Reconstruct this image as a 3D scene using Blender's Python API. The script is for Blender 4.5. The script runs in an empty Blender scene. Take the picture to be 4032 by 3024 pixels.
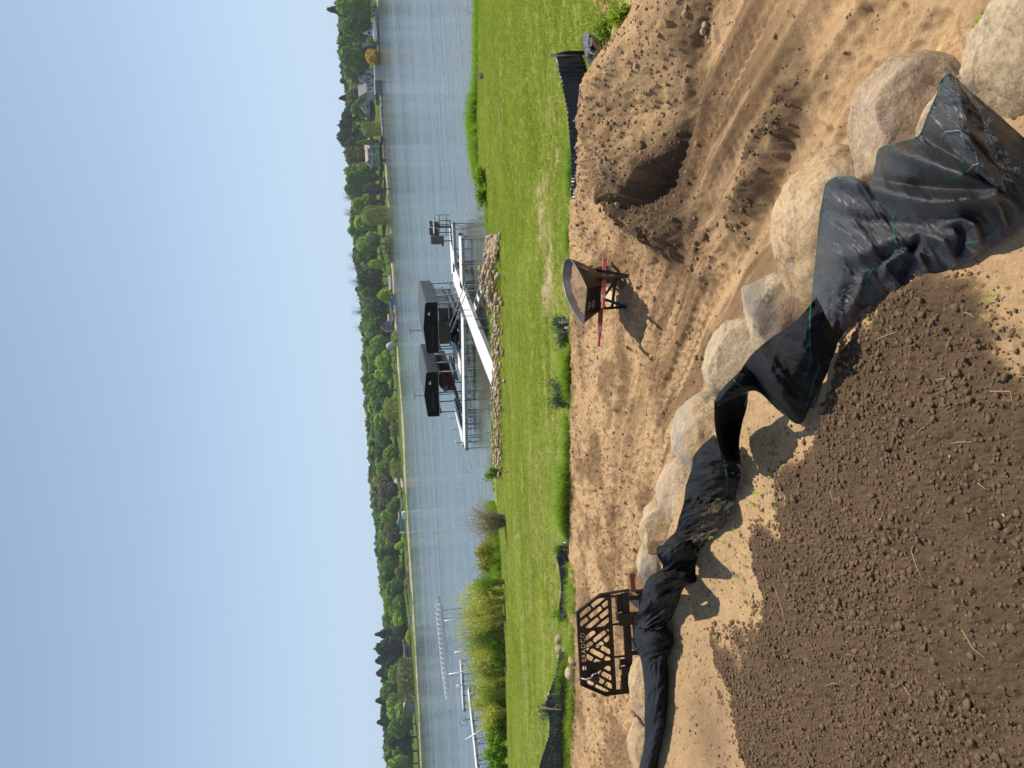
import bpy, bmesh, math, random
import numpy as np
from mathutils import Vector, Matrix, Euler

SC = bpy.context.scene
# ------------------------------------------------------------------ camera, sky, sun, exposure
FPX = 3030.0; CAMZ = 5.0
PITCH = math.radians(9.3); ROLL = math.radians(3.27)
fw = np.array([0, math.cos(PITCH), -math.sin(PITCH)]); rt = np.array([1.0, 0, 0]); up0 = np.cross(rt, fw)
cR = rt*math.cos(ROLL) - up0*math.sin(ROLL)      # scene-right as seen in the (sideways held) picture
cU = rt*math.sin(ROLL) + up0*math.cos(ROLL)
cam_d = bpy.data.cameras.new('camera'); cam = bpy.data.objects.new('camera', cam_d); SC.collection.objects.link(cam)
M = Matrix((tuple(-cU), tuple(cR), tuple(-fw))).transposed().to_4x4()   # the phone was held on its side
M.translation = Vector((0, 0, CAMZ)); cam.matrix_world = M
cam_d.sensor_width = 36; cam_d.lens = FPX/4032*36; cam_d.clip_start = 0.05; cam_d.clip_end = 6000
SC.camera = cam
SUN_AZ = math.radians(60); SUN_EL = math.radians(60)    # azimuth clockwise from +Y
W = bpy.data.worlds.new('World'); SC.world = W; W.use_nodes = True
nt = W.node_tree; nt.nodes.clear()
sky = nt.nodes.new('ShaderNodeTexSky'); sky.sky_type = 'NISHITA'; sky.sun_disc = False
sky.sun_elevation = SUN_EL; sky.sun_rotation = SUN_AZ; sky.air_density = 1.0; sky.dust_density = 1.0; sky.ozone_density = 3.0
bgn = nt.nodes.new('ShaderNodeBackground'); bgn.inputs[1].default_value = 0.096
wo = nt.nodes.new('ShaderNodeOutputWorld'); # pale summer haze that whitens the sky towards the horizon
_tc = nt.nodes.new('ShaderNodeTexCoord'); _sx = nt.nodes.new('ShaderNodeSeparateXYZ'); nt.links.new(_tc.outputs['Generated'], _sx.inputs[0])
_cr = nt.nodes.new('ShaderNodeValToRGB'); nt.links.new(_sx.outputs['Z'], _cr.inputs[0]); _e = _cr.color_ramp.elements
_e[0].position = 0.0; _e[0].color = (.9, .9, .9, 1); _e[1].position = .75; _e[1].color = (.06, .06, .06, 1); _m = _e.new(.28); _m.color = (.48, .48, .48, 1)
_mx = nt.nodes.new('ShaderNodeMix'); _mx.data_type = 'RGBA'; nt.links.new(_cr.outputs[0], _mx.inputs[0]); nt.links.new(sky.outputs[0], _mx.inputs[6]); _mx.inputs[7].default_value = (5.5, 7.3, 9.5, 1)
nt.links.new(_mx.outputs[2], bgn.inputs[0]); nt.links.new(bgn.outputs[0], wo.inputs[0])
sl = bpy.data.lights.new('sun', 'SUN'); sl.energy = 4.8; sl.angle = math.radians(0.5); sl.color = (1.0, 0.92, 0.78)
so = bpy.data.objects.new('sun', sl); SC.collection.objects.link(so)
sd = Vector((math.sin(SUN_AZ)*math.cos(SUN_EL), math.cos(SUN_AZ)*math.cos(SUN_EL), math.sin(SUN_EL)))
so.rotation_euler = sd.to_track_quat('Z', 'Y').to_euler(); so.location = (20, 20, 60)
SC.view_settings.view_transform = 'Standard'; SC.view_settings.look = 'None'
SC.view_settings.exposure = 0.12; SC.view_settings.gamma = 1.0; SC.view_settings.use_curve_mapping = False
SC.cycles.max_bounces = 6; SC.cycles.diffuse_bounces = 3; SC.cycles.glossy_bounces = 3; SC.cycles.transparent_max_bounces = 8
SC.cycles.transmission_bounces = 3; SC.cycles.caustics_reflective = False; SC.cycles.caustics_refractive = False
SC.cycles.use_denoising = True

HAZE_D = 0.00022
rnd = random.Random(7); nr = np.random.default_rng(11)

# ------------------------------------------------------------------ helpers
def ray(px, py):
    d = fw*FPX + cR*(3024-py-1512) - cU*(px-2016)
    return d/np.linalg.norm(d)
def at(px, py, z):                      # where the sight line through a photo pixel meets height z
    d = ray(px, py); t = (z-CAMZ)/d[2]; return np.array([d[0]*t, d[1]*t, z])
def fp(px, py, Y):                      # ... or the depth Y
    d = ray(px, py); t = Y/d[1]; return np.array([d[0]*t, Y, CAMZ+d[2]*t])

def tag(o, label=None, cat=None, group=None, kind=None):
    if label: o['label'] = label
    if cat: o['category'] = cat
    if group: o['group'] = group
    if kind: o['kind'] = kind
    return o
def link(name, me, parent=None, mats=None):
    o = bpy.data.objects.new(name, me); SC.collection.objects.link(o)
    if mats:
        for m in (mats if isinstance(mats, (list, tuple)) else [mats]): me.materials.append(m)
    if parent is not None: o.parent = parent
    return o
def empty(name, loc=(0, 0, 0), rz=0.0, label=None, cat=None, group=None):
    o = bpy.data.objects.new(name, None); SC.collection.objects.link(o)
    o.location = loc; o.rotation_euler = (0, 0, rz); o.empty_display_size = 0.1
    return tag(o, label, cat, group)
def copy_tree(o, parent=None):
    kids = list(o.children)
    c = o.copy(); SC.collection.objects.link(c); c.parent = parent
    for ch in kids: copy_tree(ch, c)
    return c
def meshnp(name, V, Q=None, T=None, smooth=False, mi=None):
    me = bpy.data.meshes.new(name); V = np.asarray(V, dtype=np.float32)
    nq = 0 if Q is None else len(Q); ntr = 0 if T is None else len(T)
    me.vertices.add(len(V)); me.vertices.foreach_set('co', V.ravel())
    idx = []; 
    if nq: idx.append(np.asarray(Q, dtype=np.int32).ravel())
    if ntr: idx.append(np.asarray(T, dtype=np.int32).ravel())
    idx = np.concatenate(idx); me.loops.add(len(idx)); me.loops.foreach_set('vertex_index', idx)
    me.polygons.add(nq+ntr)
    st = np.concatenate([np.arange(nq)*4, nq*4+np.arange(ntr)*3]).astype(np.int32)
    me.polygons.foreach_set('loop_start', st)
    if smooth: me.polygons.foreach_set('use_smooth', np.ones(nq+ntr, dtype=bool))
    if mi is not None: me.polygons.foreach_set('material_index', np.asarray(mi, dtype=np.int32))
    me.update(calc_edges=True); return me

class MB:
    """collects shapes for one mesh"""
    def __init__(s): s.V = []; s.F = []
    def add(s, V, F):
        b = len(s.V); s.V += [tuple(map(float, v)) for v in V]; s.F += [tuple(i+b for i in f) for f in F]; return s
    def box(s, c, d, R=None, taper=None):
        hx, hy, hz = d[0]/2, d[1]/2, d[2]/2
        P = [(-hx,-hy,-hz),(hx,-hy,-hz),(hx,hy,-hz),(-hx,hy,-hz),(-hx,-hy,hz),(hx,-hy,hz),(hx,hy,hz),(-hx,hy,hz)]
        if taper: P = P[:4] + [(p[0]*taper, p[1]*taper, p[2]) for p in P[4:]]
        P = [Vector(p) for p in P]
        if R is not None: P = [R @ p for p in P]
        return s.add([(p.x+c[0], p.y+c[1], p.z+c[2]) for p in P], [(0,3,2,1),(4,5,6,7),(0,1,5,4),(1,2,6,5),(2,3,7,6),(3,0,4,7)])
    def bar(s, a, b, w, h=None, upv=(0, 0, 1)):
        h = h or w; a = Vector(a); b = Vector(b); d = b-a; L = d.length; d.normalize()
        u = Vector(upv); 
        if abs(d.dot(u)) > 0.98: u = Vector((1, 0, 0))
        x = d.cross(u).normalized(); y = x.cross(d).normalized()
        R = Matrix((x, d, y)).transposed(); m = (a+b)/2
        return s.box(m, (w, L, h), R)
    def tube(s, pts, r, n=8, caps=True):
        pts = [Vector(p) for p in pts]; rs = r if isinstance(r, (list, tuple)) else [r]*len(pts)
        V = []; F = []; prev = None
        for i, p in enumerate(pts):
            t = (pts[min(i+1, len(pts)-1)]-pts[max(i-1, 0)]).normalized()
            if prev is None: x = t.orthogonal().normalized()
            else: x = (prev - t*prev.dot(t)); x = x.normalized() if x.length > 1e-6 else t.orthogonal().normalized()
            prev = x; y = t.cross(x)
            for k in range(n):
                a = 2*math.pi*k/n; V.append(p + (x*math.cos(a)+y*math.sin(a))*rs[i])
        for i in range(len(pts)-1):
            for k in range(n):
                F.append((i*n+k, i*n+(k+1) % n, (i+1)*n+(k+1) % n, (i+1)*n+k))
        if caps: F.append(tuple(range(n))[::-1]); F.append(tuple((len(pts)-1)*n+k for k in range(n)))
        return s.add(V, F)
    def poly(s, pts, ext):   # polygon extruded by vector ext
        n = len(pts); e = Vector(ext); A = [Vector(p) for p in pts]; B = [p+e for p in A]
        F = [tuple(range(n))[::-1], tuple(range(n, 2*n))] + [(i, (i+1) % n, n+(i+1) % n, n+i) for i in range(n)]
        return s.add(A+B, F)
    def build(s, name, mat=None, parent=None, smooth=False, bevel=0.0, loc=None, fix=True):
        me = bpy.data.meshes.new(name); me.from_pydata(s.V, [], s.F); 
        if fix:
            bm = bmesh.new(); bm.from_mesh(me); bmesh.ops.recalc_face_normals(bm, faces=bm.faces); bm.to_mesh(me); bm.free()
        if smooth: me.polygons.foreach_set('use_smooth', np.ones(len(me.polygons), dtype=bool))
        me.update(); o = link(name, me, parent, mat)
        if loc is not None: o.location = loc
        if bevel:
            b = o.modifiers.new('bevel', 'BEVEL'); b.width = bevel; b.segments = 2; b.limit_method = 'ANGLE'
        return o

# ---- noise (numpy)
def _h(ix, iy, iz, s):
    n = (ix*374761393 + iy*668265263 + iz*2147483647*3 + s*974634777) & 0xffffffff
    n = ((n ^ (n >> 13))*1274126177) & 0xffffffff
    return ((n ^ (n >> 16)) & 0xffff)/65535.0
def vnoise(x, y, z=None, s=0):
    x = np.asarray(x, float); y = np.asarray(y, float)
    ix = np.floor(x).astype(np.int64); iy = np.floor(y).astype(np.int64); fx = x-ix; fy = y-iy
    fx = fx*fx*fx*(fx*(fx*6-15)+10); fy = fy*fy*fy*(fy*(fy*6-15)+10)
    def pl(iz):
        a = _h(ix, iy, iz, s); b = _h(ix+1, iy, iz, s); c = _h(ix, iy+1, iz, s); d = _h(ix+1, iy+1, iz, s)
        return (a*(1-fx)+b*fx)*(1-fy) + (c*(1-fx)+d*fx)*fy
    if z is None: return pl(0)*2-1
    z = np.asarray(z, float); iz = np.floor(z).astype(np.int64); fz = z-iz; fz = fz*fz*(3-2*fz)
    return (pl(iz)*(1-fz)+pl(iz+1)*fz)*2-1
def fbm(x, y, z=None, o=4, s=0, g=0.5, lac=2.03):
    a = 1.0; t = 0; n = 0
    for i in range(o):
        t = t + a*vnoise(x, y, z, s+i*17); n += a; a *= g
        c, sn = 0.8, 0.6
        x, y = (x*c-y*sn)*lac+3.1, (x*sn+y*c)*lac+1.7
        if z is not None: z = z*lac+5.3
    return t/n
def ridged(x, y, o=3, s=0):
    a = 1.0; t = 0; n = 0
    for i in range(o):
        t = t + a*(1-np.abs(vnoise(x, y, None, s+i*13))*2); n += a; a *= .5; x, y = (x*.8-y*.6)*2.1+2, (x*.6+y*.8)*2.1+4
    return t/n
def bumps(x, y, s=0, dens=1.0, rmin=.12, rmax=.5):
    """lumps: one dome per cell, height 0..1"""
    ix = np.floor(x).astype(np.int64); iy = np.floor(y).astype(np.int64); out = np.zeros_like(x)
    for dx in (-1, 0, 1):
        for dy in (-1, 0, 1):
            cx = ix+dx; cy = iy+dy
            px = cx+_h(cx, cy, 0, s+1); py = cy+_h(cx, cy, 0, s+2); r = rmin+(rmax-rmin)*_h(cx, cy, 0, s+3)**2
            on = _h(cx, cy, 0, s+4) < dens
            q = 1-((x-px)**2+(y-py)**2)/(r*r)
            out = np.maximum(out, np.where(on & (q > 0), np.sqrt(np.maximum(q, 0))*r, 0))
    return out
def sstep(a, b, x):
    t = np.clip((x-a)/(b-a), 0, 1); return t*t*(3-2*t)
def seg_dist(x, y, P, signed=False):
    """distance to polyline, arclength; signed: positive on the left of the travel direction"""
    best = np.full(np.shape(x), 1e9); arc = np.zeros(np.shape(x)); sg = np.ones(np.shape(x)); L0 = 0
    for i in range(len(P)-1):
        ax, ay = P[i]; bx, by = P[i+1]; dx, dy = bx-ax, by-ay; L = math.hypot(dx, dy)
        t = np.clip(((x-ax)*dx+(y-ay)*dy)/(L*L), 0, 1)
        d = np.hypot(x-(ax+t*dx), y-(ay+t*dy)); m = d < best
        best = np.where(m, d, best); arc = np.where(m, L0+t*L, arc)
        if signed: sg = np.where(m, np.sign(dx*(y-ay)-dy*(x-ax)), sg)
        L0 += L
    return (best*sg if signed else best), arc
def inpoly(x, y, P):
    c = np.zeros(np.shape(x), bool); n = len(P)
    for i in range(n):
        x1, y1 = P[i]; x2, y2 = P[(i+1) % n]
        if y1 == y2: continue
        c ^= ((y1 > y) != (y2 > y)) & (x < (x2-x1)*(y-y1)/(y2-y1)+x1)
    return c
def polysd(x, y, P):   # signed distance, positive inside
    d, _ = seg_dist(x, y, list(P)+[P[0]]); return np.where(inpoly(x, y, P), d, -d)

# ---- materials
def mat(name, col=(.5, .5, .5), rough=.7, metal=0.0, spec=.5, build=None):
    m = bpy.data.materials.new(name); m.use_nodes = True; n = m.node_tree
    b = n.nodes['Principled BSDF']; b.inputs['Base Color'].default_value = (*col, 1); b.inputs['Roughness'].default_value = rough
    b.inputs['Metallic'].default_value = metal; b.inputs['Specular IOR Level'].default_value = spec
    if build: build(n, b)
    return m
def N(n, t, **kw):
    x = n.nodes.new(t)
    for k, v in kw.items(): setattr(x, k, v)
    return x
def noise_node(n, scale, detail=4, rough=.55, vec=None, coord='Object', dist=0):
    tx = N(n, 'ShaderNodeTexNoise'); tx.inputs['Scale'].default_value = scale; tx.inputs['Detail'].default_value = detail
    tx.inputs['Roughness'].default_value = rough; tx.inputs['Distortion'].default_value = dist
    if vec is None: tc = N(n, 'ShaderNodeTexCoord'); vec = tc.outputs[coord]
    n.links.new(vec, tx.inputs['Vector']); return tx
def ramp(n, src, stops):
    r = N(n, 'ShaderNodeValToRGB'); n.links.new(src, r.inputs[0]); e = r.color_ramp.elements
    while len(e) < len(stops): e.new(.5)
    for i, (p, c) in enumerate(stops): e[i].position = p; e[i].color = (*c, 1) if len(c) == 3 else c
    return r
def bump(n, b, src, strength=.4, dist=.02, prev=None):
    k = N(n, 'ShaderNodeBump'); k.inputs['Strength'].default_value = strength; k.inputs['Distance'].default_value = dist
    n.links.new(src, k.inputs['Height'])
    if prev is not None: n.links.new(prev, k.inputs['Normal'])
    n.links.new(k.outputs[0], b.inputs['Normal']); return k.outputs[0]
def varied(name, c1, c2, scale=6, rough=.7, metal=0, bs=.3, bd=.01, coord='Object', detail=5, spec=.5, c3=None):
    def f(n, b):
        t = noise_node(n, scale, detail, .6, coord=coord)
        st = [(.3, c1), (.7, c2)] if c3 is None else [(.25, c1), (.5, c2), (.75, c3)]
        r = ramp(n, t.outputs[0], st); n.links.new(r.outputs[0], b.inputs['Base Color'])
        if bs: t2 = noise_node(n, scale*4, 6, .65, coord=coord); bump(n, b, t2.outputs[0], bs, bd)
    return mat(name, c1, rough, metal, spec, f)

# ------------------------------------------------------------------ ground shape
def w2(L, z): return [tuple(at(a, b, z)[:2]) for a, b in L]
CREST = [(1.25, -1.5), (.95, .3), (.78, 1.2)] + w2([(3960,300),(3760,450),(3540,680),(3350,900),(3230,1180),(3010,1400),(2830,1680),(2680,1950),(2620,2150),(2570,2400),(2570,2700),(2560,3000)], 3.40) + [(-3.2, 4.7), (-5, 5.2), (-12, 6.5)]
LAWN_EDGE = [(40, 6.0), (9, 6.6), (5.2, 7.6), (4.3, 8.5)] + w2([(2400,250),(2300,420),(2270,560),(2250,760),(2240,950),(2248,1300),(2240,1700),(2238,2100),(2236,2600),(2225,3000)], 2.02) + [(-12, 17.0), (-40, 26)]
SHORE = [(80, 26), (30, 30)] + w2([(1890,0),(1890,300),(1883,500),(1890,700),(1925,830),(1935,1000),(1945,1200),(1950,1400),(1952,1600),(1948,1800),(1955,1950),(1975,2200),(1985,2500),(1990,3000)], .12) + [(-26, 38), (-80, 44)]
LE = np.array(sorted(LAWN_EDGE)); SH = np.array(sorted(SHORE))
def soil_poly():
    L = [(4032,1480),(3985,1400),(3900,1250),(3800,1165),(3700,1120),(3620,1120),(3560,1150),(3400,1300),(3290,1480),(3215,1640),(3210,1837),(3055,1955),(3062,2080),(2989,2110),(2989,2317),(2952,2494),(2804,2523),(2848,2649),(2863,2781),(2907,2892),(2967,3024)]
    return w2(L, 3.4) + [(-3.4, 3.4), (-3.6, -1), (.4, -1), (.25, 1.0)]
SOIL = soil_poly()
R1 = w2([(3560,-60),(3260,380),(3010,800),(2800,1180),(2650,1520),(2570,1850),(2520,2200)], 2.1)
R2 = w2([(3330,-60),(3010,420),(2840,700),(2700,1010),(2580,1350),(2490,1700),(2450,2100),(2430,2700)], 2.1)
R3 = w2([(3090,-60),(2850,330),(2700,760),(2560,1150),(2460,1500),(2420,1900),(2400,2500)], 2.1)
R4 = w2([(2790,-60),(2740,420),(2640,800),(2520,1180)], 2.1)
LUG1 = w2([(3450,-60),(3180,360),(2960,730),(2760,1150),(2620,1500),(2540,1850)], 2.1)
LUG2 = w2([(2940,-60),(2700,500),(2600,900),(2500,1300),(2430,1700)], 2.1)
LUG3 = w2([(3640,-60),(3360,330),(3130,700)], 2.1)
FEET = w2([(3720,95),(3680,90),(3630,150),(3600,215),(3560,262),(3488,345),(3410,445),(3345,520),(3310,570),(3270,530),(3450,290),(3370,330),(3300,420),(3480,150),(3540,60),(3230,600),(3350,460),(3390,270),(3180,640),(3240,400),(3500,480),(3420,60),(3120,720)], 2.1)
RIDGE = [tuple(p[:2]) for p in (fp(2440,660,7.45), fp(2285,470,8.0), fp(2330,330,7.6), fp(2470,100,6.92), fp(2560,0,6.6))] + [(4.4, 6.0), (6.5, 5.8)]
_arc = np.concatenate([[0], np.cumsum([math.dist(RIDGE[i], RIDGE[i+1]) for i in range(len(RIDGE)-1)])])
RPTS = [((float(np.interp(a, _arc, [p[0] for p in RIDGE])), float(np.interp(a, _arc, [p[1] for p in RIDGE]))), float(np.interp(a, [0, .75, 1.25, 1.95, 2.45, 4, 6], [.50, .72, .70, .44, .32, .28, .3]))) for a in np.linspace(0, _arc[-1], 34)]
CUT = w2([(2500,800),(2600,745),(2668,640),(2708,520),(2752,395),(2900,430),(2800,840),(2560,900)], 2.1)
WIND = w2([(3120,345),(3080,470),(3020,600),(2980,720),(2930,850)], 2.1)
SPILL = w2([(2440,760),(2520,810),(2600,860),(2660,900)], 2.1)
SPOILS = [w2([(2300,600),(2290,800),(2300,900)], 2.1), w2([(2700,880),(2800,1000)], 2.1)]

def Hbase(x, y):
    x = np.asarray(x, float); y = np.asarray(y, float)
    d, _ = seg_dist(x, y, CREST, True); d = -d      # positive beyond the wall
    t = sstep(.0, .36, d)
    ye = np.interp(x, LE[:, 0], LE[:, 1]); ye = np.clip(ye, 9.5, 30); ys = np.interp(x, SH[:, 0], SH[:, 1])
    track = 2.1 - .1*sstep(9, 13, y)
    q = np.clip((y-ye)/(ys-ye), 0, 1)
    far = np.where(y > ye, 2.0-1.75*q**0.9, track)
    far = np.where(y > ys, .25-(y-ys)*.32, far); far = np.maximum(far, -1.6)
    return np.where(d < 1.0, 3.4*(1-t)+far*t, far), d, ye, ys
def G(px, py):                       # sight line through a pixel down to the ground
    d = ray(px, py); lo, hi = .5, 400.
    ts = np.geomspace(1.2, 300, 4000); P = d[None]*ts[:, None]; z = CAMZ+P[:, 2]
    h = Hfull(P[:, 0], P[:, 1])[0]; k = np.argmax(z < h); return np.array([P[k, 0], P[k, 1], h[k]])
def ground_z(x, y): return float(Hfull(np.array([x]), np.array([y]))[0][0])
def Hfull(x, y, fine=False):
    """height, and where asked the colours too"""
    x = np.asarray(x, float); y = np.asarray(y, float)
    z, dw, ye, ys = Hbase(x, y)
    tr = (dw > .2) & (y < ye+.3)
    trk = sstep(.2, .6, dw)*(1-sstep(-.2, .3, y-ye)*(x < 3.6))
    # big loose heap on the right with its dug face
    wob = fbm(x*2.2, y*2.2, o=4, s=3)*.09 + fbm(x*5, y*5, o=3, s=2)*.03; heap = np.full(np.shape(x), -9.)
    for (rx_, ry_), hr in RPTS: heap = np.maximum(heap, hr+.10-np.sqrt(((x-rx_)**2+(y-ry_)**2)*.5+.012))
    heap = np.maximum(0, heap+wob)
    heap = heap*(1-.0)
    if True:
        sdc = polysd(x+fbm(x*5, y*5, o=2, s=5)*.05, y+fbm(x*5, y*5, o=2, s=6)*.05, CUT)
        heap = heap*(1-sstep(-.02, .13, sdc)*.93)
    heap = heap*(dw > .3)
    dk = np.zeros_like(z)
    def lump(P, w, h, s, k=1.0):
        d, _ = seg_dist(x, y, P); n = fbm(x*7, y*7, o=3, s=s)*.35
        return np.maximum(0, 1-(d/w)**2+n*(d < w*1.3))*h*(d < w*1.4)
    wd = lump(WIND, .24, .13, 21); sp = lump(SPILL, .36, .17, 22)
    sq = sum(lump(P, .35, .08, 30+i) for i, P in enumerate(SPOILS))
    add = heap + wd + sp + sq
    # ruts
    rut = 0
    for i, P in enumerate((R1, R2, R3, R4)):
        d, a = seg_dist(x+fbm(x*.8, y*.8, o=2, s=40)*.06, y, P); w = .13
        k = np.exp(-(d/w)**2); edge = np.exp(-((d-w*1.6)/.05)**2)
        tread = np.sin(a*2*math.pi/.11 + np.abs(d)*26)*.5
        rut = rut - k*(.040+.020*tread) + edge*.026
    for i, P in enumerate((R2, R3)):
        d, a = seg_dist(x, y, [(p[0]+.34, p[1]+.30) for p in P]); w = .1
        rut = rut - np.exp(-(d/w)**2)*(.016+.006*np.sin(a*2*math.pi/.09+d*30))
    z = z + (add + rut*trk*(heap < .05)*(.6+.4*sstep(10, 7.6, y)))
    if not fine: return z, dw, ye, ys
    soil = sstep(-.03, .05, polysd(x+fbm(x*5, y*5, o=4, s=8)*.15, y+fbm(x*5+9, y*5, o=4, s=9)*.15, SOIL))*(dw < 0)
    tyr = sstep(9.0, 7.2, y)*.9+.1; dR, aR = seg_dist(x, y, R2, True); streak = fbm(dR*7, aR*.55, o=4, s=140); streak2 = fbm(dR*20, aR*1.2, o=3, s=141)
    z = z + trk*(heap < .05)*(streak*.020+streak2*.005)*tyr**1.5
    lug = 0
    for P, ww, so in ((R1, .10, 0), (LUG1, .10, 1), (LUG2, .09, 2), (LUG3, .10, 3)):
        d_, a_ = seg_dist(x, y, P, True); ph = a_/.13; cell = np.abs((ph+np.where(d_ > 0, .5, 0)) % 1-.5)*2; lug = np.maximum(lug, np.exp(-((np.abs(d_)-.05)/.032)**4)*sstep(.75, .35, cell)*sstep(-.5, -.1, fbm(a_*.7, so+0*a_, o=2, s=160+so)))
    z = z - lug*.016*trk*(heap < .05)
    # surface relief
    rough = np.clip(.22+.8*fbm(x*.55, y*.55, o=3, s=50)+.9*sstep(7.0, 8.8, y), .05, 1.4)
    rel = fbm(x*1.7, y*1.7, o=3, s=51)*.022 + (ridged(x*16, y*16, 3, 152)-.2)*.009*(.3+rough) + fbm(x*8, y*8, o=4, s=52)*.012*(.4+rough) + (ridged(x*5, y*5, 3, 53)-.2)*.013*rough
    rel = rel + bumps(x*11, y*11, 54, .45)*.04*rough + fbm(x*22, y*22, o=4, s=153)*.012*rough + sstep(7.5, 9.5, y)*(ridged(x*6, y*6, 4, 154)-.25)*.030 + sstep(8, 9.5, y)*bumps(x*5, y*5, 155, .3)*.06 + bumps(x*26, y*26, 57, .5)*.018*(.3+rough)
    hp = np.clip((heap+wd*4+sp*4+sq*3)/.15, 0, 1)
    rel = rel + hp*(fbm(x*9, y*9, o=5, s=60)*.026 + bumps(x*12, y*12, 62, .35)*.045 + bumps(x*24, y*24, 66, .6)*.03)
    tread_all = trk*(1-hp)
    for fx, fy in FEET:
        q = np.exp(-(((x-fx)/.055)**2+((y-fy)/.075)**2)**2); z = z-q*.026+np.exp(-((np.hypot((x-fx)/1, (y-fy)*.8)-.075)/.018)**2)*.006
    terr = 1-sstep(-.1, .25, dw)
    rt_ = fbm(x*3, y*3, o=3, s=70)*.012 + fbm(x*20, y*20, o=3, s=71)*.003
    rs_ = .03 + fbm(x*3, y*3, o=2, s=72)*.018 + bumps(x*34, y*34, 73, .85, .2, .55)*.024 + bumps(x*75, y*75, 75, .8, .2, .5)*.010 + fbm(x*60, y*60, o=2, s=77)*.002
    z = z + trk*rel*np.where(y < ye+.4, 1, 0) + terr*(rt_*(1-soil)+rs_*soil)
    # colours (dry sand / damp sand / dark earth, which also paints the shade of the dug face)
    dry = np.array([.47, .310, .165]); damp = np.array([.225, .138, .072]); dark = np.array([.085, .056, .036]); topc = np.array([.165, .108, .064])
    m1 = sstep(-.25, .45, fbm(x*.9, y*.9, o=4, s=80)+.35*fbm(x*5, y*5, o=3, s=81) - .25 - .0*y) 
    m1 = np.clip(m1*.75 + hp*.12*(1+3*fbm(x*3, y*3, o=3, s=145)) + .95*sstep(-.02, .32, np.where(tyr > .6, streak+.35*streak2, 0)*1.0+(1-tyr)*fbm(x*2.2, y*1.4, o=4, s=171)*.8)*trk*(1-hp), 0, 1)*(1-terr*.85)
    k2 = 0
    for P, w in ((R2, .22), (R3, .25), (R4, .3)):
        d, _ = seg_dist(x, y, P); k2 = np.maximum(k2, np.exp(-(d/w)**2)*sstep(-.35, .3, fbm(x*1.5, y*1.5, o=3, s=90)))
    m1 = np.clip(m1+k2*.6*trk, 0, 1)
    near_sand = sstep(5.6, 4.4, y)*trk; m1 = m1*(1-near_sand*.75)
    dwd, _ = seg_dist(x, y, WIND); dsp, _ = seg_dist(x, y, SPILL); dr4, _ = seg_dist(x, y, R4)
    n3 = fbm(x*6, y*6, o=3, s=91)
    m2 = np.clip(np.exp(-(dwd/.3)**2)*(.9+n3)+np.exp(-(dsp/.45)**2)*(1.15+n3)+sstep(.35,.0,np.abs(sdc))*.55*(.6+n3)+np.exp(-(dr4/.22)**2)*.5*(x>1.2), 0, 1)*trk  # dark earth of windrow, spill and ridge; shade painted along the dug face
    C = dry[None]*(1-m1[:, None]) + damp[None]*m1[:, None]
    C = C*(1-m2[:, None]*.85)+dark[None]*m2[:, None]*.85
    # browner corner of the terrace
    cp = np.array(at(2780, 2900, 3.42)); dc = np.exp(-(((x-cp[0])/.32)**2+((y-cp[1])/.30)**2))*terr; C = C*(1-dc[:, None]*.6)+np.array([.17,.11,.062])[None]*dc[:, None]*.6
    spk = bumps(x*55, y*55, 95, .16, .2, .5)*terr*(1-soil); C = C*(1-np.clip(spk*2, 0, .6)[:, None])
    v = 1+.16*fbm(x*14, y*14, o=4, s=96)
    C = C*v[:, None]
    C = C*(1-soil[:, None])+topc[None]*(1+.25*fbm(x*9, y*9, o=3, s=97))[:, None]*soil[:, None]
    return z, dw, ye, ys, C, soil, terr, hp
# ------------------------------------------------------------------ build the ground sheet
def ground_mat(name, fine, bs):
    def f(n, b):
        a = N(n, 'ShaderNodeVertexColor'); a.layer_name = 'col'
        t = noise_node(n, fine, 6, .7); mr = ramp(n, t.outputs[0], [(.25, (.72, .72, .72)), (.75, (1.22, 1.22, 1.22))])
        mx = N(n, 'ShaderNodeMix', data_type='RGBA', blend_type='MULTIPLY'); mx.inputs[0].default_value = 1
        n.links.new(a.outputs[0], mx.inputs[6]); n.links.new(mr.outputs[0], mx.inputs[7]); n.links.new(mx.outputs[2], b.inputs['Base Color'])
        t2 = noise_node(n, fine*.6, 8, .75); n1 = bump(n, b, t2.outputs[0], bs, .012)
        t3 = noise_node(n, fine*3, 3, .7); n2 = bump(n, b, t3.outputs[0], bs*.6, .003, n1)
        t4 = noise_node(n, fine*.17, 7, .75); bump(n, b, t4.outputs[0], bs, .05, n2)
    return mat(name, (.4, .3, .2), .95, 0, .15, f)
M_sand = ground_mat('sand', 60, .55); M_soil = ground_mat('topsoil', 90, .8)
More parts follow.
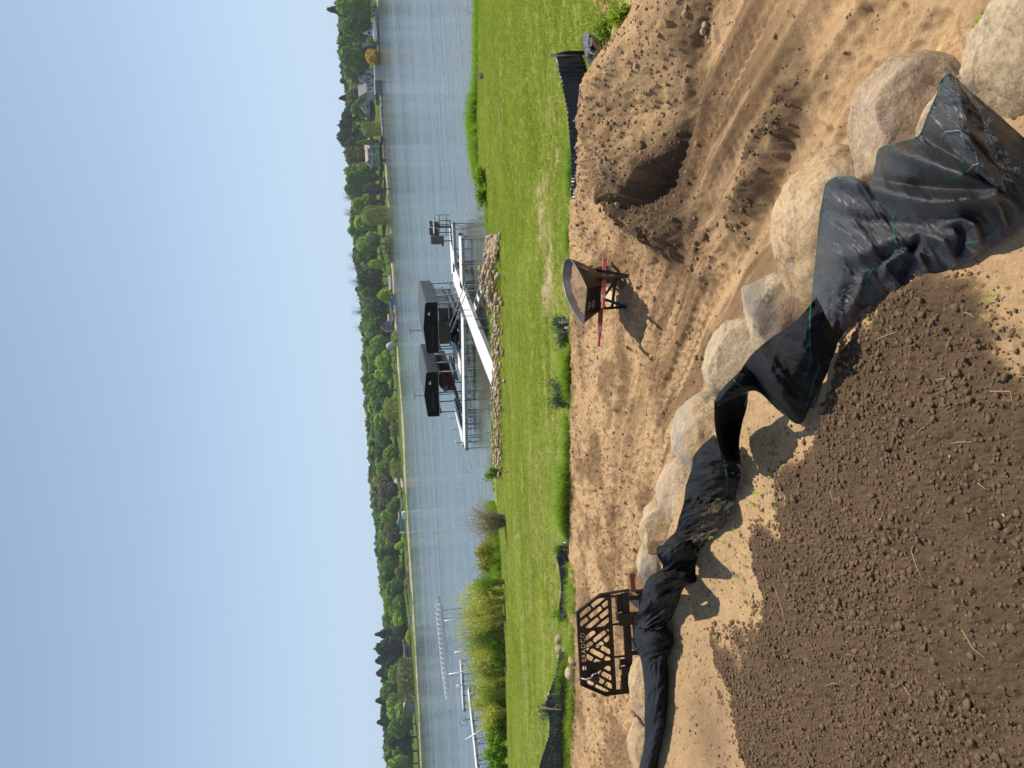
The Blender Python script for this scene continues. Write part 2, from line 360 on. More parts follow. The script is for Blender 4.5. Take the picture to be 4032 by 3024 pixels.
def lawn_f(n, b):
    tc = N(n, 'ShaderNodeTexCoord'); mp = N(n, 'ShaderNodeMapping'); mp.inputs['Scale'].default_value = (.25, 1, 1); mp.inputs['Rotation'].default_value = (0, 0, .12)
    n.links.new(tc.outputs['Object'], mp.inputs[0])
    t = noise_node(n, 2.0, 5, .65, vec=mp.outputs[0]); r = ramp(n, t.outputs[0], [(.3, (.17, .23, .02)), (.5, (.27, .30, .05)), (.72, (.40, .36, .14))])
    t2 = noise_node(n, 14, 6, .7); r2 = ramp(n, t2.outputs[0], [(.3, (.65, .65, .65)), (.7, (1.25, 1.25, 1.25))])
    mx = N(n, 'ShaderNodeMix', data_type='RGBA', blend_type='MULTIPLY'); mx.inputs[0].default_value = 1
    n.links.new(r.outputs[0], mx.inputs[6]); n.links.new(r2.outputs[0], mx.inputs[7]); vc = N(n, 'ShaderNodeVertexColor'); vc.layer_name = 'col'; m5 = N(n, 'ShaderNodeMix', data_type='RGBA'); n.links.new(vc.outputs[0], m5.inputs[0]); n.links.new(mx.outputs[2], m5.inputs[6]); m5.inputs[7].default_value = (.46, .35, .21, 1); n.links.new(m5.outputs[2], b.inputs['Base Color'])
    t3 = noise_node(n, 30, 5, .7); bump(n, b, t3.outputs[0], .8, .05)
M_lawn = mat('lawn_turf', (.1, .15, .02), .9, 0, .1, lawn_f)
M_bed = varied('lake_bed', (.14, .10, .045), (.26, .19, .10), 3, .9, 0, .3, .02)

def polar(th, rr):
    T, R = np.meshgrid(th, rr); return (np.sin(T)*R).ravel(), (np.cos(T)*R).ravel()
def grid_faces(nr_, nc, wrap=False):
    i = np.arange(nr_-1)[:, None]; j = np.arange(nc-1)[None]; a = i*nc+j
    return np.stack([a, a+1, a+nc+1, a+nc], -1).reshape(-1, 4)[:, ::-1]
th = np.radians(np.linspace(-33.5, 33.5, 780)); rr = np.concatenate([np.geomspace(1.15, 6, 330), np.geomspace(6.03, 17, 400), np.geomspace(17.2, 62, 60)])
X, Y = polar(th, rr); Z, DW, YE, YS, C, SOILM, TERR, HP = Hfull(X, Y, True)
lawnish = Y > YE
Z = np.where(lawnish, Z + .02*fbm(X*.7, Y*.7, o=3, s=5)*(Y < YS), Z)
V = np.stack([X, Y, Z], 1); F = grid_faces(len(rr), len(th))
BARE = [(G(*q), wx, wy) for q, wx, wy in (((2135, 860), .75, .7), ((2165, 1050), .8, .55), ((2192, 600), .8, .16), ((2145, 1170), .35, .5), ((2125, 770), .3, .4))]
bare_at = lambda x, y: np.clip(sum(np.exp(-(((x-q[0])/wx)**2+((y-q[1])/wy)**2)) for q, wx, wy in BARE)*(.95+fbm(x*3, y*3, o=3, s=188)*1.5+fbm(x*11, y*11, o=3, s=189)*1.5), 0, 1)
_bl = bare_at(X, Y); _lw = (Y > YE+.1); C = np.where(_lw[:, None], _bl[:, None], C)
th2 = np.radians(np.linspace(33.2, 326.8, 70)); rr2 = np.concatenate([[.02], np.geomspace(.3, 62, 60)])
fc = V[F].mean(1); fx, fy = fc[:, 0], fc[:, 1]; fye = YE[F].mean(1); fys = YS[F].mean(1); fs = SOILM[F].mean(1)
zone = np.where(fy > fys-.05, 3, np.where(fy > fye+.12*fbm(fx*3, fy*3, o=3, s=4), 2, np.where(fs > .5, 1, 0)))
def sub(name, mask, m, kind, label=None, cat=None, VV=V, FF=F, CC=C):
    f = FF[mask]; u, inv = np.unique(f, return_inverse=True); inv = inv.reshape(f.shape)
    me = meshnp(name, VV[u], Q=inv, smooth=True)
    ca = me.color_attributes.new('col', 'FLOAT_COLOR', 'POINT'); cc = np.ones((len(u), 4), np.float32); cc[:, :3] = np.clip(CC[u], 0, 1)
    ca.data.foreach_set('color', cc.ravel()); o = link(name, me, None, m); o['kind'] = kind
    if label: o['label'] = label
    return o
sub('sandy_ground', zone == 0, M_sand, 'structure'); sub('topsoil', zone == 1, M_soil, 'structure')
sub('lawn', zone == 2, M_lawn, 'structure'); sub('lake_bed', zone == 3, M_bed, 'structure')
# the same land going on outside the view, coarser
X2, Y2 = polar(th2, rr2); Z2, DW2, YE2, YS2, C2, S2, _, _ = Hfull(X2, Y2, True); V2 = np.stack([X2, Y2, Z2-.02], 1); F2 = grid_faces(len(rr2), len(th2))
z2 = np.where(V2[F2].mean(1)[:, 1] > YE2[F2].mean(1), 1, 0)
sub('sandy_ground_outside', z2 == 0, M_sand, 'structure', VV=V2, FF=F2, CC=C2); sub('lawn_outside', z2 == 1, M_lawn, 'structure', VV=V2, FF=F2, CC=C2*0)
th3 = np.radians(np.linspace(-33.5, 33.5, 30)); X3, Y3 = polar(th3, np.array([.02, .5, .9, 1.16])); Z3, _, _, _, C3, _, _, _ = Hfull(X3, Y3, True)
sub('topsoil_underfoot', np.ones(3*29, bool), M_soil, 'structure', VV=np.stack([X3, Y3, Z3-.015], 1), FF=grid_faces(4, 30), CC=C3)
thb = np.radians(np.linspace(180-95, 180+95, 40)); Xb, Yb = polar(thb, np.array([61., 150, 500, 2500]))
sub('far_ground', np.ones(3*39, bool), M_lawn, 'structure', VV=np.stack([Xb, Yb, np.full(len(Xb), 3.3)], 1), FF=grid_faces(4, 40), CC=np.zeros((len(Xb), 3)))

# ------------------------------------------------------------------ the lake
def water_f(n, b):
    geo = N(n, 'ShaderNodeNewGeometry'); sp = N(n, 'ShaderNodeSeparateXYZ'); n.links.new(geo.outputs['Position'], sp.inputs[0])
    # shallow water by the near bank is brown-green, deep water blue-grey
    mrn = N(n, 'ShaderNodeMapRange'); mrn.inputs['From Min'].default_value = 33; mrn.inputs['From Max'].default_value = 52; n.links.new(sp.outputs['Y'], mrn.inputs[0])
    r = ramp(n, mrn.outputs[0], [(0, (.12, .09, .035)), (.4, (.09, .095, .06)), (1, (.075, .105, .125))]); n.links.new(r.outputs[0], b.inputs['Base Color'])
    def wv(sx, sy, sc, det, ro=0):
        mp = N(n, 'ShaderNodeMapping'); mp.inputs['Scale'].default_value = (sx, sy, 1); mp.inputs['Rotation'].default_value = (0, 0, ro)
        n.links.new(geo.outputs['Position'], mp.inputs[0]); return noise_node(n, sc, det, .6, vec=mp.outputs[0])
    a = wv(.35, 1.5, 1.1, 3, .05); c = wv(.12, .6, .30, 3, -.03); d = wv(.9, 3.0, 2.6, 2, .1)
    n1 = bump(n, b, a.outputs[0], 1.0, .035); n2 = bump(n, b, c.outputs[0], 1.0, .10, n1); bump(n, b, d.outputs[0], 1.0, .010, n2)
    k = wv(.02, .2, .5, 4); rr_ = ramp(n, k.outputs[0], [(.35, (.03,)*3), (.7, (.20,)*3)]); n.links.new(rr_.outputs[0], b.inputs['Roughness'])
M_water = mat('lake_water', (.03, .05, .06), .1, 0, .5, water_f); M_water.node_tree.nodes['Principled BSDF'].inputs['IOR'].default_value = 1.45
me = meshnp('lake_water', [(-2500, 27, 0), (2500, 27, 0), (2500, 2500, 0), (-2500, 2500, 0)], Q=[(0, 1, 2, 3)]); tag(link('lake_water', me, None, M_water), kind='structure')

# ------------------------------------------------------------------ far bank
FAR = sorted([(-2500, 330), (-300, 300)] + [tuple(at(a, b, 0)[:2]) for a, b in [(1486,0),(1500,300),(1519,640),(1541,960),(1556,1250),(1574,1500),(1590,1700),(1597,1900),(1611,2150),(1625,2350),(1636,2560),(1650,2800),(1659,3020)]] + [(230, 290), (2500, 330)])
FA = np.array(FAR)
def bank(x, y):
    x = np.asarray(x, float); y = np.asarray(y, float)
    d = y-np.interp(x, FA[:, 0], FA[:, 1]); hi = sstep(38, 62, x)*(1-sstep(135, 152, x)); z1 = 1.0+hi*3.6
    z = np.where(d < 0, d*.2, np.where(d < 3, .12*d, .36+(z1-.36)*sstep(3, 34, d)))
    return z + 4.5*sstep(34, 80, d) + np.maximum(0, d-80)*.012*(1-sstep(90, 400, d)*.6)
xs = np.concatenate([np.linspace(-2500, -210, 12), np.linspace(-200, 200, 200), np.linspace(210, 2500, 12)]); ds = np.concatenate([[-8, -3, 0, 1.5, 3], np.linspace(5, 90, 26), [130, 220, 500, 2200]])
XX, DD = np.meshgrid(xs, ds); YY = np.interp(XX, FA[:, 0], FA[:, 1])+DD; ZZ = bank(XX, YY)
def bank_f(n, b):
    geo = N(n, 'ShaderNodeNewGeometry'); sp = N(n, 'ShaderNodeSeparateXYZ'); n.links.new(geo.outputs['Position'], sp.inputs[0])
    t = noise_node(n, .12, 4, .6); gr = ramp(n, t.outputs[0], [(.3, (.05, .10, .012)), (.7, (.10, .16, .02))])
    t2 = noise_node(n, .6, 3, .6); sa = ramp(n, t2.outputs[0], [(.35, (.30, .25, .17)), (.65, (.50, .42, .30))])
    z = N(n, 'ShaderNodeMath', operation='GREATER_THAN'); zn = noise_node(n, .07, 4, .7, vec=geo.outputs['Position']); zm = N(n, 'ShaderNodeMath', operation='MULTIPLY_ADD'); zm.inputs[1].default_value = 1.6; zm.inputs[2].default_value = -.55; n.links.new(zn.outputs[0], zm.inputs[0]); n.links.new(zm.outputs[0], z.inputs[1]); n.links.new(sp.outputs['Z'], z.inputs[0])
    mx = N(n, 'ShaderNodeMix', data_type='RGBA'); n.links.new(z.outputs[0], mx.inputs[0]); n.links.new(sa.outputs[0], mx.inputs[6]); n.links.new(gr.outputs[0], mx.inputs[7]); n.links.new(mx.outputs[2], b.inputs['Base Color'])
M_bank = mat('far_bank_grass', (.1, .15, .03), .95, 0, .1, bank_f)
tag(link('far_bank', meshnp('far_bank', np.stack([XX.ravel(), YY.ravel(), ZZ.ravel()], 1), Q=grid_faces(len(ds), len(xs)), smooth=True), None, M_bank), kind='structure')

# foliage: crowns built of leaf clumps
def foliage_mat(name, c1, c2, sc=.9):
    def f(n, b):
        oi = N(n, 'ShaderNodeObjectInfo'); geo = N(n, 'ShaderNodeNewGeometry')
        t = noise_node(n, sc, 3, .6, coord='Object'); r = ramp(n, t.outputs[0], [(.3, c1), (.7, c2)])
        hs = N(n, 'ShaderNodeHueSaturation'); mr = N(n, 'ShaderNodeMapRange'); mr.inputs['To Min'].default_value = .8; mr.inputs['To Max'].default_value = 1.25
        n.links.new(geo.outputs['Random Per Island'], mr.inputs[0]); n.links.new(mr.outputs[0], hs.inputs['Value']); n.links.new(r.outputs[0], hs.inputs['Color']); n.links.new(hs.outputs[0], b.inputs['Base Color'])
        tr = N(n, 'ShaderNodeBsdfTranslucent'); n.links.new(hs.outputs[0], tr.inputs[0]); ms = N(n, 'ShaderNodeMixShader'); ms.inputs[0].default_value = .35
        out = n.nodes['Material Output']; n.links.new(b.outputs[0], ms.inputs[1]); n.links.new(tr.outputs[0], ms.inputs[2]); n.links.new(ms.outputs[0], out.inputs[0])
    return mat(name, c1, .75, 0, .25, f)
FM = dict(lime=foliage_mat('foliage_lime', (0.290, 0.435, 0.029), (0.493, 0.638, 0.072)), light=foliage_mat('foliage_light', (0.189, 0.319, 0.041), (0.319, 0.464, 0.072)),
          mid=foliage_mat('foliage_mid', (0.094, 0.203, 0.032), (0.189, 0.341, 0.058)), dark=foliage_mat('foliage_dark', (0.043, 0.090, 0.032), (0.087, 0.160, 0.055)),
          pine=foliage_mat('foliage_pine', (0.029, 0.061, 0.035), (0.061, 0.107, 0.058)), willow=foliage_mat('foliage_willow', (0.261, 0.319, 0.051), (0.420, 0.450, 0.102)),
          yellow=foliage_mat('foliage_yellow', (.55, .40, .01), (.75, .55, .02)), grey=foliage_mat('foliage_grey', (0.145, 0.123, 0.087), (0.232, 0.203, 0.145)), olive=foliage_mat('foliage_olive', (0.145, 0.152, 0.051), (0.275, 0.275, 0.087)))
M_bark = varied('bark', (.10, .08, .06), (.20, .16, .12), 8, .9); M_bark_pale = varied('bark_pale', (.3, .27, .23), (.42, .38, .33), 8, .9)
def clumps(P, Nn, size, rg):
    """one leaf-clump quad per point, facing roughly outwards"""
    n = len(P); a = rg.normal(size=(n, 3)); d = Nn+rg.normal(size=(n, 3))*.55; d /= np.linalg.norm(d, axis=1)[:, None]
    u = np.cross(d, a); u /= np.linalg.norm(u, axis=1)[:, None]; v = np.cross(d, u); s = (size*(.55+.9*rg.random(n)))[:, None] if np.ndim(size) else (size*(.55+.9*rg.random(n)))[:, None]
    bend = d*s*.25
    V = np.stack([P-u*s-v*s*.6-bend, P+u*s*.9-v*s*.7, P+u*s*.8+v*s*.75-bend, P-u*s*.7+v*s*.8], 1).reshape(-1, 3)
    return V, np.arange(n*4).reshape(-1, 4)
def crown_decid(seed, nl=11, per=170, size=.055, sq=1.0, low=0.0):
    """unit crown: x,y in -0.5..0.5, z 0..1"""
    rg = np.random.default_rng(seed); P = []; Nn = []
    C0 = []
    for i in range(nl):
        a = rg.random()*2*math.pi; zz = .28+low+.5*rg.random(); r = (.16+.12*rg.random())*(1.1-.55*abs(zz-.45)); off = (.36-r*.4)*(1-max(0, zz-.45)*1.5)
        C0.append((math.cos(a)*off*rg.random()**.4, math.sin(a)*off*rg.random()**.4, zz, r))
    C0 += [(0, 0, .5, .3), (.05, 0, .72, .2)]
    for (cx, cy, cz, r) in C0:
        n = int(per*(r/.2)**2); d = rg.normal(size=(n, 3)); d /= np.linalg.norm(d, axis=1)[:, None]
        rad = r*(.72+.36*rg.random(n)); p = d*rad[:, None]; p[:, 2] *= sq; P.append(p+[cx, cy, cz]); Nn.append(d)
    P = np.concatenate(P); Nn = np.concatenate(Nn); k = P[:, 2] > .02; P = P[k]; Nn = Nn[k]
    return clumps(P, Nn, size, rg)
def crown_conif(seed, n=900, size=.06):
    rg = np.random.default_rng(seed); h = rg.random(n)**.75; tier = (h*9) % 1; r = .50*(1-h**1.5)*(1-.40*tier)+.03; a = rg.random(n)*2*math.pi; r = r*(.6+.45*rg.random(n))*(1+.25*np.sin(a*3+seed))
    P = np.stack([np.cos(a)*r, np.sin(a)*r, h*.98+.02], 1); Nn = np.stack([np.cos(a), np.sin(a), np.full(n, .5)], 1); return clumps(P, Nn, size, rg)
def crown_willow(seed, n=1200, size=.035):
    rg = np.random.default_rng(seed); a = rg.random(n)*2*math.pi; u = rg.random(n); top = .95-.25*u**2; r = .48*np.sqrt(u)*(1+.12*np.sin(a*5+seed)); z = np.where(rg.random(n) < .4, top, top*(rg.random(n)**.8)); z = np.maximum(z, .04)
    r = np.where(z < .8*top, .46*(.8+.25*rg.random(n)), r)
    P = np.stack([np.cos(a)*r, np.sin(a)*r, z], 1); Nn = np.stack([np.cos(a), np.sin(a), .3+0*a], 1); V, Q = clumps(P, Nn, size, rg)
    V = V.reshape(-1, 4, 3); c = V.mean(1, keepdims=True); V = c+(V-c)*np.array([.7, .7, 2.2]); return V.reshape(-1, 3), Q
def crown_bare(seed, n=90):
    rg = np.random.default_rng(seed); V = []; Q = []
    for i in range(n):
        a = rg.random()*2*math.pi; z0 = .15+.4*rg.random(); e = np.array([math.cos(a)*.42*rg.random(), math.sin(a)*.42*rg.random(), min(1, z0+.25+.4*rg.random())])
        p = np.array([e[0]*.15, e[1]*.15, z0]); t = e-p; w = np.cross(t, [.3, .8, .1]); w = w/np.linalg.norm(w)*.009; b = len(V); V += [p-w, p+w, e+w*.4, e-w*.4]; Q.append((b, b+1, b+2, b+3))
    return np.array(V), np.array(Q)
CR = {}
for i in range(4): CR['d', i] = crown_decid(100+i)
LOW = {('d', i): crown_decid(100+i, 9, 34, .105) for i in range(4)}
for i in range(3): CR['c', i] = crown_conif(200+i)
for i in range(2): CR['w', i] = crown_willow(300+i)
for i in range(2): CR['b', i] = crown_bare(400+i)
CRM = {}
def crown_mesh(kind, var, fm):
    k = (kind, var, fm)
    if k not in CRM: V_, Q_ = CR[kind, var]; CRM[k] = meshnp('crown', V_, Q=Q_); CRM[k].materials.append(FM[fm])
    return CRM[k]
trunk_me = {}
def trunk_mesh(m):
    if m.name not in trunk_me:
        t = MB(); t.tube([(0, 0, 0), (.01, 0, .3), (-.01, .01, .6), (0, 0, 1)], [.05, .04, .032, .012], 7)
        for a in range(5): c, s_ = math.cos(a*1.3), math.sin(a*1.3); t.tube([(0, 0, .35+.07*a), (c*.12, s_*.12, .55+.06*a), (c*.22, s_*.22, .72+.05*a)], [.018, .012, .005], 5)
        o = t.build('trunk', m); me = o.data; bpy.data.objects.remove(o); trunk_me[m.name] = me
    return trunk_me[m.name]
ntree = [0]
def tree(kind, fm, py, wpx, ptop, pbase, Yd, label, group=None, cat='tree', name=None, bark=None, trunk=True, zb=None, cbot=.12):
    ntree[0] += 1; c = fp(pbase, py, Yd); top = fp(ptop, py, Yd)[2]
    z0 = float(bank(c[0], Yd)) if zb is None else zb
    H = top-z0; w = wpx/3030*Yd*(1.5 if kind == 'c' else 1.22 if not (340 < py < 690 and Yd < 325) else .95)
    nm = name or {'d': 'broadleaf_tree', 'c': 'pine_tree', 'w': 'willow_tree', 'b': 'bare_tree'}[kind]
    t = empty(nm, (c[0], Yd, z0), rnd.random()*6.28, label, cat, group)
    nv = {'d': 4, 'c': 3, 'w': 2, 'b': 2}[kind]; cb = .0 if kind == 'w' else cbot
    o = bpy.data.objects.new('crown', crown_mesh(kind, ntree[0] % nv, fm)); SC.collection.objects.link(o); o.parent = t; o.location = (0, 0, H*cb); o.scale = (w, w, H*(1-cb)/.97)
    if trunk:
        k = bpy.data.objects.new('trunk', trunk_mesh(bark or M_bark)); SC.collection.objects.link(k); k.parent = t; k.scale = (H*.6, H*.6, H*.8)
    return t
TG = 'trees along the far shore'
T = [
 ('d','light',28,75,1318,1462,300,'pale green tree at the right end of the far shore, tallest there'),
 ('c','pine',40,60,1300,1440,325,'dark pine whose tip pokes up behind the right end tree'),
 ('d','olive',60,50,1390,1465,299,'brownish olive tree beside the right end boathouse roof'),
 ('d','mid',105,85,1345,1462,308,'green tree just right of the dark steep-roofed cottage'),
 ('d','dark',92,50,1360,1440,330,'dark tree in the gap behind the cottage treetops'),
 ('d','mid',172,66,1336,1440,330,'green tree directly behind the dark steep-roofed cottage'),
 ('d','light',160,30,1440,1474,301,'small light tree in front of the dark cottage roof'),
 ('d','mid',225,95,1340,1462,316,'broad green tree behind the yellow blossoming tree'),
 ('d','mid',275,85,1352,1440,322,'green tree rising behind the blue gabled house'),
 ('d','light',308,72,1364,1428,330,'light green tree above the roof of the blue gabled house'),
 ('d','yellow',221,60,1437,1482,298,'bright yellow blossoming tree beside the blue gabled house'),
 ('c','pine',387,44,1343,1440,352,'dark pine rising behind the long grey bungalow, right one'),
 ('d','olive',385,70,1362,1440,340,'olive tree behind the ridge of the grey bungalow'),
 ('d','mid',425,60,1385,1440,336,'green tree behind the left gable of the grey bungalow'),
 ('d','pine',456,66,1341,1448,350,'dark pine left of the grey bungalow, nearest its gable'),
 ('d','pine',500,80,1337,1452,350,'dark conifer between the bungalow and the pale blue house'),
 ('d','pine',540,84,1328,1450,350,'tallest dark pine, right behind the pale blue house'),
 ('d','dark',565,60,1362,1445,345,'dark tree behind the roof ridge of the pale blue house'),
 ('w','willow',508,62,1428,1476,318,'soft round willow at the right corner of the pale blue house'),
 ('d','olive',615,80,1358,1432,345,'olive green tree over the left half of the pale blue house'),
 ('d','light',560,22,1405,1440,322,'small pale tree at the peak of the pale blue house'),
 ('d','light',668,60,1362,1482,330,'light green tree left of the pale blue house'),
 ('d','mid',705,70,1358,1485,318,'fresh green tree at the left end of the big shore lawn'),
 ('d','mid',748,62,1358,1470,325,'green tree behind the grey leafless shrubby tree'),
 ('d','grey',745,46,1430,1512,302,'grey barely leafed tree at the edge of the shore lawn'),
 ('d','light',800,75,1390,1475,320,'light green tree above the dark cabin'),
 ('w','willow',848,64,1432,1512,300,'yellow-green leaning tree left of the dark cabin'),
 ('d','lime',870,70,1395,1490,315,'yellow-green tall tree left of the dark cabin'),
 ('d','mid',905,70,1370,1490,335,'green crown on the skyline above the bare tree'),
 ('b','grey',930,55,1440,1538,296,'leafless grey tree by the waterside thicket'),
 ('d','light',960,80,1400,1515,310,'light green tree behind the waterside thicket'),
 ('d','mid',1000,80,1402,1525,322,'green tree behind the left end of the waterside thicket'),
 ('d','lime',1040,34,1448,1500,305,'tree with yellow blossom right of the low boathouse'),
 ('d','dark',1088,80,1412,1535,312,'dark green tree towering over the low boathouse'),
 ('d','mid',1125,90,1405,1510,330,'green tree on the skyline left of the low boathouse'),
 ('d','lime',1163,52,1488,1548,300,'small round bright green tree by the blue boat cover'),
 ('d','dark',1205,70,1450,1545,315,'dark tree above the blue boat cover'),
 ('d','mid',1240,80,1430,1515,330,'green tree behind the stone terrace'),
 ('d','mid',1290,85,1440,1515,325,'green tree behind the dark teal house roof'),
 ('d','dark',1325,60,1460,1552,312,'dark green tree just left of the dark teal house'),
 ('d','light',1355,66,1455,1552,306,'light green tree over the pale tarpaulin'),
 ('d','lime',1425,74,1480,1560,298,'brightest lime green tree on the far shore'),
 ('d','light',1400,80,1440,1540,322,'light green tree behind the brightest lime tree'),
 ('d','lime',1468,60,1475,1565,300,'second lime green tree, left of the brightest one'),
 ('d','mid',1490,80,1422,1550,330,'green tree on the skyline above the small white pontoon'),
 ('d','mid',1535,92,1448,1568,304,'large dense green tree right of the beached white boat'),
 ('w','willow',1610,76,1512,1582,296,'yellowish drooping tree above the beached white boat'),
 ('d','light',1645,70,1474,1580,312,'light green tree behind the yellowish drooping tree'),
 ('w','olive',1690,50,1540,1588,296,'low olive drooping tree beside the dirt bank'),
 ('d','mid',1712,80,1480,1588,315,'green tree left of the dirt bank'),
 ('d','dark',1750,60,1480,1592,318,'dark tree between the dirt bank and the round green tree'),
 ('d','light',1782,60,1510,1590,300,'round light green tree right of the big round willow'),
 ('w','willow',1840,72,1537,1589,298,'big round willow next to the tan roofed cottage'),
 ('d','mid',1835,70,1490,1580,318,'green tree behind the big round willow'),
 ('d','olive',1885,60,1480,1580,322,'olive tree above the tan roofed cottage'),
 ('d','grey',1930,70,1492,1585,318,'grey brown tree left of the tan roofed cottage'),
 ('d','lime',1940,26,1572,1596,296,'little bright bush tree beside the orange sided gazebo'),
 ('d','grey',1965,60,1500,1585,322,'grey brown tree above the beached row boats'),
 ('d','mid',1993,64,1520,1590,303,'green leafy tree over the beached row boats'),
 ('d','light',2030,60,1500,1572,312,'light green tree behind the white canopy boat lift'),
 ('d','olive',2075,60,1510,1580,315,'olive tree behind the blue gabled lake cottage'),
 ('d','grey',2110,55,1525,1600,303,'reddish grey tree left of the blue gabled lake cottage'),
 ('d','lime',2148,32,1551,1606,296,'slender bright green tree on the narrow shore lawn'),
 ('d','dark',2180,70,1490,1600,318,'dark tree left of the slender bright green tree'),
 ('d','mid',2215,60,1500,1600,315,'green tree behind the brown reedy bank, right one'),
 ('d','olive',2255,56,1556,1606,298,'pale olive tree standing over the brown reedy bank'),
 ('d','mid',2265,75,1495,1600,325,'green tree behind the pale olive tree'),
 ('d','mid',2310,70,1520,1600,312,'dark hollow green tree left of the pale olive tree'),
 ('d','light',2345,75,1505,1590,325,'hazy light green tree behind the reedy bank'),
 ('d','mid',2375,66,1548,1612,303,'green tree over the small white sheds'),
 ('d','lime',2432,66,1545,1600,306,'arched yellow-green tree right of the round bush'),
 ('d','mid',2425,80,1510,1590,322,'green tree behind the arched yellow-green tree'),
 ('d','dark',2480,60,1545,1612,306,'dark tree above the round light green bush'),
 ('d','lime',2507,44,1598,1628,297,'round light green bush right of the red house'),
 ('c','pine',2490,40,1482,1560,345,'lone pine tip on the skyline right of the red house'),
 ('d','pine',2545,84,1480,1600,318,'dark tree towering over the red house'),
 ('c','pine',2590,70,1484,1590,330,'dark pine behind the left end of the red house'),
 ('w','olive',2668,134,1566,1643,296,'widest willow on the far shore, left of the red house'),
 ('d','light',2650,70,1525,1600,312,'green crown above the right half of the widest willow'),
 ('c','pine',2640,70,1488,1590,340,'pine on the skyline above the widest willow'),
 ('d','mid',2715,80,1498,1600,320,'green tree behind the left edge of the widest willow'),
 ('c','pine',2745,60,1486,1600,338,'skyline pine above the grey gabled house'),
 ('d','light',2760,80,1520,1600,316,'light green tree over the grey gabled house'),
 ('d','light',2800,85,1530,1610,312,'light green tree left of the grey gabled house'),
 ('c','pine',2830,60,1492,1600,340,'pine on the skyline left of the grey gabled house'),
 ('d','mid',2850,80,1535,1632,303,'green tree left of the small white shed'),
 ('d','dark',2900,90,1515,1645,306,'dark drooping tree near the left end of the far shore'),
 ('d','mid',2955,80,1510,1645,308,'green tree second from the left end of the far shore'),
 ('d','light',3005,70,1520,1650,302,'green tree at the left end of the far shore'),
]
for r in T: tree(r[0], r[1], r[2], r[3], r[4], r[5], r[6], r[7], TG)
for py, pt, nm in ((775,1352,'leafless tree on the skyline above the shore lawn corner'), (835,1356,'leafless tree on the skyline right of the dark cabin'), (1005,1368,'leafless tree on the skyline above the waterside thicket'), (1055,1366,'widest leafless tree on the skyline, over the low boathouse'), (1110,1370,'leafless skyline tree just left of the widest one'), (1175,1378,'leafless skyline tree above the blue boat cover'), (1225,1385,'leafless skyline tree above the stone terrace'), (1290,1392,'leafless skyline tree above the dark teal house')):
    tree('b', 'grey', py, 44, pt, 1440, 345, nm, 'leafless trees on the skyline', bark=M_bark_pale)
# the wood behind: reads as one mass
Vs = []; Qs = []; mi = []; base = 0
TOP = [(-60,1320),(0,1322),(150,1332),(300,1338),(400,1360),(520,1345),(650,1372),(900,1380),(1100,1402),(1300,1418),(1500,1428),(1700,1440),(1900,1452),(2100,1470),(2300,1492),(2500,1512),(2700,1495),(2800,1500),(3000,1515),(3100,1520)]
tp = np.array(TOP, float); fl = ['pine', 'dark', 'olive', 'mid', 'light']
for row, (Yd, dz) in enumerate(((380, 0), (370, 4), (360, 14), (350, 26))):
    for py in np.arange(-60, 3090, 25):
        py2 = py+rnd.uniform(-10, 10); kind = ('c', rnd.randrange(3)) if rnd.random() < ((.42 if (py2 < 620 or py2 > 2500) else .12) if row < 2 else .1) else ('d', rnd.randrange(4))
        pt = np.interp(py2, tp[:, 0], tp[:, 1])+dz+rnd.uniform(-3, 12); c = fp(1500, py2, Yd); top = fp(pt, py2, Yd)[2]; z0 = float(bank(c[0], Yd))-1; Hh = max(5, top-z0)
        V_, Q_ = LOW.get(kind, CR[kind]); k = rnd.random() < (.6 if row < 2 else .45); 
        w = rnd.uniform(9, 14); a = rnd.random()*6.28; ca, sa = math.cos(a), math.sin(a); Vv = V_.copy(); Vv = np.stack([(V_[:, 0]*ca-V_[:, 1]*sa)*w, (V_[:, 0]*sa+V_[:, 1]*ca)*w, V_[:, 2]*Hh], 1)+[c[0], Yd+rnd.uniform(-4, 4), z0]
        Vs.append(Vv); Qs.append(Q_+base); base += len(Vv)
        f = rnd.choice([0, 0, 1] if (kind[0] == 'c' or (150 < py2 < 600 and row < 3) or (2500 < py2 < 2760 and row < 2)) else ([1, 2, 3, 3] if row < 2 else [1, 3, 3, 4])); mi.append(np.full(len(Q_), f))
wood = link('distant_woodland', meshnp('distant_woodland', np.concatenate(Vs), Q=np.concatenate(Qs), mi=np.concatenate(mi)), None, [FM[k] for k in fl])
tag(wood, 'dense mixed wood closing the view behind the shore houses', 'woodland', kind='stuff')
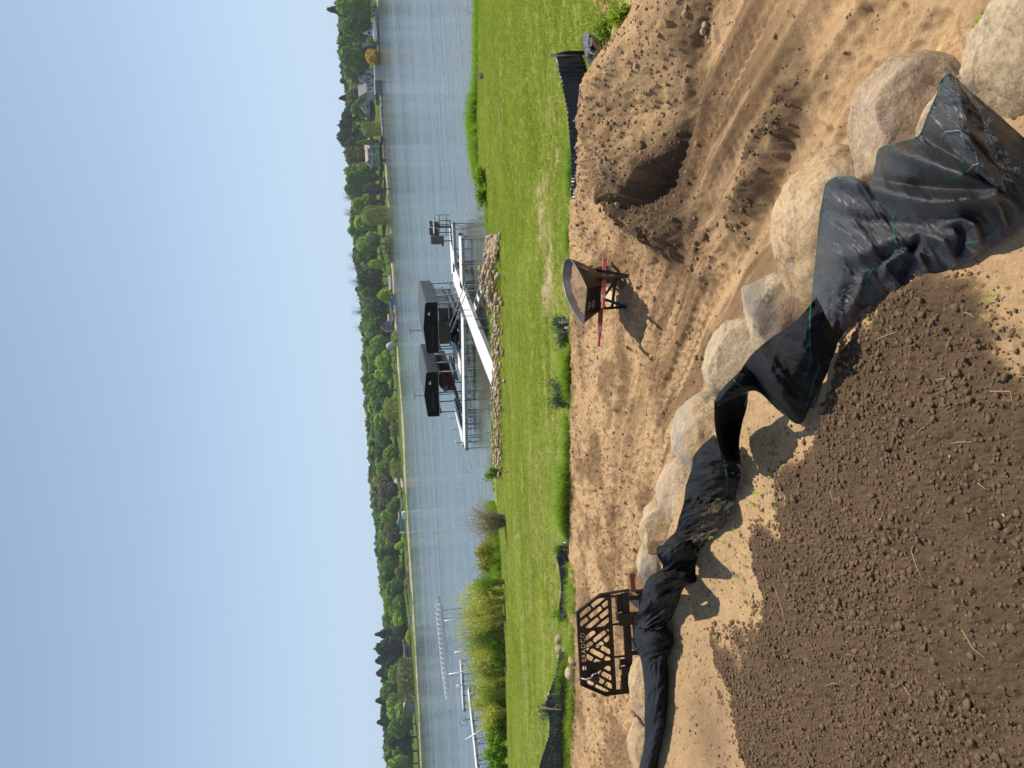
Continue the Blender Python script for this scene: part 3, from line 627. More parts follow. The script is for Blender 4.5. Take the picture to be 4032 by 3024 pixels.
# ------------------------------------------------------------------ scattering of things nobody could count
PROTO = {}
def proto_coll(key, meshes):
    if key not in PROTO:
        c = bpy.data.collections.new('kinds_of_'+key)
        for i, me in enumerate(meshes):
            o = bpy.data.objects.new('%s_kind' % key, me); c.objects.link(o)
        PROTO[key] = c
    return PROTO[key]
def scatter(name, key, meshes, P, rot, scl, idx, label, cat=None, kind='stuff'):
    me = bpy.data.meshes.new(name); me.vertices.add(len(P)); me.vertices.foreach_set('co', np.asarray(P, np.float32).ravel())
    for nm, ty, arr in (('rot', 'FLOAT_VECTOR', rot), ('scl', 'FLOAT_VECTOR', scl)):
        a = me.attributes.new(nm, ty, 'POINT'); a.data.foreach_set('vector', np.asarray(arr, np.float32).ravel())
    a = me.attributes.new('idx', 'INT', 'POINT'); a.data.foreach_set('value', np.asarray(idx, np.int32))
    o = link(name, me); tag(o, label, cat, kind=kind)
    g = bpy.data.node_groups.new('spread_'+name, 'GeometryNodeTree')
    g.interface.new_socket('Geometry', in_out='INPUT', socket_type='NodeSocketGeometry'); g.interface.new_socket('Geometry', in_out='OUTPUT', socket_type='NodeSocketGeometry')
    gi = g.nodes.new('NodeGroupInput'); go = g.nodes.new('NodeGroupOutput'); ip = g.nodes.new('GeometryNodeInstanceOnPoints')
    ci = g.nodes.new('GeometryNodeCollectionInfo'); ci.inputs['Collection'].default_value = proto_coll(key, meshes); ci.inputs['Separate Children'].default_value = True; ci.inputs['Reset Children'].default_value = True
    def at_(nm, ty):
        n_ = g.nodes.new('GeometryNodeInputNamedAttribute'); n_.data_type = ty; n_.inputs['Name'].default_value = nm; return n_.outputs['Attribute']
    g.links.new(gi.outputs[0], ip.inputs['Points']); g.links.new(ci.outputs[0], ip.inputs['Instance']); ip.inputs['Pick Instance'].default_value = True
    g.links.new(at_('idx', 'INT'), ip.inputs['Instance Index']); g.links.new(at_('rot', 'FLOAT_VECTOR'), ip.inputs['Rotation']); g.links.new(at_('scl', 'FLOAT_VECTOR'), ip.inputs['Scale'])
    g.links.new(ip.outputs[0], go.inputs[0]); md = o.modifiers.new('spread', 'NODES'); md.node_group = g
    return o
def ico(sub):
    bm = bmesh.new(); bmesh.ops.create_icosphere(bm, subdivisions=sub, radius=1); V = np.array([v.co[:] for v in bm.verts]); F = np.array([[v.index for v in f.verts] for f in bm.faces]); bm.free(); return V, F
def rock_verts(V, seed, rough=.18, cuts=0, fine=.03, freq=1.3):
    rg = np.random.default_rng(seed); o = rg.random(3)*50; P = V.copy()
    r = 1+fbm(V[:, 0]*freq+o[0], V[:, 1]*freq+o[1], V[:, 2]*freq+o[2], o=3, s=seed)*rough*2
    P = V*r[:, None]
    for i in range(cuts):
        n = rg.normal(size=3); n /= np.linalg.norm(n); h = .62+.25*rg.random(); d = P@n-h; P = P-np.maximum(d, 0)[:, None]*n*.93
    if fine: P = P*(1+fbm(P[:, 0]*7+o[0], P[:, 1]*7, P[:, 2]*7, o=3, s=seed+3)*fine)[:, None]
    return P
V2_, F2_ = ico(2); V1_, F1_ = ico(1); V5_, F5_ = ico(5); V3_, F3_ = ico(3)
M_clod = varied('soil_clod', (.125, .080, .046), (.235, .158, .098), 14, .95, 0, .6, .004, spec=.1)
M_sclod = varied('sand_clod', (.26, .17, .095), (.45, .31, .175), 9, .95, 0, .6, .008, spec=.1)
M_dclod = varied('dark_clod', (.11, .07, .043), (.26, .17, .10), 9, .95, 0, .6, .008, spec=.1)
M_pebble = varied('pebble', (.32, .27, .21), (.6, .52, .43), 3, .7, 0, .2, .004)
def clod_meshes(m, n, sub=1, rough=.22, cuts=3):
    V, F = (V1_, F1_) if sub == 1 else (V2_, F2_); L = []
    for i in range(n):
        me = meshnp('clod', rock_verts(V, 900+i*7+sub, rough, cuts, .05, 1.6)*np.array([1, .85, .75]), T=F, smooth=(sub == 2)); me.materials.append(m); L.append(me)
    return L
def scat_xy(n, xr, yr): return nr.uniform(*xr, n), nr.uniform(*yr, n)
def place(name, key, meshes, x, y, size, sink, label, cat=None, z=None, flat=.8):
    if z is None: z = Hfull(x, y, True)[0]
    n = len(x); P = np.stack([x, y, z+size*sink], 1); s = np.stack([size*nr.uniform(.8, 1.25, n), size*nr.uniform(.8, 1.25, n), size*nr.uniform(.6, 1., n)*flat/.8], 1)
    rot = np.stack([nr.uniform(-.5, .5, n), nr.uniform(-.5, .5, n), nr.uniform(0, 6.28, n)], 1)
    return scatter(name, key, meshes, P, rot, s, nr.integers(0, len(PROTO[key].objects) if meshes is None else len(meshes), n), label, cat)
# screened topsoil: crumbs and clods
x, y = scat_xy(90000, (-2.9, .75), (.95, 4.7)); _, dw = Hbase(x, y)[:2]
sd_ = polysd(x+fbm(x*5, y*5, o=4, s=8)*.15, y+fbm(x*5+9, y*5, o=4, s=9)*.15, SOIL); k = (dw < -.02) & (sd_ > -.05) & (nr.random(len(x)) < np.clip(.35+1.2*fbm(x*2.5, y*2.5, o=3, s=199)+.5, .25, 1)) & (np.abs(x/y) < .72); x, y, sd_ = x[k], y[k], sd_[k]
size = np.clip(np.exp(nr.normal(math.log(.0044), .45, len(x))), .0022, .015); 
place('topsoil_clods', 'clod', clod_meshes(M_clod, 6, 2), x, y, size, .25, 'loose crumbs and clods of the dark brown screened topsoil', 'soil')
x, y = scat_xy(9000, (-3, 1.3), (.95, 4.9)); dw = Hbase(x, y)[1]; sd_ = polysd(x, y, SOIL); k = (dw < 0) & (sd_ < -.02) & (nr.random(len(x)) < np.exp(sd_*3.2)*.62+.03); x, y = x[k], y[k]
place('stray_soil_clods', 'clod', None, x, y, np.clip(np.exp(nr.normal(math.log(.0038), .5, len(x))), .0018, .010), .4, 'stray brown crumbs lying on the pale sand next to the topsoil', 'soil')
x, y = scat_xy(5200, (-3, 1.3), (.95, 4.9)); dw = Hbase(x, y)[1]; k = (dw < 0) & ((polysd(x, y, SOIL) < 0) | (nr.random(len(x)) < .08)); x, y = x[k], y[k]
place('terrace_pebbles', 'pebble', clod_meshes(M_pebble, 4, 1, .12, 2), x, y, np.clip(np.exp(nr.normal(math.log(.0026), .45, len(x))), .0015, .010), .3, 'fine gravel strewn over the sandy terrace', 'gravel')
# clods of the dug ground
x, y = scat_xy(170000, (-6.5, 4.2), (2.2, 14)); _, dw, ye, ys = Hbase(x, y); hfull = Hfull(x, y)[0]; base_ = Hbase(x, y)[0]
rg_ = np.clip(.1+.9*fbm(x*.55, y*.55, o=3, s=50)+.6*sstep(7.2, 9.0, y), 0, 1); up_ = np.clip((hfull-base_)/.1, 0, 1)
pr = .05+.55*rg_*.8+.45*up_; k = (dw > .25) & (y < ye-.05) & (nr.random(len(x)) < pr*.62); x, y, up_ = x[k], y[k], up_[k]
sz = np.clip(np.exp(nr.normal(math.log(.0062), .55, len(x))), .003, .034)*(1+.30*up_)
dk_ = np.exp(-(seg_dist(x, y, WIND)[0]/.3)**2)+np.exp(-(seg_dist(x, y, SPILL)[0]/.45)**2)+.35*up_*(fbm(x*2, y*2, o=2, s=5) > 0)
isd = nr.random(len(x)) < dk_*.8+.08
place('sand_clods', 'sandclod', clod_meshes(M_sclod, 5, 2), x[~isd], y[~isd], sz[~isd], .15, 'loose lumps of sandy soil on the dug ground', 'soil')
place('dark_clods', 'darkclod', clod_meshes(M_dclod, 5, 2), x[isd], y[isd], sz[isd]*1.15, .15, 'lumps of darker damp soil on the dug ground', 'soil')

# ------------------------------------------------------------------ grass
def blade_tuft(n, h, spread, w, lean, seed, seg=2):
    rg = np.random.default_rng(seed); V = []; Q = []
    for i in range(n):
        a = rg.random()*6.283; r = spread*math.sqrt(rg.random()); hh = h*(.55+.6*rg.random()); la = rg.random()*6.283; l = lean*hh*(.3+rg.random()); bx, by = math.cos(a)*r, math.sin(a)*r; wx, wy = math.cos(la+1.57)*w, math.sin(la+1.57)*w; b = len(V)
        for k in range(seg+1):
            t = k/seg; ww = (1-t*.85); x_ = bx+math.cos(la)*l*t*t; y_ = by+math.sin(la)*l*t*t; z_ = hh*t*(1-.15*t*lean); V += [(x_-wx*ww, y_-wy*ww, z_), (x_+wx*ww, y_+wy*ww, z_)]
        for k in range(seg): Q.append((b+2*k, b+2*k+1, b+2*k+3, b+2*k+2))
    return np.array(V), np.array(Q)
def grass_mat(name, c1, c2, tl=.45):
    def f(n, b):
        oi = N(n, 'ShaderNodeObjectInfo'); geo = N(n, 'ShaderNodeNewGeometry')
        t = noise_node(n, .5, 4, .65, vec=geo.outputs['Position']); ad = N(n, 'ShaderNodeMath', operation='ADD'); m2 = N(n, 'ShaderNodeMath', operation='MULTIPLY_ADD'); m2.inputs[1].default_value = .5; m2.inputs[2].default_value = -.25
        n.links.new(geo.outputs['Random Per Island'], m2.inputs[0]); n.links.new(t.outputs[0], ad.inputs[0]); n.links.new(m2.outputs[0], ad.inputs[1])
        r = ramp(n, ad.outputs[0], [(.25, c1), (.75, c2)]); n.links.new(r.outputs[0], b.inputs['Base Color'])
        tr = N(n, 'ShaderNodeBsdfTranslucent'); n.links.new(r.outputs[0], tr.inputs[0]); ms = N(n, 'ShaderNodeMixShader'); ms.inputs[0].default_value = tl
        n.links.new(b.outputs[0], ms.inputs[1]); n.links.new(tr.outputs[0], ms.inputs[2]); n.links.new(ms.outputs[0], n.nodes['Material Output'].inputs[0])
    return mat(name, c1, .55, 0, .3, f)
GM_lawn = grass_mat('lawn_blades', (.22, .33, .018), (.42, .48, .06)); GM_dry = grass_mat('dry_blades', (.38, .36, .12), (.58, .54, .25), .3)
GM_rank = grass_mat('rank_grass', (.20, .36, .02), (.38, .52, .06)); GM_sage = grass_mat('sage_leaves', (.08, .14, .07), (.17, .25, .13), .3); GM_reed = grass_mat('reed_blades', (.20, .38, .015), (.36, .54, .05))
def tufts(m, n, blades, h, sp, w, lean, sd0, seg=2):
    L = []
    for i in range(n):
        V, Q = blade_tuft(blades, h, sp, w, lean, sd0+i, seg); me = meshnp('tuft', V, Q=Q); me.materials.append(m); L.append(me)
    return L
def put_tufts(name, key, meshes, x, y, s, label, cat='grass', z=None, tilt=.15):
    n = len(x); 
    if z is None: z = Hfull(x, y)[0]
    rot = np.stack([nr.uniform(-tilt, tilt, n), nr.uniform(-tilt, tilt, n), nr.uniform(0, 6.28, n)], 1)
    return scatter(name, key, meshes, np.stack([x, y, z-.005], 1), rot, np.stack([s, s, s*nr.uniform(.8, 1.2, n)], 1), nr.integers(0, max(1, len(PROTO[key].objects) if meshes is None else len(meshes)), n), label, cat)
n = 150000; x = nr.uniform(-19, 18, n); y = 8+26*nr.random(n)**1.15; _, dw, ye, ys = Hbase(x, y); ye2 = np.interp(x, LE[:, 0], LE[:, 1])
bare = bare_at(x, y)
k = (y > ye2+.02) & (y < ys-.1) & (dw > .3) & (np.abs(x/y) < .64) & (nr.random(n) > bare*.72); xl, yl = x[k], y[k]
dryp = np.clip(sstep(-.1, .5, fbm(xl*.35, yl*2.2, o=4, s=33)+.28*sstep(19, 13.5, yl)*(xl < 2)+.22*sstep(2, -6, xl)-.22*sstep(1, 5, xl))*.6, 0, .7)
dr_ = nr.random(len(xl)) < dryp+bare_at(xl, yl)*.6
put_tufts('lawn_grass', 'lawn', tufts(GM_lawn, 5, 14, .05, .065, .0045, .7, 10), xl[~dr_], yl[~dr_], nr.uniform(.8, 1.35, (~dr_).sum()), 'short mown grass of the lakeside lawn')
put_tufts('dry_lawn_grass', 'dry', tufts(GM_dry, 3, 12, .045, .07, .004, .9, 30), xl[dr_], yl[dr_], nr.uniform(.7, 1.2, dr_.sum()), 'dry straw coloured grass in the lawn')
# rank grass along the silt fence
n = 9000; x = nr.uniform(-9, 4.4, n); ye2 = np.interp(x, LE[:, 0], LE[:, 1]); off = np.abs(nr.normal(0, .5, n))+.02; y = ye2+off
hn = fbm(x*.9, off*0+3, o=3, s=44); den = np.clip(.45+1.6*hn-.35*np.clip(off-.4, 0, 1), .06, 1); k = (nr.random(n) < den) & (x < 3.9); x, y, off, hn = x[k], y[k], off[k], hn[k]
put_tufts('rank_grass', 'rank', tufts(GM_rank, 4, 16, .26, .06, .004, .9, 50, 3), x, y, nr.uniform(.4, 1.2, len(x))*np.clip(1.1-off*.8, .3, 1.2)*np.clip(.75+1.5*hn, .3, 1.5), 'rank long grass growing along the low silt fence')
n = 900; x = nr.uniform(-8.5, -3.0, n); y = np.interp(x, LE[:, 0], LE[:, 1])-nr.uniform(.05, .5, n); k = nr.random(n) < np.clip(.2+1.2*fbm(x*1.4, y*0, o=2, s=45)+.25*(x < -5.6), 0, 1)
put_tufts('verge_grass', 'rank', None, x[k], y[k], nr.uniform(.35, .8, k.sum()), 'green tufts sprouting on the sand below the silt fence')
# reeds and tall grass at the water's edge
n = 5200; x = np.concatenate([nr.uniform(8.6, 21, 3200), nr.uniform(-20, -5.5, 4200), nr.uniform(-5, 8, 500)]); ys = np.interp(x, SH[:, 0], SH[:, 1]); y = ys+nr.normal(-.35, .5, len(x))-.55*(x < -5.5); h = np.where(x > 8, np.clip(.45+.45*fbm(x*.35, y*0+2, o=2, s=8)-.12*(x > 13), .18, .9), .8); h = np.where((x < 8) & (x > -5.5), .32, h)
put_tufts('shore_reeds', 'reed', tufts(GM_reed, 5, 18, .62, .14, .0085, .7, 70, 3), x, y, h*nr.uniform(.7, 1.25, len(x)), 'tall green grass and reeds along the near water edge', z=np.maximum(Hfull(x, y)[0], -.05))
n = 700; x = nr.uniform(-4, 20, n); y = np.interp(x, SH[:, 0], SH[:, 1])+nr.uniform(.4, 3.2, n)
put_tufts('water_grass', 'sparse', tufts(GM_sage, 3, 5, .35, .12, .006, .8, 90, 2), x, y, nr.uniform(.4, 1.0, n), 'thin grass stems standing in the shallows', z=np.zeros(n))

# ------------------------------------------------------------------ boulders of the terrace wall
def stone_mat(name, c1, c2, c3, sc=2.2, band=None, rough=.75):
    def f(n, b):
        tc = N(n, 'ShaderNodeTexCoord'); t = noise_node(n, sc, 8, .62, vec=tc.outputs['Object'], dist=.6); r = ramp(n, t.outputs[0], [(.30, c1), (.5, c2), (.68, c3)]); src = r.outputs[0]
        sp = noise_node(n, sc*28, 3, .7, vec=tc.outputs['Object']); rs = ramp(n, sp.outputs[0], [(.34, (.6, .6, .6)), (.5, (1, 1, 1)), (.68, (1.25, 1.22, 1.18))])
        mx = N(n, 'ShaderNodeMix', data_type='RGBA', blend_type='MULTIPLY'); mx.inputs[0].default_value = .8; n.links.new(src, mx.inputs[6]); n.links.new(rs.outputs[0], mx.inputs[7]); src = mx.outputs[2]
        # thin pale veins
        vn = noise_node(n, sc*1.4, 4, .5, vec=tc.outputs['Object'], dist=1.6); vr = ramp(n, vn.outputs[0], [(.488, (0, 0, 0)), (.5, (1, 1, 1)), (.512, (0, 0, 0))])
        m3 = N(n, 'ShaderNodeMix', data_type='RGBA'); ml = N(n, 'ShaderNodeMath', operation='MULTIPLY'); ml.inputs[1].default_value = .4; n.links.new(vr.outputs[0], ml.inputs[0]); n.links.new(ml.outputs[0], m3.inputs[0]); n.links.new(src, m3.inputs[6]); m3.inputs[7].default_value = (.55, .50, .42, 1); src = m3.outputs[2]
        if band:
            mp = N(n, 'ShaderNodeMapping'); mp.inputs['Rotation'].default_value = (.5, .4, .9); n.links.new(tc.outputs['Object'], mp.inputs[0]); wv = N(n, 'ShaderNodeTexWave'); wv.inputs['Scale'].default_value = 1.1; wv.inputs['Distortion'].default_value = 5; wv.inputs['Detail'].default_value = 5; n.links.new(mp.outputs[0], wv.inputs[0])
            br = ramp(n, wv.outputs[0], [(.72, (0, 0, 0)), (.9, (.8, .8, .8))]); m4 = N(n, 'ShaderNodeMix', data_type='RGBA'); n.links.new(br.outputs[0], m4.inputs[0]); n.links.new(src, m4.inputs[6]); m4.inputs[7].default_value = (*band, 1); src = m4.outputs[2]
        # dirt settled in the hollows and sand dusted over the stone
        dn = noise_node(n, sc*2.6, 6, .7, vec=tc.outputs['Object']); dr = ramp(n, dn.outputs[0], [(.50, (0, 0, 0)), (.72, (.65, .65, .65))]); m6 = N(n, 'ShaderNodeMix', data_type='RGBA'); n.links.new(dr.outputs[0], m6.inputs[0]); n.links.new(src, m6.inputs[6]); m6.inputs[7].default_value = (.46, .34, .20, 1); src = m6.outputs[2]
        vo = N(n, 'ShaderNodeTexVoronoi', feature='DISTANCE_TO_EDGE'); vo.inputs['Scale'].default_value = sc*1.1; vd = noise_node(n, sc*1.5, 4, .6, vec=tc.outputs['Object']); va = N(n, 'ShaderNodeMix', data_type='RGBA'); va.inputs[0].default_value = .35; n.links.new(tc.outputs['Object'], va.inputs[6]); n.links.new(vd.outputs[1], va.inputs[7]); n.links.new(va.outputs[2], vo.inputs['Vector'])
        cr_ = ramp(n, vo.outputs[0], [(.0, (.35, .35, .35)), (.02, (1, 1, 1))]); m7 = N(n, 'ShaderNodeMix', data_type='RGBA', blend_type='MULTIPLY'); m7.inputs[0].default_value = .55; n.links.new(src, m7.inputs[6]); n.links.new(cr_.outputs[0], m7.inputs[7]); src = m7.outputs[2]
        n.links.new(src, b.inputs['Base Color'])
        t2 = noise_node(n, sc*5, 8, .7, vec=tc.outputs['Object']); n1 = bump(n, b, t2.outputs[0], .55, .03); bump(n, b, sp.outputs[0], .35, .006, n1)
    return mat(name, c1, rough, 0, .35, f)
SM = dict(tan=stone_mat('stone_tan', (.36, .235, .12), (.46, .32, .175), (.52, .44, .33)), tangrey=stone_mat('stone_tan_greyband', (.40, .255, .12), (.47, .34, .20), (.44, .38, .30), band=(.33, .29, .23)),
          grey=stone_mat('stone_grey', (.31, .225, .14), (.42, .32, .205), (.49, .39, .265)), red=stone_mat('stone_reddish', (.30, .20, .13), (.41, .30, .195), (.38, .30, .21), 3),
          pink=stone_mat('stone_pinkish', (.40, .28, .18), (.48, .355, .24), (.53, .43, .31), 3), striped=stone_mat('stone_striped', (.34, .25, .15), (.45, .35, .225), (.51, .42, .29), 2.6, band=(.20, .17, .14)), orange=stone_mat('stone_orange', (.42, .235, .095), (.50, .30, .13), (.45, .33, .20)))
def boulder(px, py, z, rl, rv, seed, m, label, rough=.10, cuts=2, rz=0, tall=1.0, name='boulder', cat='boulder', group=None, sub=5, fine=.02, depth=None):
    c = at(px, py, z); sl_ = np.linalg.norm(c-[0, 0, CAMZ]); a = rl/3030*sl_*(1.08 if sub == 5 else 1); b = rv/3030*sl_*(1.06 if sub == 5 else 1)
    V, F = {5: (V5_, F5_), 3: (V3_, F3_), 2: (V2_, F2_)}[sub]; P = rock_verts(V, seed, rough*1.25, cuts, 0, 1.1); P = P*(1+ridged(P[:, 0]*2.2+seed, P[:, 1]*2.2+P[:, 2]*1.7, 3, seed)*.035+fbm(P[:, 0]*9+seed, P[:, 1]*9, P[:, 2]*9, o=4, s=seed)*.035)[:, None]
    P = P/np.abs(P).max(0); me = meshnp(name, P*[a, depth or b, b*tall], T=F, smooth=True); me.materials.append(SM[m] if m in SM else m)
    o = link(name, me); o.location = c; o.rotation_euler = (rnd.uniform(-.15, .15), rnd.uniform(-.15, .15), rz); return tag(o, label, cat, group)
WG = 'boulders of the terrace retaining wall'
for a in [
 (4160, 170, 3.30, 245, 225, 11, 'grey', 'large rounded grey boulder nearest the camera, at the lower right end of the wall', .07, 3, .2),
 (3900, 475, 3.26, 175, 200, 12, 'red', 'squat grey-brown boulder shaded by the pointed fabric flap', .10, 4, .1),
 (3810, 290, 3.18, 150, 95, 13, 'orange', 'orange sandstone slab wedged beside the pointed fabric flap', .07, 4, .3),
 (3610, 505, 3.24, 215, 225, 14, 'red', 'angular reddish grey boulder with a broken top edge', .10, 7, -.3),
 (3315, 925, 3.25, 290, 235, 15, 'tan', 'biggest smooth tan boulder, half covered by the large fabric drape', .05, 1, -.1),
 (3130, 1215, 3.18, 205, 190, 16, 'striped', 'grey-brown streaked boulder with a dark ledge beside the biggest tan one', .10, 5, -.35),
 (2965, 1435, 3.22, 175, 170, 17, 'grey', 'pale grey-tan boulder between the streaked one and the fabric arch', .08, 3, -.2),
 (2800, 1725, 3.2, 172, 150, 18, 'tangrey', 'smooth yellow-tan boulder crossed by a grey band', .05, 1, -.1),
 (2735, 1945, 3.2, 142, 135, 19, 'pink', 'pinkish granite boulder right of the cracked tan one', .07, 3, 0),
 (2640, 2080, 3.2, 112, 105, 20, 'tan', 'tan boulder split by a dark crack', .12, 5, .2),
 (2570, 2120, 3.15, 62, 42, 24, 'tan', 'small tan stone at the foot of the cracked tan boulder', .10, 4, .2),
 (2600, 2235, 3.2, 100, 88, 21, 'striped', 'dull streaked boulder beside the rusty bracket', .10, 4, 0),
 (2560, 2712, 3.25, 115, 72, 22, 'tan', 'pale tan boulder behind the long fabric roll, the right one of two', .06, 1, 0),
 (2548, 2960, 3.25, 120, 76, 23, 'tan', 'pale tan boulder at the far left end of the wall', .07, 3, 0),
]: boulder(*a[:7], a[7], a[8], a[9], a[10], group=WG)
for i, p in enumerate([(1.0, 2.35), (1.02, 3.0), (.72, 3.75), (.15, 4.2), (-.25, 4.75), (-.85, 5.1), (-1.35, 5.3), (-2.1, 5.2), (-2.9, 5.35)]):     # the course of stones below
    V = rock_verts(V3_, 60+i, .12, 4, .02, 1.1); me = meshnp('boulder', V*[.30, .26, .32], T=F3_, smooth=True); me.materials.append(SM[['grey', 'tan', 'pink'][i % 3]]); o = link('boulder', me); o.location = (p[0]-.1, p[1]-.42, 2.45); o.rotation_euler = (0, 0, i*1.1)
    tag(o, 'lower boulder of the retaining wall, hidden from above by the top course', 'boulder', 'lower course of the retaining wall')
# stones by the silt fence, and on the dug ground
def loose(px, py, r, m, label, seed, sub=3, cat='stone', group=None, name='stone', cuts=3):
    g = G(px, py); sl_ = np.linalg.norm(g-[0, 0, CAMZ]); R_ = r*(1.3 if py > 2000 and px < 2300 else 1)/3030*sl_
    me = meshnp(name, rock_verts(V3_ if sub == 3 else V2_, seed, .1, cuts, .02)*[R_, R_*.85, R_*.75], T=F3_ if sub == 3 else F2_, smooth=True); me.materials.append(SM[m]); o = link(name, me); o.location = g+[0, 0, R_*.45]; o.rotation_euler = (0, 0, seed); return tag(o, label, cat, group)
SG = 'stones beside the low silt fence'
for a in [(2212,2515,17,'grey','grey stone at the right end of the row by the silt fence'),(2212,2556,16,'tan','yellow-tan stone in the row by the silt fence'),(2232,2566,13,'striped','dull brown stone half under the yellow-tan one'),(2222,2592,17,'tan','pale tan stone at the left end of the row by the silt fence'),(2222,2660,14,'striped','brown lump of stone left of the row by the silt fence'),(2258,2650,20,'pink','pale stone just behind the pallet fork frame, upper left corner'),(2262,2600,15,'tan','long tan stone behind the left part of the fork frame'),(2241,1755,12,'tan','lone tan stone at the edge of the long grass'),(2405,1530,10,'grey','small dark stone on the rutted sand left of the wheelbarrow')]:
    loose(*a, seed=int(a[0]+a[1]), group=SG if a[0] < 2270 and a[1] > 2000 else None)
for i, a in enumerate([(2785,98,14,'grey','flat grey stone at the foot of the sand heap, near the right edge'),(2778,122,15,'pink','round brownish stone among the pebbles at the heap foot'),(2792,142,13,'tan','tan stone below the round brownish one'),(2800,165,9,'tan','small tan stone in the pebble line at the heap foot'),(2705,55,13,'striped','dull stone on the heap face near the right edge'),(2440,800,14,'striped','dark brown clod stone left of the dug face'),(3225,640,13,'grey','dark splintered lump of rock on the footprinted sand'),(3258,300,11,'grey','small dark stone between the footprints')]): loose(*a, seed=300+i)
# ------------------------------------------------------------------ silt fence fabric draped on the wall
def fabric_f(dust):
    def f(n, b):
        tc = N(n, 'ShaderNodeTexCoord'); uv = N(n, 'ShaderNodeUVMap'); uv.uv_map = 'UVMap'
        t = noise_node(n, 5, 6, .65, vec=tc.outputs['Object']); r = ramp(n, t.outputs[0], [(.35, (.010, .011, .015)), (.65, (.026, .028, .035))]); src = r.outputs[0]
        if dust:
            at_ = N(n, 'ShaderNodeVertexColor'); at_.layer_name = 'dust'; t2 = noise_node(n, 45, 6, .75, vec=tc.outputs['Object']); r2 = ramp(n, t2.outputs[0], [(.42, (0, 0, 0)), (.66, (1, 1, 1))])
            ml = N(n, 'ShaderNodeMath', operation='MULTIPLY'); n.links.new(at_.outputs[0], ml.inputs[0]); n.links.new(r2.outputs[0], ml.inputs[1])
            mx = N(n, 'ShaderNodeMix', data_type='RGBA'); n.links.new(ml.outputs[0], mx.inputs[0]); n.links.new(src, mx.inputs[6]); mx.inputs[7].default_value = (.30, .21, .125, 1); src = mx.outputs[2]
        n.links.new(src, b.inputs['Base Color'])
        # woven tapes
        w1 = N(n, 'ShaderNodeTexWave'); w1.inputs['Scale'].default_value = 34; w1.inputs['Distortion'].default_value = .6; w1.bands_direction = 'X'; n.links.new(uv.outputs[0], w1.inputs[0])
        w2_ = N(n, 'ShaderNodeTexWave'); w2_.inputs['Scale'].default_value = 34; w2_.inputs['Distortion'].default_value = .6; w2_.bands_direction = 'Y'; n.links.new(uv.outputs[0], w2_.inputs[0])
        mxx = N(n, 'ShaderNodeMath', operation='MULTIPLY'); n.links.new(w1.outputs[1], mxx.inputs[0]); n.links.new(w2_.outputs[1], mxx.inputs[1])
        n1 = bump(n, b, mxx.outputs[0], .5, .0025); t3 = noise_node(n, 260, 2, .6, vec=tc.outputs['Object']); b.inputs['Coat Weight'].default_value = .35; b.inputs['Coat Roughness'].default_value = .38; n2 = bump(n, b, t3.outputs[0], 1.0, .0065, n1); t4 = noise_node(n, 22, 5, .6, vec=tc.outputs['Object']); bump(n, b, t4.outputs[0], .5, .006, n2)
        rr_ = ramp(n, t3.outputs[0], [(.35, (.24,)*3), (.65, (.40,)*3)]); n.links.new(rr_.outputs[0], b.inputs['Roughness'])
    return f
M_fab = mat('woven_fabric', (.015, .015, .018), .42, 0, 1.0, fabric_f(True))
def fuzzy_f(n, b):
    fabric_f(True)(n, b); b.inputs['Coat Weight'].default_value = 0
    for l in list(n.links):
        if l.to_socket == b.inputs['Roughness']: n.links.remove(l)
    b.inputs['Roughness'].default_value = .62
    t = noise_node(n, 140, 4, .8, coord='Object'); k = [x for x in n.nodes if x.bl_idname == 'ShaderNodeBump'][-1]; bump(n, b, t.outputs[0], .8, .004, k.outputs[0])
    for e in [x for x in n.nodes if x.bl_idname == 'ShaderNodeValToRGB'][0].color_ramp.elements: e.color = tuple(c*.38 for c in e.color[:3])+(1,)
M_fuz = mat('fuzzy_fabric_back', (.006, .006, .008), .62, 0, .28, fuzzy_f)
M_thread = mat('green_thread', (.0, .22, .12), .6)
def crom(P, t):   # Catmull-Rom through rows P at parameters t (vectorised)
    P = np.asarray(P, float); n = len(P); i = np.clip(np.floor(t).astype(int), 0, n-2); f = (t-i).reshape((-1,)+(1,)*(P.ndim-1))
    p0 = P[np.clip(i-1, 0, n-1)]; p1 = P[i]; p2 = P[np.clip(i+1, 0, n-1)]; p3 = P[np.clip(i+2, 0, n-1)]
    return .5*((2*p1)+(-p0+p2)*f+(2*p0-5*p1+4*p2-p3)*f*f+(-p0+3*p1-3*p2+p3)*f**3)
SURF = []
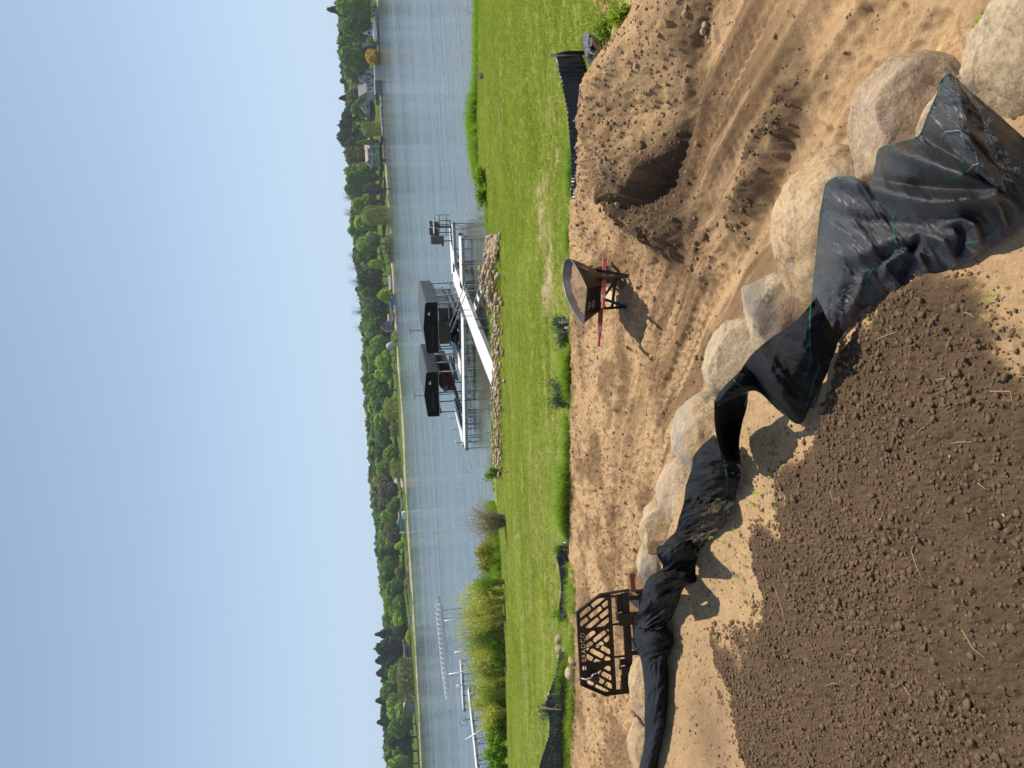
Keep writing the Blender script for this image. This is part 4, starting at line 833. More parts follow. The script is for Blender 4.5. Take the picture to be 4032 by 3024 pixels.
def drape(name, ST, par, zf=3.62, zn=3.415, folds=None, arch=.05, nu=26, nv=70, seed=1, dust=None, cr=.010, fold_amp=.05, mid=None, thick=.003, roll=False, diag=0, ridges=(), lean=.05, fuzz=False):
    """stations (far point, near point) in photo pixels, heights given; the cloth is spanned between them"""
    n = len(ST); K = 5; C_ = np.zeros((n, K, 3))
    for i, s in enumerate(ST):
        F_, Np = np.array(s[0], float), np.array(s[1], float); a = s[2] if len(s) > 2 else zf; b_ = s[3] if len(s) > 3 else zn; m_ = s[4] if len(s) > 4 else arch
        hd = lambda q: (lambda d_: -d_[2]/math.hypot(d_[0], d_[1]))(ray(*q)); dN = (CAMZ-b_)/hd(Np); a = min(a, CAMZ-hd(F_)*(dN+lean)); a = max(a, b_) if lean > -1 else a
        for k in range(K):
            t = k/(K-1); p = F_*(1-t)+Np*t; z = a*(1-t)+b_*t + m_*math.sin(math.pi*min(1, t*1.05))
            C_[i, k] = (p[0], p[1], z)
    tu = np.linspace(0, n-1, (n-1)*nu+1); tv = np.linspace(0, K-1, nv); A = crom(C_, tu); A = crom(A.transpose(1, 0, 2), tv).transpose(1, 0, 2)
    U_, V_ = np.meshgrid(tu, tv/(K-1), indexing='ij'); z = A[..., 2].copy()
    if folds is not None:
        fo = np.interp(tu, np.arange(len(folds)), folds) if len(folds) == n else folds(tu); fo = crom(np.array(folds)[:, None], tu)[:, 0]
        z += fo[:, None]*np.cos(V_*math.pi*.45)**1.0*fold_amp/.05
    z += fbm(U_*1.3+seed+V_*diag, V_*2.2, o=3, s=seed)*cr*2.2 + (ridged(U_*1.5+V_*(2.5+diag), V_*3.2-U_*.5, 3, seed+3)-.3)*cr*.9
    for PL, am, wd in ridges:
        jit = fbm(A[..., 0]*.006, A[..., 1]*.006, o=2, s=seed+7)*14
        dd, aa = seg_dist(A[..., 0]+jit, A[..., 1]+jit, PL); tot = sum(math.dist(PL[i], PL[i+1]) for i in range(len(PL)-1)); z += am*np.exp(-(dd/wd)**2)*(.35+.65*np.sin(np.clip(aa/tot, 0, 1)*math.pi*.85+.25))
    if roll: z += np.sqrt(np.maximum(0, 1-(2*V_-1)**2))*roll - roll*.5
    P = np.zeros(A.shape); 
    d = fw[None, None]*FPX + cR*(1512-A[..., 1])[..., None] - cU*(A[..., 0]-2016)[..., None]; t = (z-CAMZ)/d[..., 2]; P = d*t[..., None]; P[..., 2] += CAMZ
    me = meshnp(name, P.reshape(-1, 3), Q=grid_faces(len(tu), nv), smooth=True)
    L1 = np.concatenate([[0], np.cumsum(np.linalg.norm(np.diff(P[:, nv//2], axis=0), axis=1))]); L2 = np.linalg.norm(P[:, 0]-P[:, -1], axis=1).mean()
    uvl = me.uv_layers.new(name='UVMap'); li = np.zeros(len(me.loops), np.int32); me.loops.foreach_get('vertex_index', li)
    uvs = np.stack([np.repeat(L1, nv)*3, (V_*L2*3).ravel()], 1)[li]; uvl.data.foreach_set('uv', uvs.astype(np.float32).ravel())
    dc = me.color_attributes.new('dust', 'FLOAT_COLOR', 'POINT'); dv = np.zeros(U_.shape) if dust is None else np.clip(dust(U_, V_), 0, 1); dd = np.repeat(dv.ravel()[:, None], 4, 1); dd[:, 3] = 1; dc.data.foreach_set('color', dd.astype(np.float32).ravel())
    o = link(name, me, par, M_fuz if fuzz else M_fab); sm = o.modifiers.new('thickness', 'SOLIDIFY'); sm.thickness = thick; sm.offset = 0
    SURF.append((A[..., 0].ravel(), A[..., 1].ravel(), P.reshape(-1, 3))); return o
fab = empty('silt_fence_fabric', (at(3300, 1000, 3.42)), 0, 'black woven silt fence fabric lying crumpled over the boulder wall', 'silt fence fabric')
def to_local(): pass
def reparent(o, par): o.parent = par; o.matrix_parent_inverse = Matrix.Translation(-Vector(par.location)); return o
S1 = [((3738,286),(4110,610)),((3700,350),(4120,760)),((3656,445),(4050,858)),((3618,532),(3952,940)),((3542,562),(3874,990)),((3465,583),(3784,1041)),((3446,655),(3700,1072)),((3420,714),(3640,1092)),((3338,694),(3590,1108)),((3262,712),(3542,1131)),((3234,810),(3500,1158)),((3223,892),(3452,1188)),((3214,1000),(3398,1218)),((3205,1083),(3350,1275)),((3195,1190),(3300,1345)),((3185,1260),(3275,1400))]
zf1 = [3.66,3.64,3.62,3.60,3.63,3.64,3.60,3.58,3.61,3.65,3.63,3.61,3.60,3.59,3.58,3.56]
S1 = [(a, b, z, 3.415, .05) for (a, b), z in zip(S1, zf1)]
dustN = None
RG = [([(3290,690),(3400,722),(3600,775),(3780,800),(3920,775)], .085, 36), ([(3480,558),(3560,600),(3700,655),(3850,705),(3920,745)], .070, 32), ([(3425,712),(3560,735),(3720,745),(3880,755)], -.06, 28), ([(3625,532),(3720,590),(3820,650),(3900,720)], -.035, 24),
 ([(3250,840),(3400,870),(3600,880),(3800,850)], -.030, 40), ([(3230,1000),(3380,1000),(3520,945),(3640,900)], .022, 36), ([(3480,1090),(3500,1040),(3560,1000),(3620,1010),(3650,1060)], .034, 15), ([(3560,1080),(3600,1000),(3620,930)], -.028, 17), ([(3860,960),(3850,900),(3800,870),(3720,880)], .034, 16), ([(3780,1000),(3800,930),(3770,890)], -.028, 16), ([(3640,920),(3720,960),(3760,1030)], .024, 18), ([(3330,1230),(3380,1150),(3400,1080)], .020, 20), ([(3960,880),(3940,820),(3900,780)], .03, 16), ([(4010,820),(3960,780),(3920,770)], .03, 18)]
panelA = reparent(drape('fabric_panel', S1, None, cr=.0055, seed=4, lean=.14, dust=dustN, ridges=RG, nu=34, nv=150, arch=.04), fab)
# pointed flap folded over at the top
S1b = [((3738,284),(3770,312),3.72,3.70,.01),((3702,322),(3830,400),3.71,3.69,.03),((3692,380),(3870,480),3.70,3.67,.03),((3700,450),(3880,560),3.70,3.66,.04),((3725,520),(3920,650),3.69,3.62,.04),((3760,600),(3960,740),3.66,3.56,.03),((3850,680),(3950,760),3.60,3.52,.01)]
reparent(drape('fabric_flap', S1b, None, seed=9, cr=.008, nu=14, nv=40), fab)
S2 = [((3215,1170),(3300,1345),3.60,3.43,.03),((3133,1266),(3250,1480),3.62,3.43,.06),((3042,1327),(3200,1575),3.63,3.44,.08),((2970,1387),(3150,1668),3.63,3.43,.07),((2935,1430),(3067,1616),3.64,3.45,.05),((2915,1460),(2995,1548),3.66,3.52,.02),((2886,1489),(2950,1540),3.70,3.58,.03),((2850,1525),(2885,1570),3.71,3.66,.03),((2813,1580),(2830,1602),3.70,3.68,.01)]
reparent(drape('fabric_panel', S2, None, folds=[0,.03,-.03,.03,-.02,.02,0,0,0], fuzz=True, seed=14, cr=.008, diag=1, lean=-.04, dust=lambda U, V: np.clip((V-.6)*.5, 0, .25)), fab)
S2b = [((3215,1425),(3250,1440),3.50,3.44,.0),((3200,1500),(3238,1510),3.47,3.43,.01),((3185,1560),(3222,1560),3.45,3.42,.01),((3168,1602),(3206,1608),3.43,3.415,.0)]
reparent(drape('fabric_flap', S2b, None, seed=19, cr=.004, nu=12, nv=14), fab)
S3 = [((2813,1580),(2946,1544),3.70,3.56,-.04),((2815,1658),(2938,1610),3.69,3.54,-.08),((2821,1712),(2922,1665),3.67,3.52,-.1),((2838,1779),(2910,1745),3.62,3.50,-.06),((2856,1815),(2918,1830),3.58,3.47,.0)]
reparent(drape('fabric_panel', S3, None, fuzz=True, seed=24, cr=.008, lean=-.06, nu=18, nv=40), fab)
S4 = [((2813,1712),(2860,1795),3.60,3.50,.03),((2765,1755),(2905,1838),3.60,3.46,.04),((2732,1797),(2916,1872),3.60,3.44,.04),((2723,1851),(2906,1912),3.60,3.43,.04),((2702,1911),(2890,1975),3.59,3.42,.04),((2693,1978),(2874,2030),3.58,3.42,.03),((2675,2038),(2848,2072),3.58,3.42,.03),((2660,2092),(2795,2125),3.58,3.42,.02),((2630,2122),(2753,2170),3.60,3.43,.04),((2600,2160),(2745,2212),3.62,3.43,.05)]
reparent(drape('fabric_panel', S4, None, folds=[0,.03,0,.03,-.02,.03,0,-.02,.05,.03], seed=34, fuzz=True, cr=.009, diag=2, lean=.30, dust=lambda U, V: np.clip(sstep(2.5, 6, U)*sstep(.35, .7, V)*1.1, 0, .85)), fab)
S5 = [((2590,2150),(2740,2130),3.60,3.45,.05),((2586,2180),(2750,2160),3.64,3.45,.08),((2609,2225),(2742,2205),3.60,3.44,.06),((2600,2245),(2738,2250),3.56,3.43,.03),((2560,2270),(2740,2290),3.58,3.43,.05),((2540,2300),(2695,2312),3.62,3.45,.06),((2528,2350),(2668,2380),3.60,3.44,.03),((2512,2420),(2640,2440),3.60,3.44,.04),((2502,2470),(2600,2480),3.58,3.5,.02)]
reparent(drape('fabric_panel', S5, None, folds=[0,.05,.0,-.03,.03,-.01,.03,0,0], fuzz=True, seed=44, cr=.013, diag=3, lean=.28, dust=lambda U, V: np.clip(.35*sstep(3, 5, U)*V, 0, .5)), fab)
S5b = [((2609,2250),(2640,2300),3.66,3.62,.02),((2560,2275),(2600,2330),3.68,3.66,.03),((2546,2295),(2590,2350),3.66,3.64,.03),((2560,2340),(2575,2375),3.62,3.60,.01)]
reparent(drape('fabric_flap', S5b, None, fuzz=True, seed=49, cr=.004, nu=10, nv=16), fab)
S6 = [((2528,2350),(2610,2400),3.58,3.46,.02),((2510,2430),(2625,2470),3.58,3.42,.03),((2498,2501),(2650,2510),3.58,3.42,.03),((2512,2560),(2640,2560),3.58,3.42,.03),((2527,2612),(2627,2597),3.58,3.42,.03),((2539,2723),(2631,2686),3.57,3.42,.03),((2539,2833),(2627,2782),3.57,3.42,.03),((2539,2907),(2616,2870),3.57,3.42,.03),((2532,2960),(2601,2951),3.57,3.42,.03),((2516,3030),(2585,3030),3.57,3.42,.03),((2500,3120),(2565,3120),3.57,3.42,.03)]
reparent(drape('fabric_roll', S6, None, fuzz=True, seed=54, cr=.010, lean=.38, roll=.05, diag=1, nu=20, nv=50), fab)
AX = np.concatenate([s[0] for s in SURF]); AY = np.concatenate([s[1] for s in SURF]); AP = np.concatenate([s[2] for s in SURF])
def on_cloth(px, py):
    d = (AX-px)**2+(AY-py)**2; k = np.where(d < d.min()+9)[0]; P = AP[k]; j = k[np.argmin(np.linalg.norm(P-[0, 0, CAMZ], axis=1))]; p = AP[j]; v = np.array([0, 0, CAMZ])-p; return p+v/np.linalg.norm(v)*.004
def stitch(L, r=.0011, wob=.0016):
    L = np.array(L, float); t = np.linspace(0, len(L)-1, (len(L)-1)*16+1); Q = crom(L, t); P = [Vector(on_cloth(*q)) for q in Q]
    P = [p+Vector((0, 0, wob*(1 if i % 2 else -1))) for i, p in enumerate(P)]; m = MB(); m.tube(P, r, 5); reparent(m.build('green_stitching', M_thread, None, smooth=True), fab)
stitch([s[0] for s in S1]); stitch([(3585,759),(3542,784),(3536,814),(3518,874),(3527,940),(3524,970),(3482,1014),(3440,1059),(3413,1101),(3416,1162),(3420,1198)])
stitch([(3810,594),(3790,640),(3790,681),(3723,729),(3654,772)]); stitch([(3949,796),(3940,868),(3904,916),(3862,946),(3802,961)])
stitch([(3195,1192),(3190,1250),(3190,1320),(3194,1425)]); stitch([(3228,1440),(3205,1500),(3190,1560),(3175,1602)], .0012)
stitch([(2885,1489),(2930,1530),(2985,1548),(3030,1575),(3090,1645),(3130,1668)], .0012); stitch([(2848,1812),(2862,1880),(2855,1980),(2850,2050)], .0012)
stitch([(2745,2130),(2735,2190),(2700,2205)], .001)
# loose plastic ties on the drape
for L in (([(3790,510),(3830,540),(3860,590),(3870,640),(3862,680)]), ([(3822,680),(3850,650),(3872,645)]), ([(3720,540),(3740,520),(3800,515)])):
    m = MB(); m.tube([Vector(on_cloth(*q))+Vector((0, 0, .012)) for q in L], .0013, 5); reparent(m.build('plastic_tie', mat('tie', (.2, .2, .22), .3), None, smooth=True), fab)
# black scrap between the two leftmost boulders
sc_ = MB(); 
def at3(px, py, z): return Vector(at(px, py, z))
scr = drape('fabric_scrap', [((2488,2795),(2500,2812),3.50,3.48,.02),((2497,2812),(2520,2826),3.50,3.46,.03),((2505,2822),(2535,2850),3.48,3.44,.03),((2520,2850),(2545,2868),3.46,3.42,.0)], None, seed=61, cr=.012, nu=10, nv=16)
tag(scr, 'small black scrap of fabric between the two leftmost tan boulders', 'fabric scrap')

# ------------------------------------------------------------------ low silt fence along the lawn
M_stake = varied('stake_wood', (.42, .33, .22), (.55, .46, .33), 12, .8)
def fence_run(name, pts, label, stakes=(), lean=.1, seed=1, mat_=None, nv=10):
    """pts: (px_top, px_bottom, py, Y) -> a strip standing between the two heights"""
    A = np.array(pts, float); t = np.linspace(0, len(A)-1, (len(A)-1)*12+1); B = crom(A, t); n = len(B); V = []
    for i, b in enumerate(B):
        top = fp(b[0], b[2], b[3]); bot = fp(b[1], b[2], b[3])
        for k in range(nv):
            s = k/(nv-1); p = bot*(1-s)+top*s; p = p + np.array([0, lean*s+.02*math.sin(i*.4+seed)*math.sin(math.pi*s)+.02*math.sin(i*2.3+s*4), 0]); V.append(p)
    root = empty(name, Vector(fp(A[0][1], A[0][2], A[0][3])), 0, label, 'silt fence')
    me = meshnp('fabric_strip', V, Q=grid_faces(n, nv), smooth=True); uvl = me.uv_layers.new(name='UVMap'); me.color_attributes.new('dust', 'FLOAT_COLOR', 'POINT')
    o = link('fabric_strip', me, None, mat_ or M_fab); sm = o.modifiers.new('thickness', 'SOLIDIFY'); sm.thickness = .004; reparent(o, root)
    for (pt, pb, py, Y) in stakes:
        m = MB(); a = Vector(fp(pt, py, Y))+Vector((0, lean*.5, 0)); b_ = Vector(fp(pb, py, Y)); m.bar(b_, a, .035, .035); reparent(m.build('stake', M_stake, None, bevel=.003), root)
    return root
M_fabp = mat('plastic_fabric', (.012, .012, .014), .38, 0, .6)
fence_run('silt_fence', [(2192,2290,213,10.4),(2206,2310,270,10.3),(2222,2310,340,10.3),(2238,2300,420,10.4),(2246,2290,500,10.5),(2253,2284,580,10.7),(2256,2280,660,10.9),(2254,2276,720,11.0),(2256,2268,780,11.1)], 'tall black silt fence run behind the sand heap, rising to its stake', stakes=[(2166,2320,211,10.38)], seed=3, mat_=M_fabp)
fb = fence_run('silt_fence', [(2190,2310,214,10.2),(2205,2310,208,10.1),(2240,2310,200,9.9)], 'black fence fabric bunched round the tall stake', lean=0, seed=5, mat_=M_fabp)
# sheet blown over to the right of the stake
Mgl = varied('dusty_plastic', (.03, .032, .038), (.16, .155, .15), 3, .33, 0, .5, .01)
sh = [((2300,120),(2350,150),2.42,2.30,.1),((2295,170),(2372,190),2.52,2.30,.1),((2302,205),(2395,240),2.58,2.30,.1),((2318,250),(2385,285),2.45,2.30,.05),((2340,300),(2362,320),2.34,2.28,.0),((2352,335),(2358,340),2.25,2.22,.0)]
def sheet(name, ST, m, label, cat, seed, z_off=0):
    o = drape(name, [(a, b, c_, d_, e_) for a, b, c_, d_, e_ in ST], None, lean=-9, seed=seed, cr=.03, nu=12, nv=24, thick=.004); o.data.materials.clear(); o.data.materials.append(m); return tag(o, label, cat)
SURF_keep = len(SURF)
sheet('fence_sheet', sh, Mgl, 'dusty glossy black sheet fallen to the right of the tall stake', 'silt fence', 71)
fence_run('silt_fence', [(2222,2240,1245,12.3),(2214,2245,1275,12.3),(2222,2246,1310,12.3)], 'short black bit of silt fence with pale stakes behind the wheelbarrow', stakes=[(2200,2240,1268,12.3),(2226,2240,1290,12.2)], seed=7, mat_=M_fabp)
fence_run('silt_fence', [(2228,2240,1440,12.5),(2220,2244,1500,12.55),(2226,2242,1560,12.6)], 'black hump of silt fence under the grey-green weeds', seed=8, mat_=M_fabp)
fence_run('silt_fence', [(2232,2240,2120,13.2),(2208,2240,2165,13.2),(2196,2238,2200,13.2),(2206,2238,2240,13.3),(2214,2236,2330,13.4),(2206,2232,2400,13.5),(2214,2232,2440,13.5)], 'low sagging silt fence right of the row of stones', seed=9, mat_=M_fabp)
fence_run('silt_fence', [(2210,2218,2560,13.8),(2196,2222,2640,13.8),(2178,2225,2700,13.8),(2150,2222,2785,13.8),(2162,2216,2820,13.9),(2168,2214,2870,14),(2158,2214,2930,14),(2138,2214,2990,14.1),(2120,2214,3060,14.2)], 'black silt fence on the left peaking at a leaning stake', stakes=[(2132,2215,2792,13.85)], seed=10, mat_=M_fabp)

# ------------------------------------------------------------------ wheelbarrow
M_tray = varied('tray_outside', (.004, .004, .004), (.022, .015, .009), 5, .45, .2, .15, .003, spec=.5)
M_trayin = varied('tray_inside', (.095, .078, .074), (.16, .135, .128), 4, .5, .3, .1, .002)
M_blk = mat('black_steel', (.012, .012, .012), .45, .3)
M_redw = varied('red_painted_wood', (.33, .055, .05), (.46, .10, .09), 7, .6, 0, .25, .003)
M_worn = varied('worn_wood_grip', (.30, .17, .15), (.40, .27, .24), 9, .7)
M_tyre = varied('dusty_tyre', (.10, .065, .035), (.27, .18, .10), 6, .9)
ax_h = math.radians(90-33); wb0 = np.array([1.02, 8.82]); wbz = ground_z(*wb0)+.0
wb = empty('wheelbarrow', (wb0[0], wb0[1], wbz), ax_h, 'black wheelbarrow with red wooden handles, half full of sand', 'wheelbarrow')
RX = .50; 
rear = dict(x=-.30, w=.30, z=.66); 
rimP = []   # rim outline: x forward, y left
for x_, w_, z_ in crom([(-.34, .06, .605), (-.335, .20, .605), (-.31, .235, .61), (-.1, .265, .615), (.2, .275, .62), (.45, .25, .625), (.60, .17, .63), (.66, .08, .63), (.67, .03, .63)], np.linspace(0, 8, 22)): rimP.append((x_, w_, z_))
flo = [tuple(q) for q in crom([(-.14, .04, .36), (-.135, .15, .36), (-.12, .17, .36), (.0, .19, .36), (.14, .19, .35), (.28, .18, .34), (.38, .12, .33), (.41, .06, .33), (.415, .02, .33)], np.linspace(0, 8, 22))]
def ring(P): return [Vector((x_, -w_, z_)) for x_, w_, z_ in P]+[Vector((x_, w_, z_)) for x_, w_, z_ in reversed(P)]
Ro = ring(rimP); Rf = ring(flo); nR = len(Ro)
def shell(inset, z0):
    V = []; F = []
    for k, t in enumerate([1, .82, .6, .35, .12, .0]):
        for a, b_ in zip(Ro, Rf):
            c = b_.lerp(a, t); cc = Vector((.12, 0, c.z)); d = (cc-c); d.z = 0; V.append(c+d.normalized()*inset+Vector((0, 0, z0 if t < .1 else 0)))
    for k in range(5):
        for i in range(nR): F.append((k*nR+i, k*nR+(i+1) % nR, (k+1)*nR+(i+1) % nR, (k+1)*nR+i))
    F.append(tuple(5*nR+i for i in range(nR))); return V, F
m = MB(); m.add(*shell(0, 0)); tray = m.build('tray', M_tray, wb, smooth=False)
m = MB(); m.add(*shell(.006, .004)); ti = m.build('tray_lining', M_trayin, tray, fix=False); ti.data.flip_normals()
m = MB(); m.tube([*Ro, Ro[0]], .008, 7, caps=False); m.build('rim', mat('rim_steel', (.22, .20, .19), .4, .6), tray, smooth=True)
for o_ in (tray, ti): o_.data.polygons.foreach_set('use_smooth', [False]*len(o_.data.polygons))
m = MB(); m.bar((.30, -.235, .47), (.36, -.292, .66), .003, .006); m.build('panel_seam', M_blk, tray)
Mdec = mat('faded_decal', (.30, .29, .27), .7)
# faded maker's marks on the side and the rear panel
def quad_on(p, u, v, off): return Vector(p)+off
sd0 = Vector((.02, -.245, .48)); sdx = Vector((1, .02, .0)).normalized(); sdz = Vector((.0, -.34, .94)).normalized(); sn = sdx.cross(sdz).normalized(); sn = sn if sn.y < 0 else -sn
m = MB()
def mark(m_, o0, ex, ez, nn, R4): 
    for (x0, z0, x1, z1) in R4: m_.add([o0+ex*x0+ez*z0+nn*.006, o0+ex*x1+ez*z0+nn*.006, o0+ex*x1+ez*z1+nn*.006, o0+ex*x0+ez*z1+nn*.006], [(0, 1, 2, 3)])
mark(m, sd0, sdx, sdz, sn, [(.06,.0,.16,.03),(.05,.035,.17,.05),(.08,.055,.15,.075),(.10,.08,.13,.095),(.11,.1,.125,.125),(.14,.09,.19,.1)]); m.build('faded_side_decal', Mdec, tray, fix=False)
r0 = Vector((-.245, 0, .49)); ry = Vector((0, 1, 0)); rz_ = Vector((-.62, 0, .80)).normalized(); rn = Vector((-.8, 0, -.6)).normalized()
m = MB(); mark(m, r0, ry, rz_, rn, [(-.03,-.02,.07,-.008),(-.03,.005,.07,.016),(-.02,.05,.0,.07),(.01,.045,.03,.075),(.035,.05,.05,.06),(-.04,.08,-.02,.1),(.0,.085,.04,.095),(.05,.07,.065,.1)]); m.build('faded_rear_decal', Mdec, tray, fix=False)
for s in (-1, 1):
    A = Vector((-.84, s*.235, .56)); B = Vector((.68, s*.10, .105)); d = (B-A)
    m = MB(); m.bar(A.lerp(B, .24), B, .042, .055); h = m.build('handle', M_redw, wb, bevel=.008)
    m = MB(); m.bar(A.lerp(B, .14), A.lerp(B, .24), .040, .050); m.build('worn_section', M_worn, h, bevel=.006)
    m = MB(); m.tube([A, A.lerp(B, .02), A.lerp(B, .12), A.lerp(B, .15)], [.012, .019, .018, .024], 10); m.build('grip', M_redw, h, smooth=True)
    lg = MB(); lg.bar((-.02, s*.205, .44), (-.005, s*.20, .0), .012, .05, (1, 0, 0)); lg.bar((-.04, s*.205, .01), (.06, s*.20, .005), .045, .012); lg.bar((.30, s*.165, .36), (.02, s*.20, .02), .035, .01); lg.build('leg', M_blk, wb)
m = MB(); m.bar((0, -.2, .17), (0, .2, .17), .02, .03); m.bar((.0, -.2, .14), (.16, .18, .26), .012, .03); m.build('cross_brace', M_blk, wb)
m = MB(); m.bar((.68, -.13, .11), (.68, .13, .11), .04, .05); m.build('nose_guard', M_redw, wb, bevel=.004)
m = MB(); m.tube([(.70, -.03, .24), (.62, -.03, .52)], .008); m.tube([(.70, .03, .24), (.62, .03, .52)], .008); m.build('tray_brace', M_blk, wb)
whe = empty('wheel', (.50, 0, .13), 0); whe.parent = wb
m = MB(); seg = 28
prof = [(.10, -.035), (.14, -.05), (.175, -.045), (.195, -.02), (.198, 0), (.195, .02), (.175, .045), (.14, .05), (.10, .035)]
V = [(r_*math.cos(2*math.pi*i/seg), y_, r_*math.sin(2*math.pi*i/seg)) for i in range(seg) for r_, y_ in prof]; k_ = len(prof); F = [(i*k_+j, i*k_+(j+1) % k_, ((i+1) % seg)*k_+(j+1) % k_, ((i+1) % seg)*k_+j) for i in range(seg) for j in range(k_)]
m.add(V, F); m.build('tyre', M_tyre, whe, smooth=True)
m = MB(); m.tube([(0, -.03, 0), (0, .03, 0)], .10, 20); m.tube([(0, -.11, 0), (0, .11, 0)], .012, 8); m.build('rim', M_blk, whe)
m = MB(); m.poly([(.03, -.036, .02), (.07, -.036, .05), (.05, -.036, -.01)], (0, -.002, 0)); m.build('rim_mark', mat('white_mark', (.6, .6, .6), .6), whe)
# the load of sand lies in the tray: a thing of its own
gx, gy = np.meshgrid(np.linspace(-.26, .56, 46), np.linspace(-.30, .30, 34)); a = gx/.55-.12; zz = .545+.11*np.exp(-((gx-.10)/.26)**2-((gy+.12)/.20)**2)+.02*fbm(gx*14, gy*14, o=4, s=5)+.035*bumps(gx*14, gy*14, 3, .7)
wloc = np.interp(gx, [-.30, -.1, .2, .45, .60], [.18, .235, .245, .20, .11]); gy2 = gy/.30*wloc*.97
V = np.stack([gx.ravel(), gy2.ravel(), zz.ravel()], 1); ca, sa = math.cos(ax_h), math.sin(ax_h); V = np.stack([V[:, 0]*ca-V[:, 1]*sa, V[:, 0]*sa+V[:, 1]*ca, V[:, 2]], 1)
ld = link('sand_load', meshnp('sand_load', V, Q=grid_faces(34, 46), smooth=True), None, varied('load_sand', (.15, .092, .05), (.32, .21, .12), 9, .95, 0, .6, .01)); ld.location = (wb0[0], wb0[1], wbz); tag(ld, 'heap of brown sand in the wheelbarrow tray', 'sand')

# ------------------------------------------------------------------ pallet fork frame
M_fork = varied('fork_steel', (.010, .008, .007), (.026, .018, .013), 9, .55, .3, .1, .002)
fkL = Vector(at(2560, 2702, 2.16)); fkR = Vector(at(2560, 2332, 2.16)); fkL.y = fkR.y = (fkL.y+fkR.y)/2+.02
UN = (fkR.x-fkL.x)/1088.0
fz = {}
def FK(x, y, off=0.0):     # frame drawing (x down, y leftwards, in crop units) -> local metres; off: depth
    return Vector(((1338-y)*UN, off, (1045-x)*UN*1.0))
zb = float(ground_z(fkL.x+.5, fkL.y))
fk = empty('pallet_fork_frame', (fkL.x, fkL.y, 0), math.radians(0), 'black steel pallet fork frame with cut-out backrest, standing behind the fabric', 'pallet fork')
fk.location.z = fp(2276, 2500, fkL.y)[2]-(1045-230)*UN
FB = max(0.0, fk.location.z-zb)   # how far the feet go on below the drawing
def clip_poly(P, C):
    def side(p, a, b): return (b[0]-a[0])*(p[1]-a[1])-(b[1]-a[1])*(p[0]-a[0])
    for i in range(len(C)):
        a, b = C[i], C[(i+1) % len(C)]; out = []
        for j in range(len(P)):
            p, q = P[j], P[(j+1) % len(P)]; sp_, sq_ = side(p, a, b), side(q, a, b)
            if sp_ >= 0: out.append(p)
            if (sp_ >= 0) != (sq_ >= 0): t = sp_/(sp_-sq_); out.append((p[0]+(q[0]-p[0])*t, p[1]+(q[1]-p[1])*t))
        P = out
        if not P: return []
    return P
def area(P): return sum(P[i][0]*P[(i+1) % len(P)][1]-P[(i+1) % len(P)][0]*P[i][1] for i in range(len(P)))/2
def soften(P):             # cut the corners
    Q = []
    for i in range(len(P)):
        a, b = Vector(P[i]), Vector(P[(i+1) % len(P)]); L = (b-a).length; c = min(.012, L*.3)
        if L < .004: continue
        Q += [a+(b-a)*(c/L), b-(b-a)*(c/L)]
    return Q
def panel(poly_px, ang, pitch, wslot, lslot, gap, phase=0, zig=None):
    """rows of slanted slots inside a convex panel (local xz)"""
    C_ = [(FK(*p).x, FK(*p).z) for p in poly_px]
    if area(C_) < 0: C_ = C_[::-1]
    res = []; ca_, sa_ = math.cos(ang), math.sin(ang); cx = sum(c[0] for c in C_)/len(C_); cz = sum(c[1] for c in C_)/len(C_)
    for i in range(-12, 13):
        for j in range(-8, 9):
            u0 = j*(lslot+gap)+(i % 2)*(lslot+gap)*.5+phase; v0 = i*pitch; R_ = [(u0-lslot/2, v0-wslot/2), (u0+lslot/2, v0-wslot/2), (u0+lslot/2, v0+wslot/2), (u0-lslot/2, v0+wslot/2)]
            R_ = [(cx+a_*ca_-b_*sa_, cz+a_*sa_+b_*ca_) for a_, b_ in R_]; P = clip_poly(R_, C_)
            if len(P) >= 3 and abs(area(P)) > .0006: res.append(soften(P))
    return res
holes = []
holes += panel([(262,410),(262,600),(585,600),(585,290),(480,290)], math.radians(-57)+math.pi, .082, .052, .175, .022)
holes += panel([(312,632),(312,800),(575,800),(575,632)], math.radians(-57), .082, .052, .175, .022, .03)
holes += panel([(312,805),(312,978),(575,978),(575,805)], math.radians(57), .082, .052, .175, .022, .02)
holes += panel([(300,1008),(300,1150),(262,1170),(500,1310),(572,1310),(572,1008)], math.radians(57), .082, .052, .175, .022)
cu = bpy.data.curves.new('backrest', 'CURVE'); cu.dimensions = '2D'; cu.fill_mode = 'BOTH'; cu.extrude = .004
def addsp(P):
    sp = cu.splines.new('POLY'); sp.points.add(len(P)-1)
    for k_, p in enumerate(P): sp.points[k_].co = (p[0], p[1], 0, 1)
    sp.use_cyclic_u = True
addsp([(FK(*p).x, FK(*p).z) for p in [(232,418),(500,255),(622,262),(622,1335),(480,1333),(232,1192)]])
for h in holes: addsp(h)
# the maker's name cut through the plate
tx = bpy.data.curves.new('name', 'FONT'); tx.body = 'BRADCO'; tx.size = .073; tx.space_character = 1.22; to_ = bpy.data.objects.new('name_text', tx); SC.collection.objects.link(to_)
bpy.context.view_layer.update(); tc_ = to_.to_curve(bpy.context.evaluated_depsgraph_get()); t0 = FK(303, 958)
for s_ in tc_.splines:
    P = []
    if s_.type == 'BEZIER':
        bp = list(s_.bezier_points)
        for i_ in range(len(bp)):
            a, b = bp[i_], bp[(i_+1) % len(bp)]
            for t in (0, .34, .67): q = (1-t)**3*a.co+3*(1-t)**2*t*a.handle_right+3*(1-t)*t*t*b.handle_left+t**3*b.co; P.append((q.x, q.y))
    else: P = [(p.co.x, p.co.y) for p in s_.points]
    Q_ = []
    for p in P:
        if not Q_ or math.hypot(p[0]-Q_[-1][0], p[1]-Q_[-1][1]) > .0008: Q_.append(p)
    addsp([(t0.x+p[0]*.98, t0.z+p[1]) for p in Q_])
